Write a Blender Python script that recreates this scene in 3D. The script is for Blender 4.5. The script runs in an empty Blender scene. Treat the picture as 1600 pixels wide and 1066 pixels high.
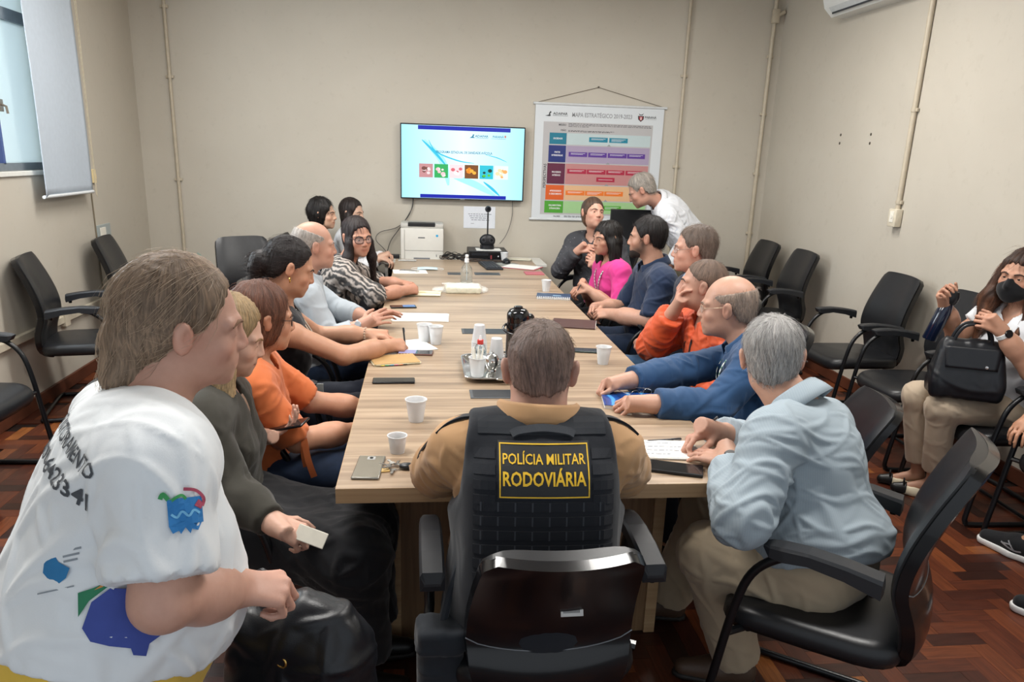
import bpy, bmesh, math, random
import numpy as np
from mathutils import Vector, Matrix, Quaternion
from mathutils.bvhtree import BVHTree

SC = bpy.context.scene
COL = SC.collection
rng = random.Random(7)

# ------------------------------------------------------------------ camera
cam_d = bpy.data.cameras.new('camera')
cam = bpy.data.objects.new('camera', cam_d)
COL.objects.link(cam)
SC.camera = cam
_f = Vector((0.11479788, 0.95383619, -0.27752113))
_r = Vector((0.99338814, -0.10988745, 0.03323791))
_u = Vector((-0.00120743, 0.27950184, 0.9601444))
cam.matrix_world = Matrix(((_r.x, _u.x, -_f.x, -0.3586), (_r.y, _u.y, -_f.y, -1.9777), (_r.z, _u.z, -_f.z, 1.6501), (0, 0, 0, 1)))
cam_d.sensor_width = 36.0
cam_d.lens = 36.0 * 1192.77 / 1600
cam_d.shift_y = 54.9 / 1600
cam_d.clip_start = 0.05

# ------------------------------------------------------------------ light
SC.view_settings.view_transform = 'Standard'
SC.view_settings.look = 'None'
SC.view_settings.gamma = 1.0
SC.view_settings.use_curve_mapping = False
SC.view_settings.exposure = 0.35

world = bpy.data.worlds.new('world')
SC.world = world
world.use_nodes = True
_bg = world.node_tree.nodes['Background']
_bg.inputs['Color'].default_value = (0.86, 0.93, 1.0, 1)
_bg.inputs['Strength'].default_value = 0.62


def area(name, loc, rot, sx, sy, power, color):
    l = bpy.data.lights.new(name, 'AREA')
    l.shape = 'RECTANGLE'
    l.size, l.size_y = sx, sy
    l.energy = power
    l.color = color
    o = bpy.data.objects.new(name, l)
    COL.objects.link(o)
    o.location = loc
    o.rotation_euler = rot
    return o


LAMPS = [(-1.3, 0.3), (1.3, 0.3), (-1.3, 2.9), (1.3, 2.9)]
for _x, _y in LAMPS:
    area('ceiling_lamp_light', (_x, _y, 3.02), (0, 0, 0), 1.25, 0.32, 44, (1.0, 0.975, 0.935))
area('window_light', (-2.79, 2.25, 2.05), (0, math.radians(-90), 0), 1.4, 1.8, 50, (0.86, 0.94, 1.0))

_s = bpy.data.lights.new('sun', 'SUN')
_s.energy = 6.5
_s.angle = 0.05
_so = bpy.data.objects.new('sun', _s)
COL.objects.link(_so)
_so.rotation_euler = Vector((-0.5, 0.0, -0.87)).to_track_quat('-Z', 'Y').to_euler()

# ------------------------------------------------------------------ materials
def lin(c):
    if isinstance(c, str):
        c = c.lstrip('#')
        c = [int(c[i:i + 2], 16) / 255 for i in (0, 2, 4)]
    return tuple((x / 12.92 if x <= 0.04045 else ((x + 0.055) / 1.055) ** 2.4) for x in c[:3]) + (1.0,)


class NT:
    def __init__(s, name):
        s.m = bpy.data.materials.new(name)
        s.m.use_nodes = True
        s.t = s.m.node_tree
        s.bs = s.t.nodes['Principled BSDF']

    def n(s, typ, **kw):
        nd = s.t.nodes.new(typ)
        for k, v in kw.items():
            if hasattr(nd, k) and k not in ('Scale',):
                setattr(nd, k, v)
            else:
                nd.inputs[k].default_value = v
        return nd

    def l(s, a, b):
        s.t.links.new(a, b)

    def coords(s, scale=(1, 1, 1), attr=None):
        mp = s.n('ShaderNodeMapping')
        mp.inputs['Scale'].default_value = scale
        if attr:
            a = s.n('ShaderNodeAttribute', attribute_name=attr)
            s.l(a.outputs['Vector'], mp.inputs['Vector'])
        else:
            tc = s.n('ShaderNodeTexCoord')
            s.l(tc.outputs['Object'], mp.inputs['Vector'])
        return mp.outputs['Vector']

    def noise(s, vec, scale, detail=3, rough=0.55, dist=0.0):
        nd = s.n('ShaderNodeTexNoise')
        nd.inputs['Scale'].default_value = scale
        nd.inputs['Detail'].default_value = detail
        nd.inputs['Roughness'].default_value = rough
        nd.inputs['Distortion'].default_value = dist
        s.l(vec, nd.inputs['Vector'])
        return nd.outputs['Fac']

    def ramp(s, fac, stops):
        nd = s.n('ShaderNodeValToRGB')
        e = nd.color_ramp.elements
        while len(e) < len(stops):
            e.new(0.5)
        for i, (p, c) in enumerate(stops):
            e[i].position = p
            e[i].color = lin(c) if isinstance(c, str) or len(c) == 3 else c
        s.l(fac, nd.inputs['Fac'])
        return nd.outputs['Color']

    def bump(s, h, strength, dist=0.002):
        b = s.n('ShaderNodeBump')
        b.inputs['Strength'].default_value = strength
        b.inputs['Distance'].default_value = dist
        s.l(h, b.inputs['Height'])
        s.l(b.outputs['Normal'], s.bs.inputs['Normal'])

    def set(s, **kw):
        for k, v in kw.items():
            s.bs.inputs[k.replace('_', ' ')].default_value = v


def shade(c, f):
    r = lin(c)
    return tuple(min(1, x * f) for x in r[:3]) + (1,)


_mats = {}


def simple(name, c, rough=0.5, metal=0.0, var=0.06, vs=30, bump=0.0, bs=200, bd=0.001, spec=0.5, sheen=0.0, trans=0.0, coat=0.0, sss=0.0, alpha=1.0, ior=1.45):
    """A principled material whose colour wanders a little and with fine relief."""
    if name in _mats:
        return _mats[name]
    t = NT(name)
    v = t.coords()
    col = t.ramp(t.noise(v, vs, 4), [(0.3, shade(c, 1 - var)), (0.7, shade(c, 1 + var))])
    t.l(col, t.bs.inputs['Base Color'])
    t.set(Roughness=rough, Metallic=metal, IOR=ior)
    t.bs.inputs['Specular IOR Level'].default_value = spec
    if sheen:
        t.bs.inputs['Sheen Weight'].default_value = sheen
    if trans:
        t.bs.inputs['Transmission Weight'].default_value = trans
    if coat:
        t.bs.inputs['Coat Weight'].default_value = coat
    if alpha < 1:
        t.bs.inputs['Alpha'].default_value = alpha
    if sss:
        t.bs.inputs['Subsurface Weight'].default_value = sss
        t.bs.inputs['Subsurface Radius'].default_value = (0.02, 0.01, 0.006)
    if bump:
        t.bump(t.noise(v, bs, 2), bump, bd)
    _mats[name] = t.m
    return t.m


def emit(name, c, strength):
    if name in _mats:
        return _mats[name]
    t = NT(name)
    t.bs.inputs['Base Color'].default_value = (0, 0, 0, 1)
    t.bs.inputs['Emission Color'].default_value = lin(c)
    t.bs.inputs['Emission Strength'].default_value = strength
    t.set(Roughness=0.3)
    _mats[name] = t.m
    return t.m


# ------------------------------------------------------------------ objects
def props(o, label=None, cat=None, group=None, kind=None):
    if label:
        o['label'] = label
    if cat:
        o['category'] = cat
    if group:
        o['group'] = group
    if kind:
        o['kind'] = kind
    return o


def thing(name, label, cat, loc=(0, 0, 0), rz=0.0, group=None):
    o = bpy.data.objects.new(name, None)
    o.empty_display_size = 0.05
    COL.objects.link(o)
    o.location = loc
    o.rotation_euler = (0, 0, rz)
    return props(o, label, cat, group)


def add(name, V, F, mat, parent=None, smooth=True, loc=None, attrs=None):
    """Link a mesh object. V in the parent's local frame (or world)."""
    me = bpy.data.meshes.new(name)
    V = np.asarray(V, dtype=np.float32)
    if isinstance(F, np.ndarray):
        k = F.shape[1]
        me.vertices.add(len(V))
        me.vertices.foreach_set('co', V.ravel())
        me.loops.add(F.size)
        me.loops.foreach_set('vertex_index', F.astype(np.int32).ravel())
        me.polygons.add(len(F))
        me.polygons.foreach_set('loop_start', np.arange(0, F.size, k, dtype=np.int32))
        me.update(calc_edges=True)
    else:
        me.from_pydata([tuple(map(float, v)) for v in V], [], F)
        me.update()
    if smooth:
        me.polygons.foreach_set('use_smooth', np.ones(len(me.polygons), dtype=bool))
    if attrs:
        for an, (typ, arr) in attrs.items():
            a = me.attributes.new(an, typ, 'POINT')
            key = {'FLOAT_COLOR': 'color', 'FLOAT_VECTOR': 'vector', 'FLOAT': 'value'}[typ]
            a.data.foreach_set(key, np.asarray(arr, dtype=np.float32).ravel())
    o = bpy.data.objects.new(name, me)
    COL.objects.link(o)
    if mat:
        me.materials.append(mat)
    if parent:
        o.parent = parent
    if loc is not None:
        o.location = loc
    return o


class MB:
    """Collects simple solids into ONE mesh (one part)."""

    def __init__(s):
        s.bm = bmesh.new()

    def box(s, lo, hi, bev=0.0, M=None, seg=2):
        lo, hi = Vector(lo), Vector(hi)
        g = bmesh.ops.create_cube(s.bm, size=1.0)
        vs = g['verts']
        for v in vs:
            v.co = Vector((lo[i] + (v.co[i] + 0.5) * (hi[i] - lo[i]) for i in range(3)))
        if bev:
            es = list({e for v in vs for e in v.link_edges})
            r = bmesh.ops.bevel(s.bm, geom=vs + es, offset=bev, segments=seg, affect='EDGES', profile=0.5)
            vs = list({v for f in r['faces'] for v in f.verts} | {v for v in vs if v.is_valid})
        if M is not None:
            for v in vs:
                v.co = M @ v.co
        return s

    def tube(s, pts, r, n=10, closed=False, flat=None):
        pts = [Vector(p) for p in pts]
        m = len(pts)
        rr = r if hasattr(r, '__len__') else [r] * m
        rings = []
        up = None
        for i, p in enumerate(pts):
            if closed:
                d = pts[(i + 1) % m] - pts[i - 1]
            else:
                d = pts[min(i + 1, m - 1)] - pts[max(i - 1, 0)]
            d.normalize()
            if up is None:
                up = Vector((0, 0, 1)) if abs(d.z) < 0.9 else Vector((0, 1, 0))
            a = d.cross(up)
            a.normalize()
            b = a.cross(d)
            up = b
            fy = flat if flat else 1.0
            rings.append([s.bm.verts.new(p + rr[i] * (math.cos(t) * a + fy * math.sin(t) * b)) for t in [2 * math.pi * k / n for k in range(n)]])
        for i in range(m if closed else m - 1):
            A, B = rings[i], rings[(i + 1) % m]
            for k in range(n):
                s.bm.faces.new((A[k], A[(k + 1) % n], B[(k + 1) % n], B[k]))
        if not closed:
            s.bm.faces.new(rings[0][::-1])
            s.bm.faces.new(rings[-1])
        return s

    def lathe(s, prof, c=(0, 0, 0), n=28, M=None):
        """prof: list of (r, z). Closed on the axis where r = 0."""
        c = Vector(c)
        rings = []
        for r, z in prof:
            if r < 1e-6:
                rings.append([s.bm.verts.new(c + Vector((0, 0, z)))])
            else:
                rings.append([s.bm.verts.new(c + Vector((r * math.cos(2 * math.pi * k / n), r * math.sin(2 * math.pi * k / n), z))) for k in range(n)])
        for A, B in zip(rings[:-1], rings[1:]):
            for k in range(n):
                a0, a1 = A[k % len(A)], A[(k + 1) % len(A)]
                b0, b1 = B[k % len(B)], B[(k + 1) % len(B)]
                q = []
                for v in (a0, a1, b1, b0):
                    if v not in q:
                        q.append(v)
                if len(q) > 2:
                    s.bm.faces.new(q)
        if M is not None:
            for R in rings:
                for v in R:
                    v.co = M @ v.co
        return s

    def poly(s, pts, h, M=None):
        """Prism from an outline in xy, from z=0 to z=h."""
        a = [s.bm.verts.new((x, y, 0)) for x, y in pts]
        b = [s.bm.verts.new((x, y, h)) for x, y in pts]
        k = len(pts)
        s.bm.faces.new(a[::-1])
        s.bm.faces.new(b)
        for i in range(k):
            s.bm.faces.new((a[i], a[(i + 1) % k], b[(i + 1) % k], b[i]))
        if M is not None:
            for v in a + b:
                v.co = M @ v.co
        return s

    def sphere(s, c, r, M=None, u=16, v=10):
        g = bmesh.ops.create_uvsphere(s.bm, u_segments=u, v_segments=v, radius=1.0)
        rr = r if hasattr(r, '__len__') else (r, r, r)
        for vv in g['verts']:
            vv.co = Vector((vv.co[i] * rr[i] for i in range(3))) + Vector(c)
            if M is not None:
                vv.co = M @ vv.co
        return s

    def build(s, name, mat, parent=None, smooth=False, loc=None, angle=None):
        bmesh.ops.recalc_face_normals(s.bm, faces=s.bm.faces)
        me = bpy.data.meshes.new(name)
        s.bm.to_mesh(me)
        s.bm.free()
        if smooth:
            me.polygons.foreach_set('use_smooth', np.ones(len(me.polygons), dtype=bool))
            me.set_sharp_from_angle(angle=math.radians(angle or 40))
        if mat:
            me.materials.append(mat)
        o = bpy.data.objects.new(name, me)
        COL.objects.link(o)
        if parent:
            o.parent = parent
        if loc is not None:
            o.location = loc
        return o


def structure(o):
    o['kind'] = 'structure'
    return o


def kids(o):
    return [c for c in bpy.data.objects if c.parent == o]


def smoothpts(pts, n=6, closed=False):
    """Catmull-Rom through pts."""
    P = [Vector(p) for p in pts]
    out = []
    m = len(P)
    for i in range(m if closed else m - 1):
        if closed:
            p0, p1, p2, p3 = P[i - 1], P[i], P[(i + 1) % m], P[(i + 2) % m]
        else:
            p0, p1, p2, p3 = P[max(i - 1, 0)], P[i], P[i + 1], P[min(i + 2, m - 1)]
        for k in range(n):
            t = k / n
            out.append(0.5 * ((2 * p1) + (p2 - p0) * t + (2 * p0 - 5 * p1 + 4 * p2 - p3) * t * t + (3 * p1 - p0 - 3 * p2 + p3) * t ** 3))
    if not closed:
        out.append(P[-1])
    return out


# flat print: text and outlines as thin meshes -------------------------------
_FONT = {}


def text_mesh(s, size, bold=False, align='CENTER', sx=1.0, thick=0.0):
    cu = bpy.data.curves.new('text', 'FONT')
    cu.body = s
    cu.size = size
    cu.align_x = align
    cu.align_y = 'CENTER'
    cu.offset = (size * 0.02 if bold else 0) + thick
    cu.resolution_u = 2
    cu.fill_mode = 'FRONT'
    ob = bpy.data.objects.new('text', cu)
    COL.objects.link(ob)
    bpy.context.view_layer.update()
    dg = bpy.context.evaluated_depsgraph_get()
    me = bpy.data.meshes.new_from_object(ob.evaluated_get(dg))
    V = np.array([v.co[:] for v in me.vertices]).reshape(-1, 3)
    F = [tuple(p.vertices) for p in me.polygons]
    bpy.data.objects.remove(ob)
    bpy.data.curves.remove(cu)
    bpy.data.meshes.remove(me)
    if len(V):
        V[:, 0] *= sx
    return V, F


def frame(o, ux, uy):
    o, ux, uy = np.array(o, float), np.array(ux, float), np.array(uy, float)
    ux /= np.linalg.norm(ux)
    uy = uy - ux * (uy @ ux)
    uy /= np.linalg.norm(uy)
    return o, ux, uy, np.cross(ux, uy)


class Flat:
    """Flat print on a plane: x,y in metres in the plane's own frame; raised by tiny layers."""

    def __init__(s, fr):
        s.fr = fr
        s.V, s.F = [], []

    def push(s, V, F, z):
        o, ux, uy, n = s.fr
        b = len(s.V)
        for v in V:
            s.V.append(o + ux * v[0] + uy * v[1] + n * z)
        s.F += [tuple(b + i for i in f) for f in F]

    def rect(s, x0, y0, x1, y1, z):
        s.push([(x0, y0), (x1, y0), (x1, y1), (x0, y1)], [(0, 1, 2, 3)], z)
        return s

    def poly(s, pts, z):
        s.push(pts, [tuple(range(len(pts)))], z)
        return s

    def text(s, t, x, y, size, z, bold=False, align='CENTER', sx=1.0, rot=0, thick=0.0):
        V, F = text_mesh(t, size, bold, align, sx, thick)
        c, sn = math.cos(rot), math.sin(rot)
        s.push([(x + v[0] * c - v[1] * sn, y + v[0] * sn + v[1] * c) for v in V], F, z)
        return s

    def build(s, name, mat, parent, off=(0, 0, 0)):
        return add(name, np.array(s.V) - np.array(off), s.F, mat, parent, smooth=False)
# ------------------------------------------------------------------ soft solids (for people, clothes, bags)
def nrm(v):
    v = np.array(v, float)
    return v / (np.linalg.norm(v) + 1e-12)


def A(*v):
    return np.array(v, float)


class Soft:
    """Smooth union of simple solids on a local grid, meshed with surface nets."""

    def __init__(s, h):
        s.h = h
        s.ops = []
        s.post = []

    def _add(s, op, lo, hi, k, fn):
        s.ops.append((op, np.array(lo, float), np.array(hi, float), k, fn))
        return s

    def cap(s, a, b, r1, r2=None, k=0.01, op='u', cut=None, squash=None):
        """Round cone. cut=(p,n): keep only the side (x-p).n<0. squash=(dir,f): thinner along dir by f."""
        a, b = np.array(a, float), np.array(b, float)
        r2 = r1 if r2 is None else r2
        rm = max(r1, r2)
        lo, hi = np.minimum(a, b) - rm, np.maximum(a, b) + rm
        ab = b - a
        L2 = float(ab @ ab) + 1e-12

        def fn(x, y, z):
            px, py, pz = x - a[0], y - a[1], z - a[2]
            t = np.clip((px * ab[0] + py * ab[1] + pz * ab[2]) / L2, 0, 1)
            qx, qy, qz = px - t * ab[0], py - t * ab[1], pz - t * ab[2]
            if squash is not None:
                d, f = squash
                dd = (qx * d[0] + qy * d[1] + qz * d[2]) * (1 / f - 1)
                qx, qy, qz = qx + dd * d[0], qy + dd * d[1], qz + dd * d[2]
            v = np.sqrt(qx * qx + qy * qy + qz * qz) - (r1 + (r2 - r1) * t)
            if cut is not None:
                p, n = cut
                v = np.maximum(v, (x - p[0]) * n[0] + (y - p[1]) * n[1] + (z - p[2]) * n[2])
            return v
        return s._add(op, lo, hi, k, fn)

    def ell(s, c, r, R=None, k=0.01, op='u'):
        c, r = np.array(c, float), np.array(r, float)
        R = np.eye(3) if R is None else np.array(R, float)
        ext = np.sqrt(((R * r) ** 2).sum(1))

        def fn(x, y, z):
            px, py, pz = x - c[0], y - c[1], z - c[2]
            q = [px * R[0, i] + py * R[1, i] + pz * R[2, i] for i in range(3)]
            k0 = np.sqrt((q[0] / r[0]) ** 2 + (q[1] / r[1]) ** 2 + (q[2] / r[2]) ** 2)
            k1 = np.sqrt((q[0] / r[0] ** 2) ** 2 + (q[1] / r[1] ** 2) ** 2 + (q[2] / r[2] ** 2) ** 2) + 1e-9
            return k0 * (k0 - 1) / k1
        return s._add(op, c - ext, c + ext, k, fn)

    def rbox(s, c, hs, R=None, rad=0.01, k=0.01, op='u'):
        c, hs = np.array(c, float), np.array(hs, float)
        R = np.eye(3) if R is None else np.array(R, float)
        ext = (np.abs(R) * hs).sum(1)

        def fn(x, y, z):
            px, py, pz = x - c[0], y - c[1], z - c[2]
            q = [np.abs(px * R[0, i] + py * R[1, i] + pz * R[2, i]) - (hs[i] - rad) for i in range(3)]
            o = np.sqrt(np.maximum(q[0], 0) ** 2 + np.maximum(q[1], 0) ** 2 + np.maximum(q[2], 0) ** 2)
            return o + np.minimum(np.maximum(np.maximum(q[0], q[1]), q[2]), 0) - rad
        return s._add(op, c - ext, c + ext, k, fn)

    def plane(s, p, n, k=0.003, within=None):
        """Cut everything on the side (x-p).n>0 away (optionally only inside a box)."""
        p, n = np.array(p, float), nrm(n)

        def fn(x, y, z):
            return (x - p[0]) * n[0] + (y - p[1]) * n[1] + (z - p[2]) * n[2]
        lo, hi = within if within else (A(-9, -9, -9), A(9, 9, 9))
        return s._add('i', lo, hi, k, fn)

    def mesh(s):
        h = s.h
        us = [o for o in s.ops if o[0] == 'u']
        lo = np.min([o[1] - o[3] for o in us], 0) - 3 * h
        hi = np.max([o[2] + o[3] for o in us], 0) + 3 * h
        n = np.ceil((hi - lo) / h).astype(int) + 1
        ax = [(lo[i] + h * np.arange(n[i])).astype(np.float32) for i in range(3)]
        D = np.full(n, 9.0, np.float32)
        for op, a, b, k, fn in s.ops:
            m = k + 2.5 * h
            i0 = np.maximum(np.floor((a - m - lo) / h).astype(int), 0)
            i1 = np.minimum(np.ceil((b + m - lo) / h).astype(int) + 1, n)
            if np.any(i1 <= i0):
                continue
            sl = tuple(slice(i0[i], i1[i]) for i in range(3))
            v = fn(ax[0][sl[0]][:, None, None], ax[1][sl[1]][None, :, None], ax[2][sl[2]][None, None, :]).astype(np.float32)
            d = D[sl]
            if op == 'u':
                w = np.maximum(k - np.abs(d - v), 0) / max(k, 1e-6)
                D[sl] = np.minimum(d, v) - w * w * k * 0.25
            else:
                if op == 's':
                    v = -v
                w = np.maximum(k - np.abs(d - v), 0) / max(k, 1e-6)
                D[sl] = np.maximum(d, v) + w * w * k * 0.25
        return nets(D, lo, h)


def nets(D, lo, h):
    S = D < 0
    c = S[:-1, :-1, :-1].astype(np.int8)
    cnt = np.zeros(c.shape, np.int8)
    offs = [(i, j, k) for i in (0, 1) for j in (0, 1) for k in (0, 1)]
    nx, ny, nz = D.shape
    for i, j, k in offs:
        cnt += S[i:nx - 1 + i, j:ny - 1 + j, k:nz - 1 + k]
    act = np.argwhere((cnt > 0) & (cnt < 8))
    I, J, K = act.T
    val = {o: D[I + o[0], J + o[1], K + o[2]] for o in offs}
    acc = np.zeros((len(act), 3), np.float64)
    num = np.zeros(len(act))
    for a in offs:
        for d in range(3):
            if a[d] == 0:
                b = list(a)
                b[d] = 1
                va, vb = val[a], val[tuple(b)]
                cr = (va < 0) != (vb < 0)
                t = np.where(cr, va / np.where(cr, va - vb, 1), 0)
                p = np.tile(np.array(a, float), (len(act), 1))
                p[:, d] += t
                acc += p * cr[:, None]
                num += cr
    V = (act + acc / num[:, None]) * h + lo
    idx = np.full((nx - 1, ny - 1, nz - 1), -1, np.int32)
    idx[I, J, K] = np.arange(len(act))
    Fs = []
    for d in range(3):
        sa = [slice(None)] * 3
        sb = [slice(None)] * 3
        sa[d], sb[d] = slice(0, -1), slice(1, None)
        A0, B0 = S[tuple(sa)], S[tuple(sb)]
        e = np.argwhere(A0 != B0)
        u, v = (d + 1) % 3, (d + 2) % 3
        e = e[(e[:, u] > 0) & (e[:, v] > 0) & (e[:, u] < D.shape[u] - 1) & (e[:, v] < D.shape[v] - 1)]
        ins = S[e[:, 0], e[:, 1], e[:, 2]]
        q = []
        for du, dv in ((-1, -1), (0, -1), (0, 0), (-1, 0)):
            g = e.copy()
            g[:, u] += du
            g[:, v] += dv
            q.append(idx[g[:, 0], g[:, 1], g[:, 2]])
        q = np.stack(q, 1)
        q[~ins] = q[~ins][:, ::-1]
        Fs.append(q)
    return V, np.concatenate(Fs).astype(np.int32)


def vnormals(V, F):
    n = np.cross(V[F[:, 2]] - V[F[:, 0]], V[F[:, 3]] - V[F[:, 1]])
    N = np.zeros_like(V)
    for i in range(4):
        np.add.at(N, F[:, i], n)
    return N / (np.linalg.norm(N, axis=1, keepdims=True) + 1e-12)


def wav(P, seed, f, n=5, ridge=False):
    """Cheap smooth noise in -1..1 (or ridged folds)."""
    r = np.random.RandomState(seed)
    out = np.zeros(len(P))
    W = P + 0.02 * np.sin(P[:, [1, 2, 0]] * f * 0.37 + r.rand(3) * 6)
    for i in range(n):
        d = r.randn(3)
        d /= np.linalg.norm(d)
        s = np.sin(W @ d * f * (0.7 + 0.7 * r.rand()) + r.rand() * 6.28 + 1.5 * np.sin(W @ r.randn(3) * f * 0.3))
        out += (1 - 2 * np.abs(s)) if ridge else s
    return out / n


def creases(P, seed, f=34, n=6):
    """Narrow raised folds, strong in places and gone in others."""
    r = np.random.RandomState(seed)
    W = P + 0.018 * np.sin(P[:, [1, 2, 0]] * 17 + r.rand(3) * 6) + 0.006 * np.sin(P[:, [2, 0, 1]] * 41 + r.rand(3) * 6)
    out = np.zeros(len(P))
    for i in range(n):
        d = r.randn(3)
        d /= np.linalg.norm(d)
        s = np.sin(W @ d * f * (0.75 + 0.7 * r.rand()) + r.rand() * 6.28)
        m = 0.5 + 0.5 * np.sin(P @ (r.randn(3) * 11) + r.rand() * 6.28)
        out = np.maximum(out, np.exp(-(2.3 * s) ** 2) * (0.25 + 0.75 * m))
    return out


def coarsen(V, F, keep, cell):
    """Merge the points of a mesh that lie under clothes onto a coarser lattice; returns triangles."""
    T = np.concatenate([F[:, [0, 1, 2]], F[:, [0, 2, 3]]])
    key = np.floor(V / cell).astype(np.int64)
    h = (key[:, 0] * 73856093) ^ (key[:, 1] * 19349663) ^ (key[:, 2] * 83492791)
    h = np.where(keep, -(np.arange(len(V)) + 1) - (1 << 60), h)
    u, inv = np.unique(h, return_inverse=True)
    n = len(u)
    c = np.bincount(inv, minlength=n)
    V2 = np.stack([np.bincount(inv, V[:, i], n) / c for i in range(3)], 1)
    T = inv[T]
    ok = (T[:, 0] != T[:, 1]) & (T[:, 1] != T[:, 2]) & (T[:, 0] != T[:, 2])
    return V2, T[ok].astype(np.int32)
# ------------------------------------------------------------------ room shell
XL, XR, YB, YF, ZC = -2.81, 2.90, 5.29, -2.6, 3.2


def wall_material():
    t = NT('wall_paint')
    v = t.coords()
    big = t.noise(v, 0.9, 4, 0.6, 0.4)
    fine = t.noise(v, 14, 5, 0.65)
    c1 = t.ramp(big, [(0.25, '#b7b0a3'), (0.5, '#bcb5a8'), (0.8, '#c1bbaf')])
    c2 = t.ramp(fine, [(0.28, '#a69d8c'), (0.42, '#ffffff'), (1, '#ffffff')])
    mx = t.n('ShaderNodeMix', data_type='RGBA', blend_type='MULTIPLY')
    mx.inputs[0].default_value = 0.10
    t.l(c1, mx.inputs[6])
    t.l(c2, mx.inputs[7])
    # scuffs low on the wall
    sp = t.noise(v, 3.2, 6, 0.75)
    sc = t.ramp(sp, [(0.76, (0, 0, 0)), (0.84, (0.18, 0.18, 0.18))])
    mx2 = t.n('ShaderNodeMix', data_type='RGBA')
    t.l(sc, mx2.inputs[0])
    t.l(mx.outputs[2], mx2.inputs[6])
    mx2.inputs[7].default_value = lin('#a89d8a')
    t.l(mx2.outputs[2], t.bs.inputs['Base Color'])
    t.set(Roughness=0.62)
    t.bump(t.noise(v, 60, 3), 0.12, 0.002)
    return t.m


WALL = wall_material()


def floor_material():
    t = NT('parquet')
    a = t.n('ShaderNodeAttribute', attribute_name='rnd')
    sep = t.n('ShaderNodeSeparateXYZ')
    t.l(a.outputs['Vector'], sep.inputs[0])
    g = t.n('ShaderNodeAttribute', attribute_name='grain')
    mp = t.n('ShaderNodeMapping')
    mp.inputs['Scale'].default_value = (5, 60, 1)
    t.l(g.outputs['Vector'], mp.inputs['Vector'])
    gr = t.noise(mp.outputs['Vector'], 1.6, 5, 0.6, 0.6)
    base = t.ramp(sep.outputs['X'], [(0.0, '#32170f'), (0.3, '#4a2215'), (0.55, '#5f2f1b'), (0.8, '#784022'), (1.0, '#94592c')])
    dark = t.ramp(gr, [(0.25, '#8c7468'), (0.6, '#ffffff')])
    mx = t.n('ShaderNodeMix', data_type='RGBA', blend_type='MULTIPLY')
    mx.inputs[0].default_value = 0.75
    t.l(base, mx.inputs[6])
    t.l(dark, mx.inputs[7])
    t.l(mx.outputs[2], t.bs.inputs['Base Color'])
    v = t.coords()
    rr = t.n('ShaderNodeMapRange')
    rr.inputs['To Min'].default_value = 0.26
    rr.inputs['To Max'].default_value = 0.46
    t.l(t.noise(v, 7, 4), rr.inputs['Value'])
    t.l(rr.outputs[0], t.bs.inputs['Roughness'])
    t.bump(gr, 0.12, 0.001)
    return t.m


PARQ = floor_material()
fl = structure(MB().box((XL - 0.2, YF, -0.06), (XR + 0.2, YB + 0.2, -0.008)).build('floor', simple('floor_bed', '#1d0f0a', 0.6)))

PW, PL = 0.07, 0.21


def plank_np(L, W, seed, rot, cx, cy, h):
    e, b = 0.0004, 0.0010
    x, y = L / 2 - e, W / 2 - e
    V = [(-x, -y, -0.008), (x, -y, -0.008), (x, y, -0.008), (-x, y, -0.008),
         (-x, -y, h - b * 0.12), (x, -y, h - b * 0.12), (x, y, h - b * 0.12), (-x, y, h - b * 0.12),
         (-x + b, -y + b, h), (x - b, -y + b, h), (x - b, y - b, h), (-x + b, y - b, h)]
    F = [(0, 1, 5, 4), (1, 2, 6, 5), (2, 3, 7, 6), (3, 0, 4, 7), (4, 5, 9, 8), (5, 6, 10, 9), (6, 7, 11, 10), (7, 4, 8, 11), (8, 9, 10, 11)]
    V = np.array(V)
    G = V.copy()
    G[:, 0] += seed * 3.7
    G[:, 1] += seed * 1.9
    if rot:
        V = V[:, [1, 0, 2]] * A(-1, 1, 1)
    V = V + A(cx, cy, 0)
    return V, F, G


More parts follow.
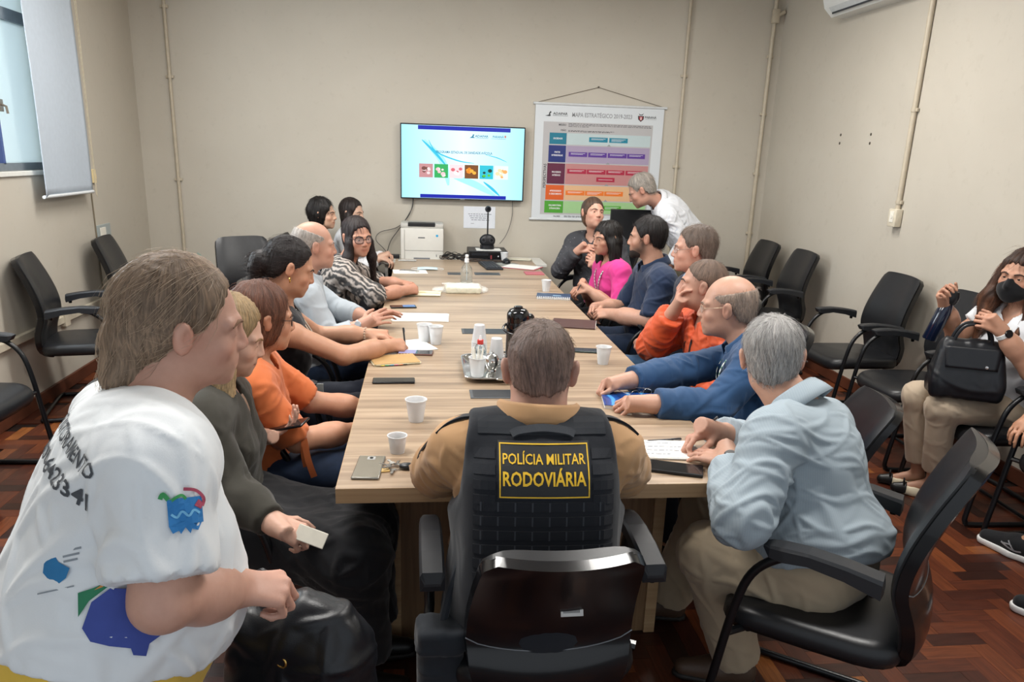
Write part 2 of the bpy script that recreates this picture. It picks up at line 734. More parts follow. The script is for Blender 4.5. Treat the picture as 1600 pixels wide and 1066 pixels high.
def parquet():
    n = 3
    near, far = [], []
    c = cam.matrix_world.translation
    for a in range(-120, 140):
        for b in range(-30, 30):
            x0, y0 = (a + b * n) * PW, (a - b * n) * PW
            for rot in (0, 1):
                if rot:
                    cx, cy = x0 + PW / 2, y0 + PW + PL / 2
                else:
                    cx, cy = x0 + PL / 2, y0 + PW / 2
                hx, hy = (PW / 2, PL / 2) if rot else (PL / 2, PW / 2)
                if cx - hx < XL - 0.05 or cx + hx > XR + 0.05 or cy - hy < -1.9 or cy + hy > YB + 0.05:
                    continue
                d = math.hypot(cx - c.x, cy - c.y)
                open_r = cx > 0.95 and cy < 2.6 and (cx + 0.36) / (cy + 1.98) < 0.98
                open_l = cx < -1.25 and 1.3 < cy < 3.4 and (cx + 0.36) / (cy + 1.98) > -0.66
                open_m = -0.95 < cx < -0.3 and -0.1 < cy < 0.45 or 0.2 < cx <= 0.95 and 0.0 < cy < 0.4
                (near if (open_r or open_l or open_m) else far).append((d, rot, cx, cy))
    near.sort()
    far += near[300:]
    near = near[:300]
    protos = []
    for i in range(10):
        V, F, G = plank_np(PL, PW, i, 0, 0, 0, 0.0)
        o = add('plank', V, F, PARQ, fl, smooth=False, attrs={'rnd': ('FLOAT_VECTOR', np.tile([i / 9.0, 0, 0], (len(V), 1))), 'grain': ('FLOAT_VECTOR', G)})
        protos.append(o)
    rr = random.Random(3)
    for i, (d, rot, cx, cy) in enumerate(near):
        k = min(9, max(0, int(rr.gauss(4.2, 2.4))))
        o = protos[i] if i < 10 else protos[k].copy()
        if i >= 10:
            COL.objects.link(o)
            o.parent = fl
        o.location = (cx, cy, rr.uniform(-0.0003, 0.0003))
        o.rotation_euler = (0, 0, math.pi / 2 if rot else (math.pi if rr.random() < 0.5 else 0))
    Vs, Fs, Rs, Gs = [], [], [], []
    for i, (d, rot, cx, cy) in enumerate(far):
        V, F, G = plank_np(PL, PW, i % 97, rot, cx, cy, rr.uniform(-0.0003, 0.0003))
        b = 12 * i
        Vs.append(V)
        Gs.append(G)
        Fs += [tuple(b + q for q in f) for f in F]
        Rs.append(np.tile([min(1, max(0, rr.gauss(0.45, 0.26))), 0, 0], (12, 1)))
    o = add('parquet_remainder', np.concatenate(Vs), Fs, PARQ, fl, smooth=False, attrs={'rnd': ('FLOAT_VECTOR', np.concatenate(Rs)), 'grain': ('FLOAT_VECTOR', np.concatenate(Gs))})
    o['kind'] = 'stuff'


parquet()

structure(MB().box((XL - 0.15, YB, -0.02), (XR + 0.15, YB + 0.15, ZC)).build('wall_back', WALL))
structure(MB().box((XR, YF, -0.02), (XR + 0.15, YB, ZC)).build('wall_right', WALL))
# the wall with the window is built around its opening
WY0, WY1, WZ0, WZ1 = 1.25, 3.72, 1.46, 2.95
mb = MB()
mb.box((XL - 0.15, YF, -0.02), (XL, WY0, ZC)).box((XL - 0.15, WY1, -0.02), (XL, YB, ZC))
mb.box((XL - 0.15, WY0, -0.02), (XL, WY1, WZ0)).box((XL - 0.15, WY0, WZ1), (XL, WY1, ZC))
structure(mb.build('wall_left', WALL))
structure(MB().box((XL - 0.15, YF, ZC), (XR + 0.15, YB + 0.15, ZC + 0.1)).build('ceiling', simple('ceiling_paint', '#e6e4de', 0.8)))

# window
FR = simple('window_grey', '#7f868c', 0.45, 0.3)
wf = MB()
wx = XL - 0.07
wf.box((wx - 0.03, WY0, WZ0), (wx + 0.03, WY1, WZ0 + 0.045)).box((wx - 0.03, WY0, WZ1 - 0.045), (wx + 0.03, WY1, WZ1))
wf.box((wx - 0.03, WY0, WZ0), (wx + 0.03, WY0 + 0.045, WZ1)).box((wx - 0.03, WY1 - 0.045, WZ0), (wx + 0.03, WY1, WZ1))
wf.box((wx - 0.03, WY0, 2.33), (wx + 0.03, WY1, 2.40))
wf.box((wx - 0.015, 2.13, WZ0), (wx + 0.015, 2.17, 2.36))
win = structure(wf.build('window_1', FR))
GL = NT('frosted_glass')
GL.set(Roughness=0.6, IOR=1.1)
GL.bs.inputs['Base Color'].default_value = lin('#e2f1f3')
GL.bs.inputs['Transmission Weight'].default_value = 0.85
sash = MB()
for y0, y1, dx in ((3.085, 3.68, 0.012), (1.29, 2.15, 0.012)):
    sash.box((wx + dx - 0.004, y0, WZ0 + 0.04), (wx + dx + 0.004, y1, 2.33))
sash.build('pane', GL.m, win)
tp = MB()
tp.box((wx - 0.004, WY0 + 0.04, 2.40), (wx + 0.004, WY1 - 0.04, WZ1 - 0.04))
tp.build('pane', GL.m, win)
MB().box((wx - 0.012, 3.06, WZ0 + 0.04), (wx + 0.03, 3.085, 2.33)).build('sash_bar', simple('sash_blue', '#46588c', 0.4), win)
lt = MB()
lt.box((wx + 0.025, 3.075, 1.80), (wx + 0.045, 3.12, 1.87), 0.004).tube([(wx + 0.045, 3.095, 1.84), (wx + 0.07, 3.095, 1.83), (wx + 0.072, 3.1, 1.79)], 0.007)
lt.build('window_latch', simple('old_brass', '#9c9284', 0.35, 0.8), win)
structure(MB().box((XL - 0.03, WY0 - 0.02, WZ0 - 0.03), (XL + 0.015, WY1 + 0.02, WZ0), 0.004).build('trim_1', simple('sill_white', '#d8d8d2', 0.5)))

# what shows through the gap of the window: a bright courtyard wall
props(MB().box((-6.2, -1.0, -0.2), (-6.1, 9, 5)).build('outside_wall', simple('outside_white', '#f2f4f4', 0.8)), kind='structure')
t = thing('garden_shrub', 'dark red flecked shrub outside behind the open window gap', 'shrub', (-4.6, 3.95, 0))
for i in range(60):
    a, z = rng.uniform(0, 6.28), rng.uniform(0.75, 1.62)
    r_ = rng.uniform(0.02, 0.26)
    MB().sphere((0, 0, 0), (0.05, 0.035, 0.02), u=8, v=5).build('leaf', simple('leaf_red', '#7c2b2e', 0.5, var=0.3) if i % 3 else simple('leaf_dark', '#241f24', 0.5, var=0.3), t, smooth=True, loc=(r_ * math.cos(a), r_ * math.sin(a), z)).rotation_euler = (rng.uniform(-1, 1), rng.uniform(-1, 1), a)
MB().tube([(0, 0, 0), (0.02, 0.01, 0.6), (0, 0, 1.5)], [0.025, 0.02, 0.01]).build('stem', simple('bark', '#4a3a30', 0.8), t)

# roller blind
t = thing('roller_blind', 'pale grey roller blind hanging over the window', 'blind', (-2.74, 3.62, 1.30))
BL = simple('blind_cloth', '#b3bdc8', 0.75, var=0.03, bump=0.1, bs=400, trans=0.0)
nu, nv = 24, 30
V = []
for j in range(nv + 1):
    for i in range(nu + 1):
        u, v_ = i / nu, j / nv
        edge = math.exp(-u * 9) + 0.5 * math.exp(-(1 - u) * 12)
        V.append((0.018 * edge + 0.004 * math.sin(v_ * 5), -0.365 + 0.73 * u, v_ * 1.62))
F = [(j * (nu + 1) + i, j * (nu + 1) + i + 1, (j + 1) * (nu + 1) + i + 1, (j + 1) * (nu + 1) + i) for j in range(nv) for i in range(nu)]
o = add('blind_cloth', V, F, BL, t)
md = o.modifiers.new('thick', 'SOLIDIFY')
md.thickness = 0.002
MB().tube([(0.005, -0.375, 0.0), (0.005, 0.375, 0.0)], 0.011).build('bottom_bar', simple('bar_white', '#d4d8da', 0.35), t, smooth=True)
MB().tube([(0.0, -0.38, 1.63), (0.0, 0.38, 1.63)], 0.028, n=16).build('roller_tube', simple('bar_white', '#d4d8da', 0.35), t, smooth=True)
MB().tube([(0.02, 0.385, 1.6), (0.02, 0.385, -0.02), (0.02, 0.4, -0.04), (0.02, 0.41, 1.6)], 0.002, n=5).build('bead_chain', simple('chain_tan', '#c9bda2', 0.4), t)

# baseboards
BB = simple('baseboard_wood', '#5a3222', 0.45, var=0.2, vs=12)
structure(MB().box((XL, YB - 0.018, 0), (XR, YB, 0.085), 0.004).build('baseboard_back', BB))
structure(MB().box((XL, YF, 0), (XL + 0.018, YB - 0.018, 0.085), 0.004).build('baseboard_left', BB))
structure(MB().box((XR - 0.018, YF, 0), (XR, YB - 0.018, 0.085), 0.004).build('baseboard_right', BB))

# surface conduits and wall fittings
CD = simple('conduit_cream', '#b9ae9a', 0.45)


def conduit(label, x, y, z0, z1, clips, along='z', r=0.014):
    t = thing('wall_conduit', label, 'conduit', (x, y, z0) if along == 'z' else (x, y, z0), group=None)
    MB().tube([(0, 0, 0), (0, 0, z1 - z0)], r, n=12).build('pipe', CD, t, smooth=True)
    for z in clips:
        m = MB()
        m.lathe([(r, -0.012), (r + 0.005, -0.012), (r + 0.005, 0.012), (r, 0.012)], (0, 0, z - z0), n=12)
        m.box((-0.032, -0.004, z - z0 - 0.012), (0.032, 0.012, z - z0 + 0.012), 0.002)
        o = m.build('clip', CD, t, smooth=True)
        if x > XR - 0.1 and y < YB - 0.2:
            o.rotation_euler = (0, 0, -math.pi / 2)
    return t


conduit('cream conduit running up the back wall beside the blind', -2.516, YB - 0.017, 0.45, ZC, (1.35, 2.2, 2.75))
conduit('slim cream conduit rising beside the hanging banner', 2.006, YB - 0.017, 0.1, ZC, (0.9, 1.6, 2.4))
t = conduit('cream conduit in the corner with a junction box on top', 2.80, YB - 0.02, 0.1, ZC, (1.0, 1.56, 2.1, 2.6), r=0.018)
m = MB()
m.box((-0.03, -0.03, 2.78), (0.035, 0.012, 2.9), 0.008).tube([(0.03, -0.01, 2.85), (0.085, -0.01, 2.88)], 0.018)
m.build('junction_box', CD, t, smooth=True)
t = conduit('grey conduit on the side wall ending in a socket box', XR - 0.018, 3.066, 1.38, ZC, (1.43, 2.03), r=0.017)
m = MB().box((-0.035, -0.045, -0.115), (0.014, 0.045, 0.005), 0.006)
m.build('socket_box', simple('socket_cream', '#cfc6b2', 0.4), t, smooth=True)
m = MB().lathe([(0, 0.0), (0.016, 0.0), (0.016, 0.006), (0, 0.006)], n=14, M=Matrix.Translation((-0.035, 0.0, -0.045)) @ Matrix.Rotation(-math.pi / 2, 4, 'Y'))
m.box((-0.038, -0.022, -0.085), (-0.034, 0.022, -0.01), 0.001)
m.build('socket_face', simple('socket_white', '#e2ded2', 0.35), t)
# horizontal trunking low on the walls
t = thing('cable_trunking', 'cream trunking running low along the back wall', 'trunking', (-2.5, YB, 0.44))
MB().box((-0.3, -0.03, -0.016), (1.9, 0, 0.016), 0.004).build('channel', CD, t)
MB().box((0.02, -0.034, -0.02), (0.06, 0, 0.02), 0.004).build('joint_cover', CD, t)
t = thing('cable_trunking', 'pale trunking running along the wall under the window', 'trunking', (XL, 1.0, 0.48))
MB().box((0, 0, -0.025), (0.03, 4.25, 0.025), 0.005).build('channel', simple('trunk_pale', '#c4bba8', 0.45), t)
MB().box((0, 2.4, -0.05), (0.04, 2.47, 0.05), 0.005).build('joint_cover', simple('trunk_pale', '#c4bba8', 0.45), t)
t = thing('wall_outlet', 'grey outlet plate low on the wall under the window', 'outlet', (XL, 4.35, 0.98))
MB().box((0, -0.2, -0.06), (0.012, 0.05, 0.06), 0.003).build('plate', simple('plate_grey', '#9ba4a4', 0.4), t)
MB().box((0.012, -0.16, -0.04), (0.02, -0.06, 0.04), 0.003).build('socket_face', simple('socket_white', '#e2ded2', 0.35), t)
t = thing('light_switch', 'small ivory switch beside the roller blind', 'switch', (XL, 4.19, 1.40))
MB().box((0, -0.03, -0.05), (0.02, 0.03, 0.05), 0.005).build('plate', simple('switch_ivory', '#e3cf9f', 0.4), t)
MB().box((0.02, -0.012, -0.02), (0.028, 0.012, 0.02), 0.002).build('rocker', simple('switch_ivory', '#e3cf9f', 0.4), t)
o = MB().tube([(XL + 0.006, 4.13, 1.36), (XL + 0.006, 4.135, 1.1), (XL + 0.006, 4.14, 0.52)], 0.005, n=6).build('switch_wire', simple('wire_brown', '#7d725f', 0.5))
props(o, 'thin brown wire running down the wall below the switch', 'wire')
# patch of old paint and screw holes
pm = simple('paint_grey_green', '#9fb3a8', 0.6)
m = MB()
m.poly([(0, 0), (0.05, 0.01), (0.075, 0.06), (0.06, 0.13), (0.03, 0.15), (0.02, 0.08)], 0.002, Matrix.Translation((-2.44, YB - 0.001, 0.56)) @ Matrix.Rotation(math.pi / 2, 4, 'X'))
props(m.build('paint_flake', pm), 'green grey patch of flaked paint low on the back wall', 'paint patch')
for i, (y, z, nm) in enumerate(((4.0, 1.892, 'upper screw hole toward the banner'), (3.573, 1.887, 'upper screw hole toward the grey conduit'), (4.0, 1.829, 'lower screw hole toward the banner'), (3.571, 1.824, 'lower screw hole toward the grey conduit'))):
    m = MB().lathe([(0.0, 0.002), (0.006, 0.002), (0.011, 0.0), (0.011, -0.002)], n=10, M=Matrix.Translation((XR - 0.001, y, z)) @ Matrix.Rotation(-math.pi / 2, 4, 'Y'))
    props(m.build('screw_hole', simple('plug_dark', '#3c352c', 0.8)), 'small dark ' + nm + ' on the side wall', 'screw hole', 'screw holes on the side wall')

# air conditioner
t = thing('air_conditioner', 'white split air conditioner high on the side wall', 'air conditioner', (XR, 3.65, 2.76))
AC = simple('ac_white', '#d9dcda', 0.35, var=0.02)
pr_ = [(0, 0.0), (-0.12, 0.0), (-0.185, 0.06), (-0.205, 0.12), (-0.2, 0.27), (-0.17, 0.29), (0, 0.29)]
MB().poly(pr_, 1.06, Matrix(((1, 0, 0, 0), (0, 0, 1, -0.53), (0, 1, 0, 0), (0, 0, 0, 1)))).build('body', AC, t, smooth=True)
MB().box((-0.152, -0.45, 0.012), (-0.146, 0.45, 0.03), M=None).build('air_slot', simple('slot_dark', '#30343a', 0.5), t).location = (-0.008, 0, 0)
m = MB()
m.box((-0.03, -0.46, -0.003), (0.03, 0.46, 0.003), 0.002, M=Matrix.Translation((-0.165, 0, 0.035)) @ Matrix.Rotation(math.radians(52), 4, 'Y'))
m.build('louvre', simple('louvre_grey', '#bfc4c6', 0.35), t)
MB().box((-0.21, 0.30, 0.13), (-0.2, 0.48, 0.155), 0.002).build('display_strip', simple('strip_grey', '#8e9498', 0.35), t)

# ceiling lamps
for i, (x, y) in enumerate(LAMPS):
    t = thing('ceiling_lamp', 'white fluorescent ceiling lamp above the %s end of the table, %s side' % ('near' if y < 1 else 'far', 'window' if x < 0 else 'air conditioner'), 'lamp', (x, y, ZC), group='ceiling lamps over the table')
    MB().box((-0.65, -0.18, -0.06), (0.65, 0.18, 0), 0.01).build('housing', simple('lamp_white', '#e8e8e6', 0.4), t)
    for dy in (-0.07, 0.07):
        MB().tube([(-0.6, dy, -0.085), (0.6, dy, -0.085)], 0.016, n=10).build('lamp_tube', emit('tube_glow', '#fff6ea', 6), t, smooth=True)
# ------------------------------------------------------------------ table
def wood_material(name, cols, axis='x', rough=0.33):
    t = NT(name)
    sc = {'x': (1.1, 34, 34), 'z': (46, 46, 1.6), 'y': (46, 1.6, 46)}[axis]
    v = t.coords(sc)
    n1 = t.noise(v, 1.0, 5, 0.62, 0.5)
    v2 = t.coords(tuple(q * 0.16 if q > 10 else q * 0.4 for q in sc))
    n2 = t.noise(v2, 1.0, 3, 0.5, 0.6)
    ad = t.n('ShaderNodeMath', operation='MULTIPLY_ADD')
    t.l(n1, ad.inputs[0])
    ad.inputs[1].default_value = 0.62
    mm = t.n('ShaderNodeMath', operation='MULTIPLY')
    t.l(n2, mm.inputs[0])
    mm.inputs[1].default_value = 0.38
    t.l(mm.outputs[0], ad.inputs[2])
    c = t.ramp(ad.outputs[0], [(0.29, cols[0]), (0.43, cols[1]), (0.54, cols[2]), (0.69, cols[3])])
    t.l(c, t.bs.inputs['Base Color'])
    t.set(Roughness=rough)
    t.bump(n1, 0.08, 0.0006)
    return t.m


WT = wood_material('table_laminate', ['#6c5a48', '#8c7762', '#a58f77', '#b8a48d'])
WE = wood_material('table_edge', ['#967856', '#ab8c68', '#b99a75', '#c6a983'], rough=0.4)
WL = wood_material('table_leg_wood', ['#6a5139', '#7f6347', '#8f7152', '#a0825f'], axis='z', rough=0.4)
LY = 4.79
tb = thing('meeting_table', 'long light wood meeting table with panel legs', 'table', (0, LY / 2, 0))
MB().box((-0.6, -LY / 2, 0.705), (0.6, LY / 2, 0.75), 0.0015).build('tabletop', WT, tb)
MB().box((-0.601, -LY / 2 - 0.0012, 0.7055), (0.601, -LY / 2, 0.7495)).build('front_edge_band', WE, tb)
for sx in (-1, 1):
    MB().box((sx * 0.6 - 0.001, -LY / 2, 0.7055), (sx * 0.6 + 0.001, LY / 2, 0.7495)).build('side_edge_band', WE, tb)
for y in (-LY / 2 + 0.37, 0.0, LY / 2 - 0.37):
    MB().box((-0.44, y, 0), (0.44, y + 0.04, 0.705), 0.001).build('leg_panel', WL, tb)
    for sx in (-1, 1):
        MB().box((sx * 0.455 - 0.02, y - 0.012, 0), (sx * 0.455 + 0.02, y + 0.30, 0.705), 0.001).build('leg_post', WE, tb)
MB().box((-0.02, -LY / 2 + 0.4, 0.36), (0.02, LY / 2 - 0.4, 0.70), 0.001).build('centre_beam', WL, tb)
PLT = simple('port_plate', '#4c5054', 0.45)
PLT2 = simple('port_plate_dark', '#2f3236', 0.4)
for cx, cy, sx, sy in ((-0.035, 0.86, 0.145, 0.055), (-0.02, 1.96, 0.14, 0.06), (-0.085, 3.97, 0.09, 0.06), (0.135, 3.985, 0.10, 0.06)):
    o = MB().box((cx - sx, cy - sy - LY / 2, 0.7495), (cx + sx, cy + sy - LY / 2, 0.7530), 0.001).build('cable_port', PLT, tb)
    MB().box((cx - sx + 0.012, cy - sy - LY / 2 + 0.012, 0.7525), (cx + sx - 0.012, cy + sy - LY / 2 - 0.006, 0.7540), 0.0008).build('port_lid', PLT2, o)

# white side desk at the far wall
t = thing('side_desk', 'white desk standing against the wall beyond the table', 'desk', (0, 5.05, 0))
DW = simple('desk_white', '#d7d6d0', 0.4, var=0.02)
MB().box((-0.73, -0.235, 0.695), (0.74, 0.225, 0.72), 0.003).build('desktop', DW, t)
for x in (-0.70, 0.68):
    MB().box((x, -0.2, 0), (x + 0.025, 0.2, 0.695)).build('side_panel', DW, t)
MB().box((-0.675, 0.18, 0.3), (0.68, 0.2, 0.695)).build('back_panel', DW, t)

# ------------------------------------------------------------------ chairs
LEA = simple('black_leatherette', '#1b1c1f', 0.36, var=0.12, bump=0.25, bs=420, bd=0.0006)
SHELL = simple('black_gloss_shell', '#0d0d10', 0.2, var=0.1, coat=0.15)
TUBE = simple('black_steel_tube', '#101114', 0.3, 0.0)
PAD = simple('armrest_grey_black', '#222428', 0.45, bump=0.15, bs=600)


def back_prof(v):
    """side profile of the backrest: v 0 (low) .. 1 (top) -> y, z"""
    P = [(-0.185, 0.395), (-0.235, 0.43), (-0.235, 0.52), (-0.205, 0.62), (-0.215, 0.72), (-0.255, 0.84), (-0.315, 0.975)]
    f = v * (len(P) - 1)
    i = min(int(f), len(P) - 2)
    t = f - i
    p0, p1, p2, p3 = P[max(i - 1, 0)], P[i], P[i + 1], P[min(i + 2, len(P) - 1)]
    return tuple(0.5 * ((2 * p1[k]) + (p2[k] - p0[k]) * t + (2 * p0[k] - 5 * p1[k] + 4 * p2[k] - p3[k]) * t * t + (3 * p1[k] - p0[k] - 3 * p2[k] + p3[k]) * t ** 3) for k in (0, 1))


def back_w(v):
    P = [0.12, 0.185, 0.215, 0.225, 0.222, 0.212, 0.195]
    f = v * 6
    i = min(int(f), 5)
    t = f - i
    w = P[i] * (1 - t) + P[i + 1] * t
    if v > 0.93:
        q = (v - 0.93) / 0.07
        w -= 0.03 * (1 - math.sqrt(max(0, 1 - q * q)))
    return w


def back_sheet(off0, off1, wk, v0=0.0, v1=1.0, nu=14, nv=26):
    """A curved slab between two offsets behind the profile."""
    V = []
    for off, s in ((off0, 1), (off1, 0.985)):
        for j in range(nv + 1):
            v = v0 + (v1 - v0) * j / nv
            y, z = back_prof(v)
            ya, za = back_prof(max(0, v - 0.02))
            yb, zb = back_prof(min(1, v + 0.02))
            d = math.hypot(yb - ya, zb - za)
            ny, nz = -(zb - za) / d, (yb - ya) / d
            w = back_w(v) * wk
            for i in range(nu + 1):
                u = -1 + 2 * i / nu
                cv = 0.030 * (u * u)
                e = off * (1 - 0.75 * abs(u) ** 6) if off == off0 and off0 < 0 else off
                V.append((u * w * s, y + ny * e + cv, z + nz * e))
    n1 = (nu + 1) * (nv + 1)
    F = []
    for j in range(nv):
        for i in range(nu):
            a = j * (nu + 1) + i
            F.append((a, a + nu + 1, a + nu + 2, a + 1))
            F.append((n1 + a, n1 + a + 1, n1 + a + nu + 2, n1 + a + nu + 1))
    for j in range(nv):
        for i in (0, nu):
            a, b = j * (nu + 1) + i, (j + 1) * (nu + 1) + i
            F.append((a, n1 + a, n1 + b, b) if i == 0 else (a, b, n1 + b, n1 + a))
    for i in range(nu):
        for j in (0, nv):
            a = j * (nu + 1) + i
            F.append((a, a + 1, n1 + a + 1, n1 + a) if j == 0 else (a, n1 + a, n1 + a + 1, a + 1))
    return np.array(V), F


def pad_mesh(sx):
    V, F = [], []
    sec = [(-0.150, 0.655, 0.662, 0.020), (-0.145, 0.640, 0.690, 0.030), (-0.06, 0.664, 0.703, 0.031), (0.03, 0.676, 0.710, 0.030), (0.09, 0.668, 0.708, 0.029), (0.125, 0.672, 0.704, 0.026), (0.142, 0.694, 0.700, 0.018)]
    for y, z0, z1, w in sec:
        for dx, dz in ((-1, 0), (1, 0), (1, 0.8), (0.8, 1), (-0.8, 1), (-1, 0.8)):
            V.append((sx * 0.275 + dx * w, y, z0 + dz * (z1 - z0)))
    for i in range(len(sec) - 1):
        for k in range(6):
            a, b = i * 6 + k, i * 6 + (k + 1) % 6
            F.append((a, b, b + 6, a + 6))
    F.append(tuple(range(5, -1, -1)))
    F.append(tuple(range(len(sec) * 6 - 6, len(sec) * 6)))
    return V, F


def seat_mesh():
    nu, nr = 28, 6
    V = []
    lay = [(0.0, 0.405, 0.86), (0.2, 0.402, 0.97), (0.5, 0.425, 1.0), (0.75, 0.450, 0.985), (0.9, 0.463, 0.94), (1.0, 0.468, 0.84)]
    for _, z, s in lay:
        for k in range(nu):
            a = 2 * math.pi * k / nu
            c, sn = math.cos(a), math.sin(a)
            q = 0.42
            x = 0.245 * s * math.copysign(abs(c) ** q, c)
            y = 0.015 + 0.245 * s * math.copysign(abs(sn) ** q, sn)
            zz = z - 0.022 * max(0, (y - 0.12) / 0.13) ** 2
            V.append((x, y, zz))
    F = []
    for j in range(len(lay) - 1):
        for k in range(nu):
            a, b = j * nu + k, j * nu + (k + 1) % nu
            F.append((a, b, b + nu, a + nu))
    V.append((0, 0.015, 0.458))
    V.append((0, 0.015, 0.405))
    t0, b0 = len(V) - 2, len(V) - 1
    for k in range(nu):
        F.append(((len(lay) - 1) * nu + k, (len(lay) - 1) * nu + (k + 1) % nu, t0))
        F.append(((k + 1) % nu, k, b0))
    return V, F


def low_back(V):
    V = np.array(V, float)
    q = (V[:, 2] - 0.395) / 0.58
    V[:, 2] = 0.375 + (V[:, 2] - 0.395) * 0.80
    V[:, 1] -= 0.055 * np.clip(q, 0, 1)
    V[:, 0] *= 0.90
    return V


def make_chair(kind):
    fx = low_back if kind == 'swivel' else (lambda V: np.array(V, float))
    t = thing('visitor_chair' if kind == 'sled' else 'swivel_chair', '', 'chair')
    V, F = seat_mesh()
    add('seat', V, F, LEA, t)
    V, F = back_sheet(-0.030, 0.006, 0.988, 0.05, 0.997)
    o = add('backrest_cushion', fx(V), F, LEA, t)
    o.data.set_sharp_from_angle(angle=math.radians(50))
    V, F = back_sheet(0.0, 0.03, 1.0, 0.0, 1.0)
    o = add('backrest_shell', fx(V), F, SHELL, t)
    o.data.set_sharp_from_angle(angle=math.radians(50))
    # the fine seam line across the shell
    pts = []
    for i in range(15):
        u = -1 + i / 7
        y, z = back_prof(0.52 - 0.05 * (1 - u * u) ** 0.5)
        w = back_w(0.5)
        pts.append((u * w * 0.99, y - 0.031 + 0.030 * u * u, z))
    MB().tube([Vector(p) for p in fx(pts)], 0.0016, n=5).build('shell_seam', simple('seam_grey', '#6f7277', 0.3), t)
    for sx in (-1, 1):
        V, F = pad_mesh(sx)
        ob = add('armrest', V, F, PAD, t, smooth=False)
        MB().lathe([(0, -0.014), (0.009, -0.014), (0.011, 0), (0, 0)], n=10, M=Matrix.Translation((sx * 0.275, -0.125, 0.645))).build('armrest_screw', SHELL, ob)
        x = sx * 0.275
        if kind == 'sled':
            pts = smoothpts([(x, 0.04, 0.678), (x, 0.10, 0.665), (x, 0.165, 0.60), (x, 0.20, 0.48), (x, 0.235, 0.25), (x, 0.262, 0.07), (x, 0.258, 0.03), (x, 0.225, 0.014), (x, 0.0, 0.013), (x, -0.22, 0.013)], 5)
            MB().tube(pts, 0.0125, n=10, flat=1.0).build('side_tube', TUBE, t, smooth=True)
            MB().tube([(x, 0.213, 0.40), (sx * 0.20, 0.17, 0.395)], 0.011, n=8).build('seat_bracket', TUBE, t, smooth=True)
        else:
            pts = smoothpts([(x, 0.04, 0.678), (x, 0.09, 0.655), (x, 0.115, 0.58), (x, 0.10, 0.45), (x * 0.98, 0.05, 0.395), (sx * 0.15, 0.02, 0.388)], 5)
            MB().tube(pts, 0.014, n=10).build('arm_tube', TUBE, t, smooth=True)
    if kind == 'sled':
        MB().tube(smoothpts([(-0.275, -0.22, 0.013), (-0.25, -0.245, 0.013), (0, -0.25, 0.013), (0.25, -0.245, 0.013), (0.275, -0.22, 0.013)], 4), 0.0125, n=10).build('rear_tube', TUBE, t, smooth=True)
        MB().tube([(-0.21, 0.17, 0.392), (0.21, 0.17, 0.392)], 0.011, n=8).build('seat_rail', TUBE, t, smooth=True)
        MB().tube([(-0.275, -0.1, 0.013), (0.275, -0.1, 0.013)], 0.009, n=8).build('floor_rail', TUBE, t, smooth=True)
    else:
        MB().box((-0.10, -0.12, 0.36), (0.10, 0.12, 0.405), 0.01).build('tilt_mechanism', TUBE, t)
        MB().lathe([(0, 0.08), (0.036, 0.08), (0.036, 0.22), (0.022, 0.22), (0.022, 0.37), (0, 0.37)], n=16).build('gas_column', TUBE, t, smooth=True)
        m = MB()
        m.tube([(0.1, 0.02, 0.385), (0.2, 0.03, 0.37), (0.29, 0.0, 0.352)], [0.008, 0.01, 0.016], n=8)
        m.build('tilt_lever', SHELL, t, smooth=True)
        for k in range(5):
            a = 2 * math.pi * k / 5 + 0.3
            c, s_ = math.cos(a), math.sin(a)
            MB().tube([(0.02 * c, 0.02 * s_, 0.105), (0.16 * c, 0.16 * s_, 0.098), (0.27 * c, 0.27 * s_, 0.078)], [0.026, 0.022, 0.016], n=8).build('base_spoke', TUBE, t, smooth=True)
            m = MB()
            for d in (-0.016, 0.016):
                m.lathe([(0, -0.009), (0.024, -0.009), (0.027, -0.004), (0.027, 0.004), (0.024, 0.009), (0, 0.009)], n=16, M=Matrix.Translation((0.275 * c - d * s_, 0.275 * s_ + d * c, 0.028)) @ Matrix.Rotation(a, 4, 'Z') @ Matrix.Rotation(math.pi / 2, 4, 'X'))
            m.tube([(0.272 * c, 0.272 * s_, 0.03), (0.272 * c, 0.272 * s_, 0.08)], 0.007, n=6)
            m.build('caster', SHELL, t, smooth=True)
        y, z = back_prof(0.12)
        MB().box((-0.11, y - 0.052, 0.36), (0.11, y - 0.02, 0.42), 0.012).build('back_bracket', SHELL, t, smooth=True)
    return t


PROTO = {'sled': make_chair('sled'), 'swivel': make_chair('swivel')}
_used = set()


def copy_tree(o, parent=None):
    c = o.copy()
    COL.objects.link(c)
    c.parent = parent
    for ch in [q for q in o.children]:
        copy_tree(ch, c)
    return c


def chair(kind, x, y, face, label, group, tilt=0.0):
    """face: heading of the sitter in degrees, 0 = toward the screen wall, 90 = toward the window wall."""
    p = PROTO[kind]
    if kind in _used:
        p = copy_tree(p)
    _used.add(kind)
    p.location = (x, y, 0)
    p.rotation_euler = (0, 0, math.radians(face))
    props(p, label, 'chair', group)
    return p


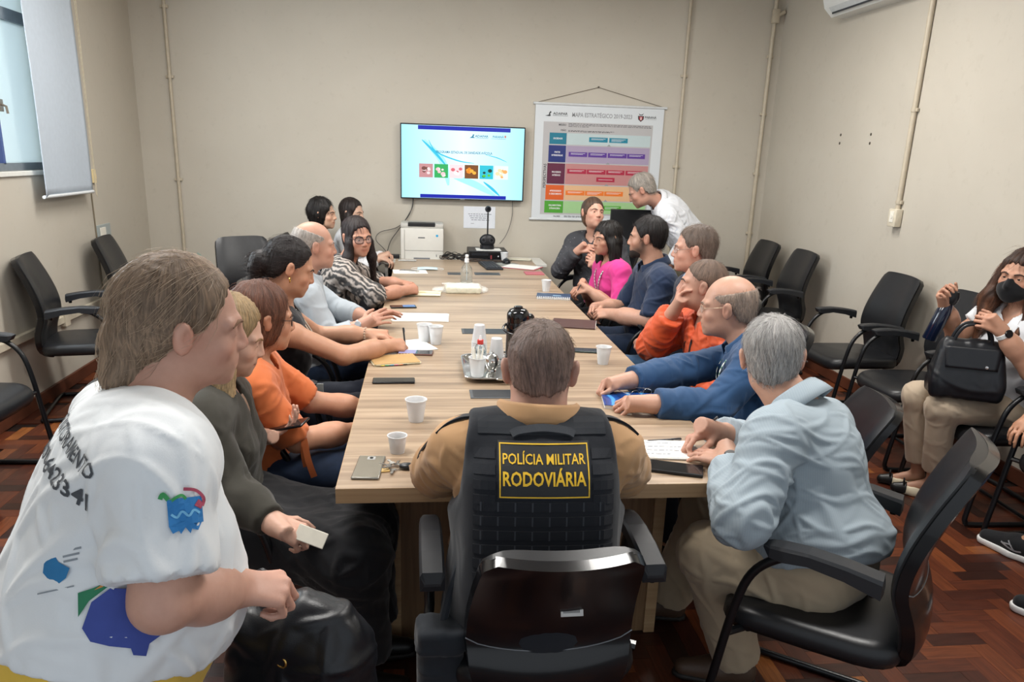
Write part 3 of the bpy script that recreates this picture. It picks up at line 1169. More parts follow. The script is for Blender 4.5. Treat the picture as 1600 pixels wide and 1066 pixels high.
GW, GT = 'chairs along the walls', 'chairs around the meeting table'
chair('sled', 2.48, 4.72, 92, 'empty black chair against the side wall nearest the corner conduit', GW)
chair('sled', 2.48, 4.02, 90, 'empty black chair against the side wall, second from the corner conduit', GW)
chair('sled', 2.50, 2.72, 90, 'empty black chair against the side wall below the socket box', GW)
chair('sled', 2.50, 2.03, 88, 'empty black chair beside the masked woman, toward the socket box', GW)
chair('sled', 2.50, 1.36, 88, 'black chair under the masked woman in beige trousers', GW)
chair('sled', 2.52, 0.72, 92, 'black chair under the person in black sneakers', GW)
chair('sled', -2.47, 2.98, -78, 'empty black armchair under the window blind', GW)
chair('sled', -2.56, 1.75, -92, 'black chair beside the window wall with only its front in view', GW)
chair('sled', -2.42, 4.0, -86, 'empty black chair in the corner behind the woman in the white shirt', GW)
chair('sled', -1.62, 3.92, -150, 'black chair standing behind the woman with the dark bun', GW)
chair('sled', -1.0, 0.33, -88, 'black chair under the woman with long blonde hair', GT)
chair('sled', -0.95, 0.92, -90, 'black chair under the woman in the orange blouse', GT)
chair('sled', -1.0, 1.50, -90, 'black chair under the woman with the dark bun', GT)
chair('sled', -1.0, 2.22, -90, 'black chair under the balding man in the pale shirt', GT)
chair('sled', -0.97, 3.0, -88, 'black chair under the woman in the leaf pattern blouse', GT)
chair('sled', -1.20, 4.42, -90, 'black chair under the woman with wavy black hair', GT)
chair('sled', -0.98, 5.0, -92, 'black chair under the woman in white behind the pattern blouse', GT)
off_ch = chair('swivel', -0.065, -0.205, 1, 'black swivel chair under the officer, its glossy back facing out', GT)
chair('sled', 0.81, -0.13, 53, 'black armchair under the grey haired man in pale blue', GT)
chair('swivel', 0.98, 0.60, 78, 'black swivel chair behind the man in the dark blue shirt with lanyard', GT)
chair('sled', 1.0, 1.22, 82, 'black chair under the man in the orange jacket', GT)
chair('sled', 1.08, 1.95, 90, 'black chair under the man with thin glasses', GT)
chair('sled', 1.06, 2.68, 90, 'black chair under the bearded man in navy', GT)
chair('sled', 1.02, 3.36, 92, 'black chair under the woman in the pink top', GT)
chair('sled', 1.0, 4.05, 110, 'black chair under the woman in the charcoal blouse', GT)
# property label on the officer's chair
m = MB().box((-0.026, -0.001, -0.011), (0.026, 0.001, 0.011), 0.0008)
o = m.build('asset_label', simple('label_silver', '#b5b3b0', 0.35, 0.3), off_ch)
_, y_, z_ = low_back([(0, *back_prof(0.72))])[0]
o.location = (0.035, y_ - 0.0315, z_)
o.rotation_euler = (math.radians(-22), 0, 0)
f = Flat(frame((0, -0.0012, 0), (1, 0, 0), (0, 0, 1)))
for k in range(13):
    f.rect(-0.02 + k * 0.003, -0.003, -0.0185 + k * 0.003, 0.004, 0.0004)
f.build('barcode', simple('ink', '#26262a', 0.5), o)['kind'] = 'stuff'
# ------------------------------------------------------------------ television
TVX, TVZ, TVW, TVH = -0.008, 1.57, 1.125, 0.655
tv = thing('television', 'flat television on the far wall showing a pale blue slide', 'television', (TVX, YB - 0.071, TVZ))
MB().box((-TVW / 2, -0.005, -TVH / 2), (TVW / 2, 0.045, TVH / 2), 0.006).build('casing', simple('tv_black', '#15161a', 0.3), tv)
MB().box((-0.15, 0.045, -0.12), (0.15, 0.068, 0.12)).build('wall_bracket', simple('tv_black', '#15161a', 0.3), tv)
sw, sh = TVW / 2 - 0.011, TVH / 2 - 0.011


def screen_material():
    t = NT('slide_background')
    v = t.coords((1, 1, 1))
    sp = t.n('ShaderNodeSeparateXYZ')
    t.l(v, sp.inputs[0])
    ab = t.n('ShaderNodeMath', operation='ABSOLUTE')
    t.l(sp.outputs['X'], ab.inputs[0])
    c = t.ramp(ab.outputs[0], [(0.0, '#e2fbff'), (0.28, '#c6f3ff'), (0.55, '#a6e9fb')])
    t.l(c, t.bs.inputs['Emission Color'])
    t.bs.inputs['Emission Strength'].default_value = 0.98
    t.bs.inputs['Base Color'].default_value = (0.01, 0.01, 0.01, 1)
    t.set(Roughness=0.25)
    return t.m


def scr():
    return Flat(frame((0, -0.0056, 0), (1, 0, 0), (0, 0, 1)))


scr().rect(-sw, -sh, sw, sh, 0).build('screen', screen_material(), tv)
scr().rect(-0.405, sh - 0.038, 0.425, sh - 0.003, 0.0004).rect(-0.385, -sh + 0.002, 0.40, -sh + 0.034, 0.0004).build('slide_bands', emit('slide_navy', '#0a1ea8', 0.9), tv)
f = scr()
# sweeping ribbons
def ribbon(f, pts, w, z):
    P = smoothpts([(x, y, 0) for x, y in pts], 8)
    n = len(P)
    V = []
    for i, p in enumerate(P):
        d = (P[min(i + 1, n - 1)] - P[max(i - 1, 0)]).normalized()
        ww = w * (0.25 + math.sin(math.pi * min(1, i / (n - 1))) * 0.75)
        V += [(p.x - d.y * ww, p.y + d.x * ww), (p.x + d.y * ww, p.y - d.x * ww)]
    f.push(V, [(2 * i, 2 * i + 1, 2 * i + 3, 2 * i + 2) for i in range(n - 1)], z)


ribbon(f, [(-0.37, 0.19), (-0.25, 0.08), (-0.15, -0.03)], 0.012, 0.0003)
ribbon(f, [(-0.31, 0.19), (-0.24, 0.09), (-0.05, 0.02), (0.1, 0.0)], 0.006, 0.0003)
ribbon(f, [(0.2, 0.08), (0.31, 0.055), (0.4, 0.02)], 0.004, 0.0003)
ribbon(f, [(0.19, -0.16), (0.27, -0.22), (0.34, -0.28)], 0.012, 0.0003)
f.build('slide_ribbons', emit('slide_cyan', '#35bfe0', 0.95), tv)
f = scr()
ribbon(f, [(-0.35, 0.19), (-0.18, 0.0), (-0.13, -0.2)], 0.03, 0.0002)
ribbon(f, [(-0.1, -0.12), (0.1, -0.18), (0.3, -0.28)], 0.03, 0.0002)
f.build('slide_ribbons', emit('slide_pale', '#a4ecf8', 0.98), tv)
f = scr()
f.text('PROGRAMA ESTADUAL DE SANIDADE AVÍCOLA', 0.01, 0.09, 0.030, 0.0006, True, sx=0.78)
f.text('ADAPAR', 0.165, 0.236, 0.028, 0.0006, True, sx=1.1)
f.text('PARANÁ', 0.315, 0.236, 0.026, 0.0006, True, sx=1.0)
f.rect(0.11, 0.218, 0.225, 0.2205, 0.0006).rect(0.25, 0.218, 0.385, 0.2205, 0.0006)
f.poly([(0.055, 0.22), (0.08, 0.235), (0.085, 0.252), (0.1, 0.25), (0.09, 0.232), (0.105, 0.221)], 0.0006)
f.build('slide_text', emit('slide_teal_text', '#1c7fa6', 0.8), tv)
f = scr()
f.poly([(0.372, 0.25), (0.386, 0.25), (0.388, 0.236), (0.379, 0.226), (0.37, 0.236)], 0.0006)
f.build('slide_crest', emit('slide_crest', '#c9807a', 0.9), tv)
# row of six little photographs on the slide
pics = [('#c98f92', '#7a4a44', '#f2dede'), ('#2fae5d', '#f3c9cf', '#ffe6e6'), ('#f6dfe3', '#dc6a76', '#ffffff'), ('#7d4a1e', '#f08c1c', '#ffb540'), ('#2cc3d8', '#143a34', '#58c93a'), ('#e6f6f8', '#f1b067', '#fbe0b0')]
for i, (a_, b_, c_) in enumerate(pics):
    x0 = -0.395 + i * 0.137
    pf = scr().rect(x0, -0.135, x0 + 0.124, -0.015, 0.0006).build('slide_photo', emit('pic_a%d' % i, a_, 0.9), tv)
    f = scr()
    g = scr()
    r2 = random.Random(i)
    for k in range(7):
        cx, cy, r_ = x0 + r2.uniform(0.025, 0.1), -0.135 + r2.uniform(0.02, 0.085), r2.uniform(0.01, 0.022)
        tgt = f if k % 2 else g
        tgt.poly([(min(max(cx + r_ * math.cos(q), x0), x0 + 0.124), cy + r_ * 0.8 * math.sin(q)) for q in [2 * math.pi * w / 14 for w in range(14)]], 0.0008 + k * 0.0001)
    f.build('photo_blob', emit('pic_b%d' % i, b_, 0.9), pf)
    g.build('photo_blob', emit('pic_c%d' % i, c_, 0.9), pf)
MB().box((-0.02, -0.008, -TVH / 2 + 0.002), (0.02, -0.005, -TVH / 2 + 0.008)).build('maker_badge', simple('badge_silver', '#9aa0a6', 0.3, 0.7), tv)

# ------------------------------------------------------------------ hanging banner
bn = thing('wall_banner', 'white hanging banner of coloured strategy rows on the far wall', 'banner', (1.245, YB - 0.012, 1.60))
BW, BH = 0.60, 0.515
t_ = NT('banner_vinyl')
t_.bs.inputs['Base Color'].default_value = lin('#cfd4d8')
t_.set(Roughness=0.42)
n_ = t_.noise(t_.coords((1, 1, 0.4)), 3, 2)
t_.bump(n_, 0.25, 0.02)
MB().box((-BW, -0.002, -BH), (BW, 0.002, BH)).build('sheet', t_.m, bn)
for z in (BH, -BH):
    MB().tube([(-BW - 0.02, 0, z), (BW + 0.025, 0, z)], 0.012, n=10).build('rod', simple('rod_white', '#c9ccce', 0.4), bn, smooth=True)
m = MB()
m.tube([(-BW + 0.02, 0, BH + 0.01), (-0.03, 0, BH + 0.155)], 0.0022, n=5).tube([(-0.03, 0, BH + 0.155), (BW - 0.02, 0, BH + 0.01)], 0.0022, n=5)
m.build('hanging_cord', simple('cord_grey', '#6b6154', 0.7), bn)
MB().sphere((-0.03, 0, BH + 0.158), 0.008).build('nail', simple('nail', '#5c5850', 0.4, 0.6), bn, smooth=True)


def ban():
    return Flat(frame((0, -0.0022, 0), (1, 0, 0), (0, 0, 1)))


def prt(c):
    return simple('print_' + c.strip('#'), c, 0.45, var=0.01)


# grid: x from -0.6..0.6, measured from the photograph
ban().rect(-0.52, -0.47, 0.505, 0.36, 0.0003).build('print_panel', prt('#b3b1b2'), bn)
rows = [(0.265, 0.165, '#12728a', '#b7c7c9', '#0f7c96', 'SOCIEDADE'), (0.155, 0.005, '#1f2e70', '#a294ad', '#57338c', 'PARTES INTERESSADAS'),
        (-0.005, -0.19, '#5c1f3c', '#b8807f', '#a62340', 'PROCESSOS INTERNOS'), (-0.20, -0.335, '#d05c22', '#d8ae85', '#e0752a', 'APRENDIZADO E CRESCIMENTO'), (-0.345, -0.455, '#4d9a33', '#9cc48c', '#57a83a', 'ORÇAMENTÁRIA E FINANCEIRA')]
boxes = [[(-0.09, 0.085), (0.10, 0.275)], [(-0.275, -0.10), (-0.09, 0.085), (0.095, 0.275), (0.28, 0.45)], [(-0.28, -0.10), (-0.095, 0.085), (0.09, 0.265), (0.275, 0.445)], [(-0.285, -0.105), (-0.1, 0.08), (0.085, 0.265)], [(-0.1, 0.07), (0.08, 0.255)]]
for (z1, z0, c1, c2, c3, lab), bx in zip(rows, boxes):
    ban().rect(-0.46 - 0.02 * (0.27 - z1) / 0.6, z0, -0.302, z1, 0.0006).build('print_heading', prt(c1), bn)
    ban().rect(-0.298, z0, 0.49, z1, 0.0006).build('print_row', prt(c2), bn)
    f = ban()
    wt = ban()
    for b0, b1 in bx:
        zc = (z0 + z1) / 2 + (0.025 if lab.startswith('PROC') else 0)
        f.rect(b0, zc - 0.021, b1, zc + 0.021, 0.0009)
        for q in range(2 if (b0 * 100) % 2 else 3):
            wt.rect(b0 + 0.02, zc + 0.008 - q * 0.009, b1 - 0.02 - 0.02 * q, zc + 0.0105 - q * 0.009, 0.0012)
    if lab.startswith('PROC'):
        f.rect(0.0, z0 + 0.03, 0.175, z0 + 0.07, 0.0009)
        wt.rect(0.02, z0 + 0.048, 0.155, z0 + 0.051, 0.0012)
    f.build('print_boxes', prt(c3), bn)
    ws = lab.split(' ', 1)
    for q, w in enumerate(ws):
        wt.text(w, -0.382, (z0 + z1) / 2 + (0.0 if len(ws) == 1 else 0.014 - 0.028 * q), 0.021, 0.0012, True, sx=0.75)
    wt.build('print_white', prt('#e8e8ea'), bn)['kind'] = 'stuff'
dk = ban()
dk.text('MISSÃO', -0.345, 0.335, 0.024, 0.0006, True, sx=0.85).text('VISÃO', -0.335, 0.288, 0.022, 0.0006, True, sx=0.85).text('VALORES', -0.36, -0.487, 0.02, 0.0006, True, sx=0.8)
for q, (z, x1) in enumerate(((0.348, 0.48), (0.336, 0.49), (0.324, -0.1), (0.288, 0.14), (0.281, 0.1), (-0.482, 0.1), (-0.49, 0.0))):
    x = -0.29
    r2 = random.Random(q)
    while x < x1:
        w = r2.uniform(0.01, 0.04)
        dk.rect(x, z - 0.002, min(x + w, x1), z + 0.002, 0.0006)
        x += w + 0.006
dk.text('PERSPECTIVAS', -0.49, -0.12, 0.036, 0.0006, False, sx=0.95, rot=math.pi / 2, thick=0.0005)
dk.text('ADAPAR', -0.37, 0.43, 0.030, 0.0006, True, sx=1.15).rect(-0.44, 0.412, -0.30, 0.4145, 0.0006)
dk.poly([(-0.51, 0.41), (-0.475, 0.42), (-0.475, 0.435), (-0.46, 0.452), (-0.452, 0.44), (-0.465, 0.43), (-0.458, 0.41), (-0.468, 0.406)], 0.0006)
dk.text('PARANÁ', 0.475, 0.428, 0.028, 0.0006, True, sx=1.0).rect(0.425, 0.411, 0.53, 0.4125, 0.0006)
# crest with bird wings and shield
dk.poly([(0.36, 0.462), (0.375, 0.452), (0.39, 0.452), (0.41, 0.464), (0.397, 0.446), (0.37, 0.446)], 0.0006)
dk.poly([(0.355, 0.44), (0.412, 0.44), (0.41, 0.41), (0.384, 0.388), (0.358, 0.41)], 0.0005)
dk.build('print_black', prt('#2b2c30'), bn)
ban().poly([(0.366, 0.434), (0.402, 0.434), (0.4, 0.412), (0.384, 0.398), (0.368, 0.412)], 0.0009).build('print_crest', prt('#a33a44'), bn)
ban().poly([(0.379, 0.428), (0.39, 0.428), (0.389, 0.405), (0.38, 0.405)], 0.0012).build('print_crest_mark', prt('#e3dada'), bn)
ban().text('MAPA ESTRATÉGICO 2019-2023', 0.02, 0.425, 0.052, 0.0006, True, sx=0.78).build('print_title', prt('#8d8f93'), bn)
ar = ban()
for z in (0.16, 0.0, -0.195, -0.34):
    ar.poly([(0.08, z), (0.1, z + 0.018), (0.12, z)], 0.0012)
ar.build('print_arrows', prt('#8f9496'), bn)

# notice sheet
nt = thing('notice_sheet', 'white printed notice taped to the wall under the television', 'notice', (0.157, YB - 0.003, 1.083))
MB().box((-0.148, -0.001, -0.1), (0.148, 0.001, 0.1)).build('sheet', simple('paper_cool', '#d9dde4', 0.6, var=0.02), nt)
f = Flat(frame((0, -0.0012, 0), (1, 0, 0), (0, 0, 1)))
r2 = random.Random(4)
for q in range(4):
    x = -0.105 + 0.01 * q
    while x < 0.10 - 0.012 * q:
        w = r2.uniform(0.012, 0.035)
        f.rect(x, 0.028 - q * 0.018, x + w, 0.034 - q * 0.018, 0.0003)
        x += w + 0.007
f.rect(-0.08, -0.058, -0.05, -0.054, 0.0003)
f.build('printed_lines', simple('ink_grey', '#7b7f8a', 0.6), nt)

# hanging cables
def cable(name, label, pts, r, c, cat='cable'):
    return props(MB().tube(smoothpts(pts, 7), r, n=6).build(name, simple('cable_' + c.strip('#'), c, 0.5), smooth=True), label, cat)


cable('hanging_cable', 'dark cable hanging from the television down behind the printer', [(-0.46, 5.27, 1.26), (-0.47, 5.265, 1.15), (-0.56, 5.26, 1.0), (-0.66, 5.255, 0.86), (-0.70, 5.24, 0.745)], 0.0035, '#3b3a3a')
cable('hanging_cable', 'thinner cable looping beside the printer from the television', [(-0.45, 5.28, 1.26), (-0.49, 5.275, 1.1), (-0.60, 5.27, 0.98), (-0.76, 5.26, 0.93), (-0.80, 5.25, 0.86), (-0.73, 5.2, 0.79), (-0.70, 5.16, 0.76)], 0.003, '#4b4a4a')
cable('hanging_cable', 'single grey cable hanging below the banner end of the television', [(0.46, 5.275, 1.25), (0.465, 5.275, 1.12), (0.44, 5.27, 1.0), (0.40, 5.26, 0.91), (0.35, 5.24, 0.85)], 0.003, '#6d6a66')

# ------------------------------------------------------------------ on the white desk
pt = thing('laser_printer', 'off white laser printer on the white desk', 'printer', (-0.375, 5.07, 0.72))
PG = simple('printer_grey', '#cfcdc6', 0.42, var=0.015)
m = MB()
m.box((-0.19, -0.15, 0.0), (0.19, 0.15, 0.285), 0.012)
m.build('body', PG, pt, smooth=True)
m = MB()
m.box((-0.19, -0.13, 0.283), (0.19, 0.15, 0.325), 0.012)
m.build('top_cover', simple('printer_top', '#b9b7b1', 0.42), pt, smooth=True)
MB().box((-0.125, -0.135, 0.298), (0.115, -0.02, 0.328), 0.003).build('output_slot', simple('slot_black', '#1a1a1c', 0.5), pt)
m = MB()
m.box((-0.155, -0.153, 0.088), (0.19, -0.148, 0.0905)).box((-0.157, -0.153, 0.006), (-0.154, -0.148, 0.27))
m.build('panel_seam', simple('seam_dark', '#8d8b86', 0.5), pt)
MB().box((-0.075, -0.154, 0.008), (0.07, -0.147, 0.026), 0.003).build('tray_grip', simple('grip_grey', '#6c6e72', 0.5), pt)
MB().lathe([(0, 0), (0.011, 0), (0.011, 0.003), (0, 0.003)], n=14, M=Matrix.Translation((0.132, -0.150, 0.222)) @ Matrix.Rotation(math.pi / 2, 4, 'X')).build('power_button', simple('button_blue', '#2e9fd0', 0.3), pt)
MB().box((-0.035, -0.1525, 0.198), (0.025, -0.149, 0.207)).build('maker_badge', simple('badge_dark', '#5f6064', 0.4), pt)
MB().box((0.125, -0.153, 0.035), (0.131, -0.149, 0.055)).build('fill_gauge', simple('grip_grey', '#6c6e72', 0.5), pt)

pc = thing('desktop_computer', 'slim black desktop computer lying on the white desk', 'computer', (0.215, 5.04, 0.72))
MB().box((-0.175, -0.16, 0.006), (0.175, 0.17, 0.1), 0.004).build('case', simple('pc_black', '#17181c', 0.4), pc)
MB().box((-0.17, -0.164, 0.01), (0.17, -0.158, 0.094), 0.003).build('front_panel', simple('pc_panel', '#101114', 0.25), pc)
MB().box((-0.15, -0.166, 0.06), (0.0, -0.162, 0.082), 0.001).build('drive_bay', simple('pc_bay', '#1f2126', 0.3), pc)
MB().box((0.02, -0.166, 0.03), (0.032, -0.162, 0.065), 0.001).build('red_badge', simple('badge_red', '#8c3a40', 0.3), pc)
MB().box((0.085, -0.166, 0.05), (0.095, -0.162, 0.062), 0.001).build('power_light', simple('badge_white', '#d8dade', 0.3), pc)
o = MB().box((0.11, 4.90, 0.821), (0.335, 5.10, 0.8235)).build('paper_sheet', simple('paper_white', '#e6e6e2', 0.6, var=0.02))
props(o, 'white paper sheet lying on the desktop computer', 'paper')
wc = thing('conference_webcam', 'black webcam on a tall stem with round base on the computer', 'webcam', (0.215, 5.02, 0.8245))
m = MB().poly([(0.062 * math.sin(2 * math.pi * k / 28) * (1 + 0.35 * max(0, math.cos(2 * math.pi * k / 28))), 0.05 * math.cos(2 * math.pi * k / 28)) for k in range(28)], 0.035)
m.build('base', simple('cam_black', '#1c1d21', 0.35), wc, smooth=True)
m = MB()
m.sphere((0, 0, 0.075), (0.073, 0.03, 0.06))
m.build('speaker_pod', simple('cam_black', '#1c1d21', 0.35), wc, smooth=True)
for sx in (-0.035, 0.035):
    MB().lathe([(0.014, 0), (0.02, 0), (0.02, 0.006), (0.014, 0.006)], n=16, M=Matrix.Translation((sx, -0.026, 0.08)) @ Matrix.Rotation(math.pi / 2, 4, 'X')).build('speaker_ring', simple('ring_grey', '#4c4e53', 0.3, 0.5), wc)
MB().tube([(0, 0, 0.12), (0, 0, 0.325)], 0.007, n=10).build('stem', simple('cam_black', '#1c1d21', 0.35), wc, smooth=True)
MB().sphere((0, 0, 0.355), 0.029).build('camera_head', simple('cam_gloss', '#3b3e45', 0.15, 0.3), wc, smooth=True)
MB().lathe([(0, 0), (0.014, 0), (0.017, 0.008), (0, 0.008)], n=16, M=Matrix.Translation((0.002, -0.024, 0.358)) @ Matrix.Rotation(math.pi / 2, 4, 'X')).build('lens', simple('lens_dark', '#0b0c10', 0.05), wc)

# tangle of cables between printer and computer
r2 = random.Random(12)
t = thing('cable_tangle', 'tangle of dark cables between the printer and the computer', 'cables', (-0.08, 4.99, 0.72))
for k in range(14):
    pts = [(-0.12 + r2.uniform(-0.02, 0.06), r2.uniform(-0.08, 0.05), r2.uniform(0.01, 0.05))]
    for q in range(5):
        pts.append((-0.1 + q * 0.05 + r2.uniform(-0.03, 0.03), r2.uniform(-0.12, 0.06), r2.uniform(0.008, 0.075)))
    pts.append((0.15, r2.uniform(-0.1, 0.05), r2.uniform(0.01, 0.05)))
    MB().tube(smoothpts(pts, 6), r2.choice([0.003, 0.004, 0.0025]), n=6).build('cable', simple('cable_dark' if k % 3 else 'cable_brown', '#1e1e20' if k % 3 else '#4a3d34', 0.5), t, smooth=True)
t = thing('cable_tangle', 'loose thin cables spilling over the table end before the computer', 'cables', (0.2, 4.72, 0.752))
for k in range(8):
    pts = [(-0.22 + r2.uniform(-0.05, 0.1), 0.05 + r2.uniform(-0.05, 0.02), 0.004)]
    for q in range(5):
        pts.append((-0.2 + q * 0.09 + r2.uniform(-0.05, 0.05), r2.uniform(-0.1, 0.05), r2.uniform(0.004, 0.018)))
    MB().tube(smoothpts(pts, 6), 0.003, n=6).build('cable', simple('cable_brown' if k % 2 else 'cable_dark', '#4a3d34', 0.5), t, smooth=True)
ad = thing('power_adapter', 'black power adapter beside the printer on the desk', 'adapter', (-0.63, 5.05, 0.72))
MB().box((-0.06, -0.03, 0.0), (0.05, 0.03, 0.035), 0.005).build('brick_body', simple('pc_black', '#17181c', 0.4), ad)
MB().tube(smoothpts([(-0.06, 0, 0.018), (-0.09, 0.01, 0.01), (-0.1, 0.06, 0.01)], 5), 0.004, n=6).build('lead', simple('cable_dark', '#1e1e20', 0.5), ad)
t = thing('paper_stack', 'loose cream papers lying on the desk beside the computer', 'papers', (0.52, 5.03, 0.72))
for k in range(6):
    o = MB().box((-0.11, -0.07, 0.0), (0.11, 0.07, 0.002)).build('sheet', simple('paper_cream', '#dcd8c6', 0.6, var=0.03), t)
    o.location = (rng.uniform(-0.03, 0.03), rng.uniform(-0.03, 0.03), 0.0005 + k * 0.0032)
    o.rotation_euler = (0, 0, rng.uniform(-0.5, 0.3))

# monitor the standing man looks down at, on a small trolley
t = thing('computer_monitor', 'black monitor with its back to the table before the banner', 'monitor', (1.40, 4.55, 0.74))
MB().box((-0.17, -0.02, 0.16), (0.19, 0.02, 0.50), 0.006).build('panel', simple('monitor_black', '#101114', 0.45), t)
MB().box((-0.16, 0.018, 0.17), (0.18, 0.0215, 0.49)).build('screen', simple('screen_off', '#07080a', 0.1), t)
MB().box((-0.03, -0.04, 0.02), (0.05, -0.015, 0.25), 0.005).build('stand', simple('monitor_black', '#101114', 0.45), t)
MB().box((-0.1, -0.1, 0.0), (0.12, 0.06, 0.02), 0.005).build('foot', simple('monitor_black', '#101114', 0.45), t)
t = thing('monitor_desk', 'small white desk carrying the monitor near the banner', 'desk', (1.45, 4.62, 0))
MB().box((-0.3, -0.25, 0.715), (0.3, 0.25, 0.74), 0.003).build('desktop', DW, t)
for x in (-0.28, 0.255):
    MB().box((x, -0.22, 0), (x + 0.025, 0.22, 0.715)).build('side_panel', DW, t)
# ------------------------------------------------------------------ people
def fwd(a):
    a = math.radians(a)
    return A(-math.sin(a), math.cos(a), 0)


def rgt(a):
    a = math.radians(a)
    return A(math.cos(a), math.sin(a), 0)


def headmat(yaw, pitch=0, roll=0):
    p, r = math.radians(pitch), math.radians(roll)
    f = fwd(yaw) * math.cos(p) + A(0, 0, 1) * math.sin(p)
    r0 = rgt(yaw)
    u = np.cross(r0, f)
    R = r0 * math.cos(r) - u * math.sin(r)
    U = u * math.cos(r) + r0 * math.sin(r)
    return np.stack([R, f, U], 1)


def skin_material():
    t = NT('skin')
    a = t.n('ShaderNodeAttribute', attribute_name='Col')
    v = t.coords()
    n = t.ramp(t.noise(v, 38, 4, 0.6), [(0.3, (0.86, 0.83, 0.82, 1)), (0.7, (1, 1, 1, 1))])
    m = t.n('ShaderNodeMix', data_type='RGBA', blend_type='MULTIPLY')
    m.inputs[0].default_value = 0.6
    t.l(a.outputs['Color'], m.inputs[6])
    t.l(n, m.inputs[7])
    t.l(m.outputs[2], t.bs.inputs['Base Color'])
    t.set(Roughness=0.48)
    t.bs.inputs['Specular IOR Level'].default_value = 0.4
    t.bs.inputs['Subsurface Weight'].default_value = 0.12
    t.bs.inputs['Subsurface Radius'].default_value = (0.012, 0.005, 0.003)
    t.bump(t.noise(v, 330, 3), 0.12, 0.0008)
    return t.m


def hair_material():
    t = NT('hair')
    a = t.n('ShaderNodeAttribute', attribute_name='Col')
    h = t.n('ShaderNodeAttribute', attribute_name='strand')
    mp = t.n('ShaderNodeMapping')
    mp.inputs['Scale'].default_value = (1, 1, 1)
    t.l(h.outputs['Vector'], mp.inputs['Vector'])
    n1 = t.noise(mp.outputs['Vector'], 46, 4, 0.65)
    n2 = t.noise(mp.outputs['Vector'], 7, 2, 0.5)
    c1 = t.ramp(n1, [(0.3, (0.45, 0.44, 0.43, 1)), (0.5, (0.95, 0.95, 0.95, 1)), (0.72, (1.55, 1.5, 1.45, 1))])
    c2 = t.ramp(n2, [(0.3, (0.7, 0.7, 0.7, 1)), (0.7, (1.15, 1.15, 1.15, 1))])
    m = t.n('ShaderNodeMix', data_type='RGBA', blend_type='MULTIPLY')
    m.inputs[0].default_value = 1
    t.l(a.outputs['Color'], m.inputs[6])
    t.l(c1, m.inputs[7])
    m2 = t.n('ShaderNodeMix', data_type='RGBA', blend_type='MULTIPLY')
    m2.inputs[0].default_value = 1
    t.l(m.outputs[2], m2.inputs[6])
    t.l(c2, m2.inputs[7])
    t.l(m2.outputs[2], t.bs.inputs['Base Color'])
    t.set(Roughness=0.5)
    t.bs.inputs['Specular IOR Level'].default_value = 0.35
    t.bump(n1, 0.8, 0.003)
    return t.m


SKIN, HAIR = skin_material(), hair_material()


def eye_material():
    t = NT('eyeball')
    v = t.coords()
    sp = t.n('ShaderNodeSeparateXYZ')
    t.l(v, sp.inputs[0])
    mm = t.n('ShaderNodeMath', operation='MULTIPLY')
    t.l(sp.outputs['Y'], mm.inputs[0])
    mm.inputs[1].default_value = 1 / 0.0125
    c = t.ramp(mm.outputs[0], [(0.84, '#c9c0b8'), (0.87, '#2b1a10'), (0.955, '#3a2214'), (0.965, '#050404')])
    t.l(c, t.bs.inputs['Base Color'])
    t.set(Roughness=0.12)
    return t.m


EYE = eye_material()
_eye_mesh = None


def cloth(name, c, rough=0.8, var=0.05, bs=500, bump=0.2, sheen=0.15, vs=9, spec=0.25):
    return simple(name, c, rough, var=var, vs=vs, bump=bump, bs=bs, bd=0.0007, sheen=sheen, spec=spec)


def bez(H, M, N, t):
    return H * (1 - t) ** 2 + 2 * M * t * (1 - t) + N * t * t


def ik(S, W, l1, l2, hint):
    d = W - S
    L = np.linalg.norm(d)
    if L > (l1 + l2) * 0.995:
        k = L / ((l1 + l2) * 0.995)
        l1, l2 = l1 * k, l2 * k
    d = d / L
    x = (l1 * l1 - l2 * l2 + L * L) / (2 * L)
    h = math.sqrt(max(l1 * l1 - x * x, 0))
    p = hint - d * (hint @ d)
    return S + d * x + nrm(p) * h


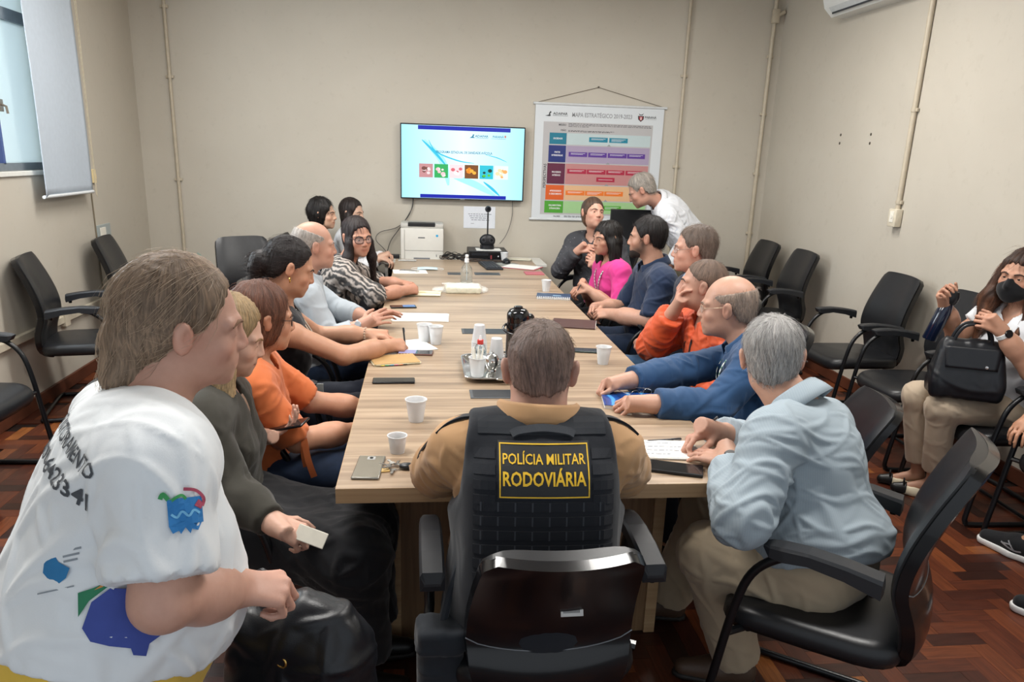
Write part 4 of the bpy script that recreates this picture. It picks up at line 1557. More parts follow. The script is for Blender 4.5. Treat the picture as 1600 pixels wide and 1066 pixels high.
class Person:
    """A figure: one body mesh (skin) with its clothes, hair, eyes and worn things as children."""

    def __init__(s, label, H, N, head, yaw, pitch=0, roll=0, chest=None, seatyaw=None, h=0.005, hs=1.0, sw=0.38, girth=1.0, belly=0.0, bust=0.0, arch=0.03,
                 skin='#c48f70', neck=0.056, arm=1.0, shrug=(0, 0), name='person', up=0.29, fore=0.255, tilt=0.0):
        s.H, s.N, s.hc = A(*H), A(*N), A(*head)
        s.h, s.hs, s.sw, s.g, s.belly, s.bust, s.nr, s.ag = h, hs, sw, girth, belly, bust, neck, arm
        s.RM = headmat(yaw, pitch, roll)
        s.chest = yaw if chest is None else chest
        s.seat = s.chest if seatyaw is None else seatyaw
        s.skin = np.array(lin(skin)) * 0.84 + np.array([0.42, 0.39, 0.37, 1]) * 0.16
        s.up, s.fo = up, fore
        s.U = nrm(s.N - s.H)
        f = fwd(s.chest)
        s.F = nrm(f - s.U * (f @ s.U))
        s.R = nrm(np.cross(s.F, s.U) - A(0, 0, tilt))
        s.M = (s.H + s.N) / 2 - s.F * arch
        s.root = thing(name, label, 'person', (s.H[0], s.H[1], 0))
        s.o = A(s.H[0], s.H[1], 0)
        s.S = {}
        for sd, sg in (('L', -1), ('R', 1)):
            s.S[sd] = s.N - s.U * 0.055 + s.R * sg * sw / 2 - s.F * 0.005 + A(0, 0, shrug[0 if sd == 'L' else 1])
        s.E, s.W, s.hand, s.K, s.An, s.Hj = {}, {}, {}, {}, {}, {}
        s.paint = []

    # ---- pose
    def armto(s, sd, W, hint=None, E=None, d=None, n=None, curl=0.35, spread=0.08, thumb=0.4, scale=1.0):
        s.W[sd] = A(*W)
        sg = -1 if sd == 'L' else 1
        if E is not None:
            s.E[sd] = A(*E)
        else:
            hint = s.R * sg * 0.5 - A(0, 0, 1) if hint is None else A(*hint)
            s.E[sd] = ik(s.S[sd], s.W[sd], s.up * s.ag ** 0, s.fo, hint)
        dd = nrm(s.W[sd] - s.E[sd]) if d is None else nrm(d)
        nn = A(0, 0, 1) if n is None else A(*n)
        nn = nrm(nn - dd * (nn @ dd))
        c = curl if hasattr(curl, '__len__') else (curl,) * 4
        s.hand[sd] = dict(d=dd, n=nn, curl=c, spread=spread, thumb=thumb, sc=scale)
        return s

    def legs(s, K=None, An=None, spread=0.1, reach=0.42, kz=0.50, foot=0.0):
        f = fwd(s.seat)
        r = rgt(s.seat)
        for i, (sd, sg) in enumerate((('L', -1), ('R', 1))):
            s.Hj[sd] = s.H + r * sg * 0.085
            s.K[sd] = A(*K[i]) if K else s.H * A(1, 1, 0) + f * reach + r * sg * spread + A(0, 0, kz)
            s.An[sd] = A(*An[i]) if An else s.K[sd] * A(1, 1, 0) - f * 0.02 + f * foot + A(0, 0, 0.09)
        return s

    def hp(s, x, y, z):
        return s.hc + s.RM @ (A(x, y, z) * s.hs)

    # ---- solids
    def torso(s, B, c, low=True, k=0.05):
        g = s.g
        R = np.stack([s.R, s.F, s.U], 1)

        def at(t, dy=0):
            return bez(s.H, s.M, s.N, t) + s.F * dy
        if low:
            fz = nrm(s.U * 0.5 + A(0, 0, 0.5))
            B.ell(s.H + A(0, 0, 0.03), (0.168 * g + c, 0.128 * g + c, 0.125 + c), R, k=k)
            B.ell(at(0.30, 0.012 + s.belly * 0.6), (0.150 * g + c + s.belly * 0.4, 0.108 * g + c + s.belly, 0.155 + c), R, k=k)
        B.ell(at(0.62, 0.006), (0.158 * g + c, 0.106 * g + c, 0.175 + c), R, k=k)
        B.cap(s.S['L'] * 0.9 + s.S['R'] * 0.1, s.S['R'] * 0.9 + s.S['L'] * 0.1, 0.060 * g ** 0.5 + c, k=k, squash=(s.F, 1.15))
        B.ell(s.N - s.U * 0.13 - s.F * 0.02, (0.15 * g + c, 0.085 * g + c, 0.12 + c), R, k=k)
        for sg, sd in ((-1, 'L'), (1, 'R')):
            B.cap(s.N - s.U * 0.006 - s.F * 0.012 + s.R * sg * 0.03, s.S[sd] * 0.75 + s.N * 0.25, 0.036 + c, 0.047 + c, k=0.03)
            if s.bust:
                B.ell(at(0.58, 0.075) + s.R * sg * 0.072, (s.bust + c, s.bust * 0.95 + c, s.bust + c), R, k=0.04)
        return B

    def arms(s, B, c, frac=2.0, k=0.022, cuff=0.0, flare=0.0, sides='LR'):
        """frac: 0..1 along the upper arm, 1..2 along the forearm (where a sleeve ends)."""
        a = s.ag
        for sd in sides:
            S, E, W = s.S[sd], s.E[sd], s.W[sd]
            B.ell(S + (E - S) * 0.06, (0.054 * a + c,) * 3, k=0.03)
            r0, r1, r2, r3 = 0.049 * a + c, 0.040 * a + c, 0.042 * a + c, 0.028 * a + c * 0.8
            if frac <= 1:
                P = S + (E - S) * frac
                d = nrm(E - S)
                B.cap(S, P + d * 0.06, r0, r1 + flare + (r0 - r1) * (1 - frac), k=k, cut=(P, d))
            else:
                B.cap(S, E, r0, r1 + flare * 0.5, k=k)
                q = frac - 1
                d = nrm(W - E)
                P = E + (W - E) * q
                rr = r2 + (r3 - r2) * q
                B.cap(E, E + (P - E) * 0.5, r1 + flare * 0.5, max(r2, rr) * 1.02 + flare * 0.3, k=k)
                B.cap(E + (P - E) * 0.4, P + d * (0.05 if frac < 2.2 else 0.0), r2 + flare * 0.3, rr + flare, k=k, cut=(P, d))
                if cuff:
                    B.cap(P - d * 0.05, P + d * 0.04, rr + flare + cuff, rr + flare + cuff, k=0.004, cut=(P, d))
        return B

    def headsolid(s, B):
        c, R, q = s.hc, s.RM, s.hs

        def E(x, y, z, rx, ry, rz, k=0.02, op='u'):
            B.ell(s.hp(x, y, z), A(rx, ry, rz) * q, R, k=k * q, op=op)

        def C(p, r, p2, r2, k=0.01, op='u'):
            B.cap(s.hp(*p), s.hp(*p2), r * q, r2 * q, k=k * q, op=op)
        E(0, -0.016, 0.036, 0.075, 0.094, 0.083)
        E(0, 0.018, -0.018, 0.064, 0.074, 0.088, k=0.03)
        E(0, 0.030, -0.068, 0.053, 0.057, 0.044, k=0.03)
        E(0, 0.074, -0.095, 0.021, 0.017, 0.017, k=0.02)
        E(0, 0.078, -0.060, 0.024, 0.014, 0.018, k=0.02)
        for sg in (-1, 1):
            E(sg * 0.040, 0.056, -0.028, 0.022, 0.022, 0.020, k=0.02)
            C((sg * 0.012, 0.086, 0.018), 0.009, (sg * 0.050, 0.066, 0.020), 0.009, k=0.014)
            E(sg * 0.032, 0.100, 0.000, 0.018, 0.022, 0.013, k=0.012, op='s')
            E(sg * 0.032, 0.0725, -0.001, 0.0158, 0.0150, 0.0148, k=0.005)
            E(sg * 0.032, 0.0925, -0.0025, 0.0135, 0.0125, 0.0052, k=0.002, op='s')
            E(sg * 0.0805, -0.012, -0.004, 0.0105, 0.0180, 0.031, k=0.005)
            E(sg * 0.0865, -0.015, 0.010, 0.008, 0.0145, 0.020, k=0.005)
            E(sg * 0.0950, -0.006, 0.0, 0.008, 0.010, 0.017, k=0.003, op='s')
        C((0, 0.087, 0.012), 0.0075, (0, 0.1045, -0.029), 0.0105, k=0.012)
        for sg in (-1, 1):
            E(sg * 0.012, 0.096, -0.033, 0.009, 0.010, 0.008, k=0.006)
        # lips
        C((-0.020, 0.080, -0.0600), 0.005, (0, 0.0905, -0.0575), 0.0062, k=0.006)
        C((0.020, 0.080, -0.0600), 0.005, (0, 0.0905, -0.0575), 0.0062, k=0.006)
        C((-0.017, 0.080, -0.0675), 0.0055, (0, 0.0885, -0.0690), 0.007, k=0.006)
        C((0.017, 0.080, -0.0675), 0.0055, (0, 0.0885, -0.0690), 0.007, k=0.006)
        C((-0.022, 0.088, -0.0634), 0.0018, (0.022, 0.088, -0.0634), 0.0018, k=0.003, op='s')
        # neck
        n0 = s.hp(0, -0.025, -0.055)
        B.cap(n0, s.N - s.U * 0.02 - s.F * 0.01, s.nr * 0.96, s.nr * 1.12, k=0.03)
        return B

    def handsolid(s, B, sd):
        H = s.hand[sd]
        W, d, n, q = s.W[sd], H['d'], H['n'], H['sc'] * (0.95 if s.sw < 0.37 else 1.03)
        t = np.cross(n, d) if sd == 'R' else np.cross(d, n)
        off = (0.030, 0.010, -0.010, -0.028)
        kf = (0.086, 0.092, 0.087, 0.077)
        ln = ((0.042, 0.026, 0.021), (0.046, 0.029, 0.022), (0.043, 0.027, 0.022), (0.034, 0.021, 0.019))
        B.ell(W + d * 0.004, A(0.030, 0.024, 0.02) * q, np.stack([t, d, n], 1), k=0.02)
        for i in range(4):
            kn = W + (d * kf[i] + t * off[i] - n * (0.004 * abs(i - 1.2))) * q
            B.cap(W + (d * 0.012 + t * off[i] * 0.62) * q, kn, 0.0135 * q, 0.0108 * q, k=0.012)
        for i in range(4):
            kn = W + (d * kf[i] + t * off[i] - n * (0.004 * abs(i - 1.2))) * q
            c = H['curl'][i]
            base = nrm(d + t * (1.2 - i) * H['spread'])
            a = 0.0
            p = kn
            r = 0.0094 * q if i < 3 else 0.0083 * q
            for j in range(3):
                a += c * (1.25, 1.65, 1.0)[j]
                dr = base * math.cos(a) - n * math.sin(a)
                p2 = p + dr * ln[i][j] * q
                B.cap(p, p2, r * (1 - 0.09 * j), r * (1 - 0.09 * (j + 1)), k=0.004 if j == 0 else 0.003)
                p = p2
            if i == 0:
                s.tip = p
        th = H['thumb']
        p = W + (d * 0.022 + t * 0.024 - n * 0.008) * q
        ds = [nrm(d * 0.62 + t * (0.72 - 0.4 * th) - n * (0.25 + 0.35 * th)), nrm(d * 0.85 + t * (0.42 - 0.65 * th) - n * (0.15 + 0.35 * th)), nrm(d * 0.92 + t * (0.25 - 0.75 * th) - n * (0.1 + 0.35 * th))]
        for j, (L, r) in enumerate(((0.044, 0.0145), (0.033, 0.0108), (0.027, 0.0095))):
            p2 = p + ds[j] * L * q
            B.cap(p, p2, r * q, (0.0108, 0.0095, 0.0075)[j] * q, k=0.012 if j == 0 else 0.004)
            p = p2
        return B

    # ---- build
    def link(s, name, B, mat, fold=0.0, seed=1, spots=(), attrs=None, parent=None, rough=0.0):
        V, F = B.mesh()
        if fold or rough:
            Nn = vnormals(V, F)
            w = np.full(len(V), 0.35)
            for p, r in spots:
                w += 1.1 * np.exp(-((V - p) ** 2).sum(1) / (r * r))
            w = np.minimum(w, 1.5)
            V = V + Nn * (fold * w * (1.7 * creases(V, seed) - 0.45) + fold * 0.55 * wav(V, seed + 5, 22, 4) + rough * wav(V, seed + 9, 190, 4))[:, None]
        at = attrs(V) if attrs else None
        return add(name, V - s.o, F, mat, parent or s.root, attrs=at)

    def body(s, legs_skin=False, bare=False):
        B = Soft(s.h)
        s.torso(B, -0.004, low=False)
        B.cap(s.H + A(0, 0, 0.02), s.N - s.U * 0.15, 0.07, 0.07, k=0.03)
        s.headsolid(B)
        for sd in s.W:
            s.arms(B, 0.0, 2.35, sides=sd)
            s.handsolid(B, sd)
        for sd in s.K:
            r = 0.04
            B.cap(s.Hj[sd], s.K[sd], 0.055, r, k=0.02)
            B.cap(s.K[sd], s.An[sd], r, 0.032, k=0.02)
            B.cap(s.An[sd], s.An[sd] + fwd(s.seat) * 0.13 - A(0, 0, 0.055), 0.029, 0.021, k=0.02)
        V, F = B.mesh()
        keep = ((V - s.hc) ** 2).sum(1) < 0.20 ** 2
        keep |= ((V - (s.N + s.F * 0.06 - s.U * 0.03)) ** 2).sum(1) < 0.13 ** 2
        for sd in s.W:
            keep |= ((V - (s.W[sd] + s.hand[sd]['d'] * 0.07)) ** 2).sum(1) < 0.17 ** 2
            if bare:
                for t_ in (0.1, 0.4, 0.7, 1.0):
                    keep |= ((V - (s.S[sd] + (s.E[sd] - s.S[sd]) * t_)) ** 2).sum(1) < 0.10 ** 2
                    keep |= ((V - (s.E[sd] + (s.W[sd] - s.E[sd]) * t_)) ** 2).sum(1) < 0.10 ** 2
        if legs_skin:
            for sd in s.An:
                keep |= ((V - s.An[sd]) ** 2).sum(1) < 0.20 ** 2
        V, F = coarsen(V, F, keep, 0.028)
        L = ((V - s.hc) @ s.RM) / s.hs
        col = np.tile(s.skin[:3], (len(V), 1))

        def blob(c, r, color, a):
            w = a * np.exp(-(((L - A(*c)) / A(*r)) ** 2).sum(1))
            col[:] = col * (1 - w[:, None]) + np.array(lin(color)[:3]) * w[:, None] if isinstance(color, str) else col * (1 - w[:, None] * (1 - np.array(color)))
        red = (1.0, 0.72, 0.68)
        for sg in (-1, 1):
            blob((sg * 0.045, 0.07, -0.035), (0.022, 0.03, 0.018), red, 0.55)
            blob((sg * 0.08, -0.005, -0.008), (0.012, 0.03, 0.035), red, 0.7)
            blob((sg * 0.032, 0.085, 0.006), (0.02, 0.02, 0.010), (0.72, 0.62, 0.6), 0.5)
        blob((0, 0.108, -0.03), (0.014, 0.015, 0.016), red, 0.6)
        blob((0, 0.088, -0.0585), (0.021, 0.018, 0.0055), (0.74, 0.42, 0.42), 0.9)
        blob((0, 0.086, -0.069), (0.018, 0.018, 0.006), (0.80, 0.46, 0.46), 0.9)
        blob((0, 0.088, -0.0634), (0.022, 0.014, 0.0022), (0.4, 0.2, 0.2), 0.8)
        for args in s.paint:
            blob(*args)
        # knuckles and nails a little redder
        for sd in s.W:
            w = 0.35 * np.exp(-((V - (s.W[sd] + s.hand[sd]['d'] * 0.13)) ** 2).sum(1) / 0.07 ** 2)
            col[:] = col * (1 - w[:, None] * (1 - np.array((1.0, 0.82, 0.8))))
        rgba = np.concatenate([np.clip(col, 0, 1), np.ones((len(V), 1))], 1)
        s.bodyobj = add('body', V - s.o, F, SKIN, s.root, attrs={'Col': ('FLOAT_COLOR', rgba)})
        s.bvh = BVHTree.FromPolygons([tuple(v) for v in V], [tuple(f) for f in F])
        s.eyes()
        return s

    def eyes(s):
        global _eye_mesh
        for sg in (-1, 1):
            if _eye_mesh is None:
                e = MB().sphere((0, 0, 0), 0.0125, u=24, v=24).build('eye', EYE, None, smooth=True)
                _eye_mesh = e.data
                for v in _eye_mesh.vertices:
                    v.co = Vector((v.co.x, v.co.z, -v.co.y))
            else:
                e = bpy.data.objects.new('eye', _eye_mesh)
                COL.objects.link(e)
            e.parent = s.root
            p = s.hp(sg * 0.032, 0.0725, -0.001) - s.o
            R = s.RM * s.hs
            e.matrix_local = Matrix(((R[0, 0], R[0, 1], R[0, 2], p[0]), (R[1, 0], R[1, 1], R[1, 2], p[1]), (R[2, 0], R[2, 1], R[2, 2], p[2]), (0, 0, 0, 1)))

    def onface(s, x, z, off=0.0, y=0.16):
        o = s.hp(x, y, z)
        d = -s.RM[:, 1]
        r = s.bvh.ray_cast(Vector(o), Vector(d), 0.2)
        if r[0] is None:
            return s.hp(x, 0.06, z)
        return np.array(r[0]) - d * off

    def brows(s, color, r=0.0031, lift=0.0):
        for sg in (-1, 1):
            pts = [s.onface(sg * x, z + lift, 0.0005) - s.o for x, z in ((0.012, 0.0165), (0.022, 0.0205), (0.034, 0.0225), (0.046, 0.0185), (0.052, 0.014))]
            MB().tube(smoothpts(pts, 3), [r * 0.6 + 0.5 * r * math.sin(math.pi * min(1, 0.15 + i / 12)) for i in range(13)], n=6).build('eyebrow', simple('brow_' + color.strip('#'), color, 0.8), s.root, smooth=True)
        return s

    def top(s, mat, name='shirt', sleeve=1.95, c=0.012, h=None, vneck=0.0, crew=0.012, hem=None, fold=0.006, seed=1, flare=0.0, cuff=0.0, low=True, attrs=None, extra=None, parent=None, wide=0.0):
        B = Soft(h or max(0.0075, s.h * 1.45))
        s.torso(B, c, low=low)
        if extra:
            extra(B)
        if hem is not None:
            B.plane(bez(s.H, s.M, s.N, hem), -s.U)
        else:
            B.plane(s.H + A(0, 0, -0.075), A(0, 0, -1))
        # neck opening
        n1 = s.hp(0, -0.03, -0.06)
        B.cap(s.N - s.U * 0.035 + s.F * 0.01, n1 + (n1 - s.N) * 0.6, s.nr + crew, s.nr + crew + wide, k=0.004, op='s')
        if vneck:
            B.cap(s.N + s.F * 0.09 + s.U * 0.03, s.N + s.F * 0.125 - s.U * vneck, 0.04 + wide, 0.008, k=0.006, op='s')
        if sleeve:
            s.arms(B, c, sleeve, cuff=cuff, flare=flare)
        spots = [(s.E[q], 0.09) for q in s.E] + [(s.S[q] - s.U * 0.08, 0.10) for q in s.S] + [(bez(s.H, s.M, s.N, 0.2), 0.16)]
        return s.link(name, B, mat, fold, seed, spots, attrs, parent)

    def trousers(s, mat, c=0.010, hemup=0.02, h=0.015, fold=0.005, seed=3, name='trousers', thick=1.0, waist=0.18):
        B = Soft(h)
        R = np.stack([s.R, s.F, s.U], 1)
        B.ell(s.H + A(0, 0, 0.02), (0.170 * s.g + c, 0.130 * s.g + c, 0.12 + c), R, k=0.05)
        B.plane(bez(s.H, s.M, s.N, waist), s.U)
        for sd in s.K:
            Hj, K, An = s.Hj[sd], s.K[sd], s.An[sd]
            B.cap(Hj, K, 0.088 * thick + c, 0.062 * thick + c, k=0.04)
            d = nrm(An - K)
            P = An - d * hemup
            B.cap(K, P + d * 0.04, 0.060 * thick + c, 0.045 * thick + c * 1.4, k=0.03, cut=(P, d))
        spots = [(s.K[q], 0.1) for q in s.K] + [(s.Hj[q] + fwd(s.seat) * 0.08, 0.11) for q in s.Hj]
        return s.link(name, B, mat, fold, seed, spots)

    def shoes(s, mat, sole=None, yaw=None, h=0.012, low=False):
        out = []
        for sd in s.An:
            f = fwd(s.seat if yaw is None else yaw)
            an = s.An[sd] * A(1, 1, 0)
            z = max(0, s.An[sd][2] - 0.09)
            B = Soft(h)
            up = A(0, 0, 1)
            b = an + up * z
            B.cap(b - f * 0.03 + up * 0.045, b + f * 0.07 + up * 0.045, 0.040, 0.040, k=0.02)
            B.cap(b + f * 0.06 + up * 0.042, b + f * 0.165 + up * 0.034, 0.043, 0.030, k=0.02)
            if not low:
                B.cap(b - f * 0.005 + up * 0.05, b + up * 0.085, 0.042, 0.045, k=0.02, cut=(b + up * 0.088, up))
            B.plane(b + up * 0.013, -up)
            o = s.link('shoe', B, mat)
            out.append(o)
            B = Soft(h)
            B.cap(b - f * 0.035 + up * 0.014, b + f * 0.065 + up * 0.014, 0.038, 0.041, k=0.02)
            B.cap(b + f * 0.06 + up * 0.014, b + f * 0.17 + up * 0.014, 0.045, 0.032, k=0.02)
            B.plane(b + up * 0.022, up)
            B.plane(b + up * 0.001, -up)
            s.link('sole', B, sole or simple('sole_dark', '#1c1a19', 0.6), parent=o)
        return out

    # ---- hair
    HL = {'short': ((0.12, 0.110), (0.085, 0.100), (0.068, 0.082), (0.055, 0.066), (0.043, 0.045), (0.033, 0.020), (0.022, -0.016), (0.006, 0.016), (-0.02, 0.006), (-0.05, -0.045), (-0.12, -0.075)),
          'high': ((0.12, 0.13), (0.08, 0.112), (0.055, 0.085), (0.035, 0.045), (0.02, -0.005), (0.0, 0.022), (-0.03, 0.0), (-0.06, -0.05), (-0.12, -0.07)),
          'pulled': ((0.12, 0.108), (0.085, 0.098), (0.068, 0.080), (0.055, 0.064), (0.043, 0.044), (0.030, 0.020), (0.015, 0.004), (0.0, 0.004), (-0.03, -0.02), (-0.06, -0.06), (-0.12, -0.07)),
          'full': ((0.12, 0.105), (0.085, 0.094), (0.068, 0.074), (0.055, 0.045), (0.042, 0.0), (0.03, -0.06), (0.0, -0.3), (-0.12, -0.4))}

    def hair(s, color, style='short', t=0.012, h=None, line=None, bald=None, extra=None, locks=(), tips=None, fold=0.004, seed=2, ridge=60, name='hair', crown=(0, -0.03, 0.12)):
        """locks: chains of ((x,y,z,r), ...) in head space, or world space when the first item is 'w'."""
        B = Soft(h or max(0.005, s.h))
        q, R = s.hs, s.RM
        P = line or Person.HL[style if style in Person.HL else 'short']
        ys = np.array([p[0] for p in P][::-1])
        zs = np.array([p[1] for p in P][::-1])
        B.ell(s.hp(0, -0.017 - 0.5 * t, 0.037 + 0.3 * t), A(0.076 + t * 0.85, 0.096 + 0.75 * t, 0.084 + 0.8 * t) * q, R, k=0.01)
        if style == 'full':
            B.ell(s.hp(0, -0.014 - 0.3 * t, 0.0), A(0.078 + t, 0.090 + t * 0.8, 0.112 + t) * q, R, k=0.02)
        if style in ('short', 'pulled', 'high'):
            B.ell(s.hp(0, -0.045, -0.01), A(0.064 + t * 0.8, 0.062 + t * 0.8, 0.08) * q, R, k=0.02)

        def fn(x, y, z):
            px, py, pz = x - s.hc[0], y - s.hc[1], z - s.hc[2]
            ly = (px * R[0, 1] + py * R[1, 1] + pz * R[2, 1]) / q
            lz = (px * R[0, 2] + py * R[1, 2] + pz * R[2, 2]) / q
            lx = (px * R[0, 0] + py * R[1, 0] + pz * R[2, 0]) / q
            wob = 0.0035 * np.sin(lx * 150 + ly * 60) + 0.0028 * np.sin(lx * 310 - ly * 230 + 1.0)
            return (np.interp(ly, ys, zs) + wob - lz) * q * 0.75
        B._add('i', A(-9, -9, -9), A(9, 9, 9), 0.006, fn)
        if bald:
            for c_, r_ in bald:
                B.ell(s.hp(*c_), A(*r_) * q, R, k=0.008, op='s')
        if extra:
            extra(B, s)
        if locks and not hasattr(locks[0][0], '__len__'):
            locks = (locks,)
        for lk in locks:
            w = lk[0] == 'w'
            pts = lk[1:] if w else lk
            pp = [A(*p[:3]) if w else s.hp(*p[:3]) for p in pts]
            for i in range(len(pp) - 1):
                B.cap(pp[i], pp[i + 1], pts[i][3], pts[i + 1][3], k=0.025)
        V, F = B.mesh()
        L = ((V - s.hc) @ R) / q
        c0 = A(*crown)
        D_ = L - c0
        az = np.arctan2(D_[:, 0], D_[:, 1] + 0.0)
        rad = np.linalg.norm(D_[:, :2], axis=1)
        below = np.clip((-L[:, 2]) / 0.1, 0, 1)
        strand = np.stack([np.sin(az) * 0.6 + 0.08 * np.sin(L[:, 2] * 20), np.cos(az) * 0.6, L[:, 2] * 0.55 + rad * 0.3], 1)
        Nn = vnormals(V, F)
        rdg = np.sin(az * ridge + 3 * np.sin(az * 7) + L[:, 2] * 18) * 0.5 + np.sin(az * int(ridge * 0.43) + 5 * np.sin(az * 3) + L[:, 2] * 9)
        V = V + Nn * (fold * 0.5 * rdg + fold * wav(V, seed, 45, 4))[:, None]
        col = np.tile(np.array(lin(color)[:3]), (len(V), 1))
        if tips:
            for (zc, zr), c2, a2 in tips:
                w = a2 / (1 + np.exp(-(zc - L[:, 2]) / zr))
                w = w * (0.6 + 0.4 * np.sin(az * 23 + L[:, 2] * 15))
                col = col * (1 - w[:, None]) + np.array(lin(c2)[:3]) * w[:, None]
        rgba = np.concatenate([col, np.ones((len(V), 1))], 1)
        return add(name, V - s.o, F, HAIR, s.root, attrs={'Col': ('FLOAT_COLOR', rgba), 'strand': ('FLOAT_VECTOR', strand)})

    def strands(s, hair, color, n=900, length=0.03, seed=1, lift=0.25, r=0.0005, down=0.4, zmin=-1, whorl=(0, -0.04, 0.11), jitter=0.4):
        """Fine short hairs rooted on the hair mass, swept away from the crown: thin three-sided slivers, one part."""
        me = hair.data
        co = np.empty(len(me.vertices) * 3, np.float32)
        me.vertices.foreach_get('co', co)
        co = co.reshape(-1, 3).astype(float)
        no = np.empty(len(me.vertices) * 3, np.float32)
        me.vertices.foreach_get('normal', no)
        no = no.reshape(-1, 3).astype(float)
        rs = np.random.RandomState(seed)
        L = ((co + s.o - s.hc) @ s.RM) / s.hs
        ok = np.nonzero(L[:, 2] > zmin)[0]
        ids = rs.choice(ok, n)
        p, nn = co[ids] + rs.randn(n, 3) * 0.002, no[ids]
        w = s.hp(*whorl) - s.o
        d = p - w
        d = d - nn * (d * nn).sum(1, keepdims=True)
        d /= np.linalg.norm(d, axis=1, keepdims=True) + 1e-6
        d = d + rs.randn(n, 3) * jitter * 0.4 - A(0, 0, 1) * down
        d = d - nn * (d * nn).sum(1, keepdims=True)
        d /= np.linalg.norm(d, axis=1, keepdims=True) + 1e-6
        ln = length * (0.5 + rs.rand(n, 1))
        sd = np.cross(d, nn)
        V = []
        for t, rr, lf in ((0, r, -0.1), (0.5, r * 0.9, lift), (1, r * 0.3, lift * 0.9)):
            c = p + d * ln * t + nn * ln * lf * (1 if t else 0) - nn * (ln * t) ** 2 / 0.19
            V += [c - sd * rr, c + sd * rr, c + nn * rr * 1.2]
        V = np.stack(V, 1).reshape(-1, 3)
        b = (np.arange(n) * 9)[:, None]
        F = np.concatenate([np.stack([b[:, 0] + i, b[:, 0] + (i % 3 + 1) % 3 + 3 * (i // 3), b[:, 0] + (i % 3 + 1) % 3 + 3 * (i // 3) + 3, b[:, 0] + i + 3], 1) for i in range(6)])
        o = add('hair_strands', V, F.astype(np.int32), simple('strand_' + color.strip('#'), color, 0.4, var=0.2, vs=90), hair)
        o['kind'] = 'stuff'
        return o

    def locksheet(s, *a):
        pass

    def glasses(s, mat, r=(0.021, 0.016), w=0.0014, y=0.098, dz=-0.002, temple=True):
        m = MB()
        for sg in (-1, 1):
            pts = []
            for k in range(20):
                a = 2 * math.pi * k / 20
                sx = math.copysign(abs(math.cos(a)) ** 0.75, math.cos(a)) * r[0]
                sz = math.copysign(abs(math.sin(a)) ** 0.75, math.sin(a)) * r[1]
                pts.append(s.hp(sg * 0.033 + sx, y - 6 * (abs(sg * 0.033 + sx) - 0.0) ** 2, dz + sz) - s.o)
            m.tube(pts, w, n=6, closed=True)
            if temple:
                m.tube([s.hp(sg * 0.054, y - 0.018, dz + 0.005) - s.o, s.hp(sg * 0.074, 0.05, dz + 0.008) - s.o, s.hp(sg * 0.080, -0.005, 0.012) - s.o, s.hp(sg * 0.082, -0.022, -0.004) - s.o], w * 0.85, n=6)
        m.tube([s.hp(-0.013, y, dz + 0.004) - s.o, s.hp(0, y + 0.004, dz + 0.007) - s.o, s.hp(0.013, y, dz + 0.004) - s.o], w, n=6)
        o = m.build('glasses', mat, s.root, smooth=True)
        gl = MB()
        for sg in (-1, 1):
            ring = [s.hp(sg * 0.033 + r[0] * 0.95 * math.cos(2 * math.pi * k / 16), y - 6 * (0.033 + sg * r[0] * 0.95 * math.cos(2 * math.pi * k / 16)) ** 2, dz + r[1] * 0.95 * math.sin(2 * math.pi * k / 16)) - s.o for k in range(16)]
            vs = [gl.bm.verts.new(p) for p in ring]
            gl.bm.faces.new(vs)
        if 'clear_lens' not in _mats:
            t = NT('clear_lens')
            t.set(Roughness=0.02, IOR=1.1, Alpha=0.12)
            t.bs.inputs['Base Color'].default_value = (0.9, 0.95, 1, 1)
            _mats['clear_lens'] = t.m
        gl.build('lenses', _mats['clear_lens'], o)
        return o

    def collar(s, mat, rise=0.040, fold=0.048, gap=24, spreadr=0.030, drop=0.030, back=0.0, r0=None):
        ax = nrm(s.hp(0, -0.028, -0.06) - s.N)
        f = nrm(s.F - ax * (s.F @ ax))
        r = np.cross(f, ax)
        c = s.N + ax * 0.020 - s.F * 0.004
        rn = (r0 or s.nr * 1.15) + 0.004
        n = 36
        prof = [(0.004, -0.012), (0.001, rise * 0.5), (0.003, rise), (0.009, rise + 0.004), (0.016, rise - 0.002), (spreadr * 0.8, rise - fold * 0.55), (spreadr, rise - fold)]
        V = []
        for i in range(n + 1):
            a = math.radians(gap) + (2 * math.pi - 2 * math.radians(gap)) * i / n
            dr = f * math.cos(a) + r * math.sin(a)
            fr = max(0, math.cos(a))
            for j, (pr, ph) in enumerate(prof):
                ext = 0.022 * fr ** 3 if j >= 5 else 0
                V.append(c + dr * (rn + pr + 0.012 * fr) + ax * (ph - drop * fr - ext + back * (1 - fr)))
        m = len(prof)
        F = [(i * m + j, i * m + j + 1, (i + 1) * m + j + 1, (i + 1) * m + j) for i in range(n) for j in range(m - 1)]
        o = add('collar', np.array(V) - s.o, F, mat, s.root)
        md = o.modifiers.new('thick', 'SOLIDIFY')
        md.thickness = 0.0025
        md.offset = 0
        return o

    def band(s, name, pts, w, mat, th=0.002, parent=None, up=None):
        """A flat ribbon (lanyard, strap) through world points."""
        P = smoothpts([Vector(p) for p in pts], 6)
        V, F = [], []
        for i, p in enumerate(P):
            d = (P[min(i + 1, len(P) - 1)] - P[max(i - 1, 0)]).normalized()
            u = Vector(up if up is not None else s.F)
            sd = d.cross(u).normalized()
            nn = sd.cross(d)
            for a, b in ((-1, -1), (1, -1), (1, 1), (-1, 1)):
                V.append(np.array(p + sd * a * w / 2 + nn * b * th / 2) - s.o)
        for i in range(len(P) - 1):
            for k in range(4):
                F.append((i * 4 + k, i * 4 + (k + 1) % 4, i * 4 + 4 + (k + 1) % 4, i * 4 + 4 + k))
        F.append((0, 3, 2, 1))
        e = len(P) * 4 - 4
        F.append((e, e + 1, e + 2, e + 3))
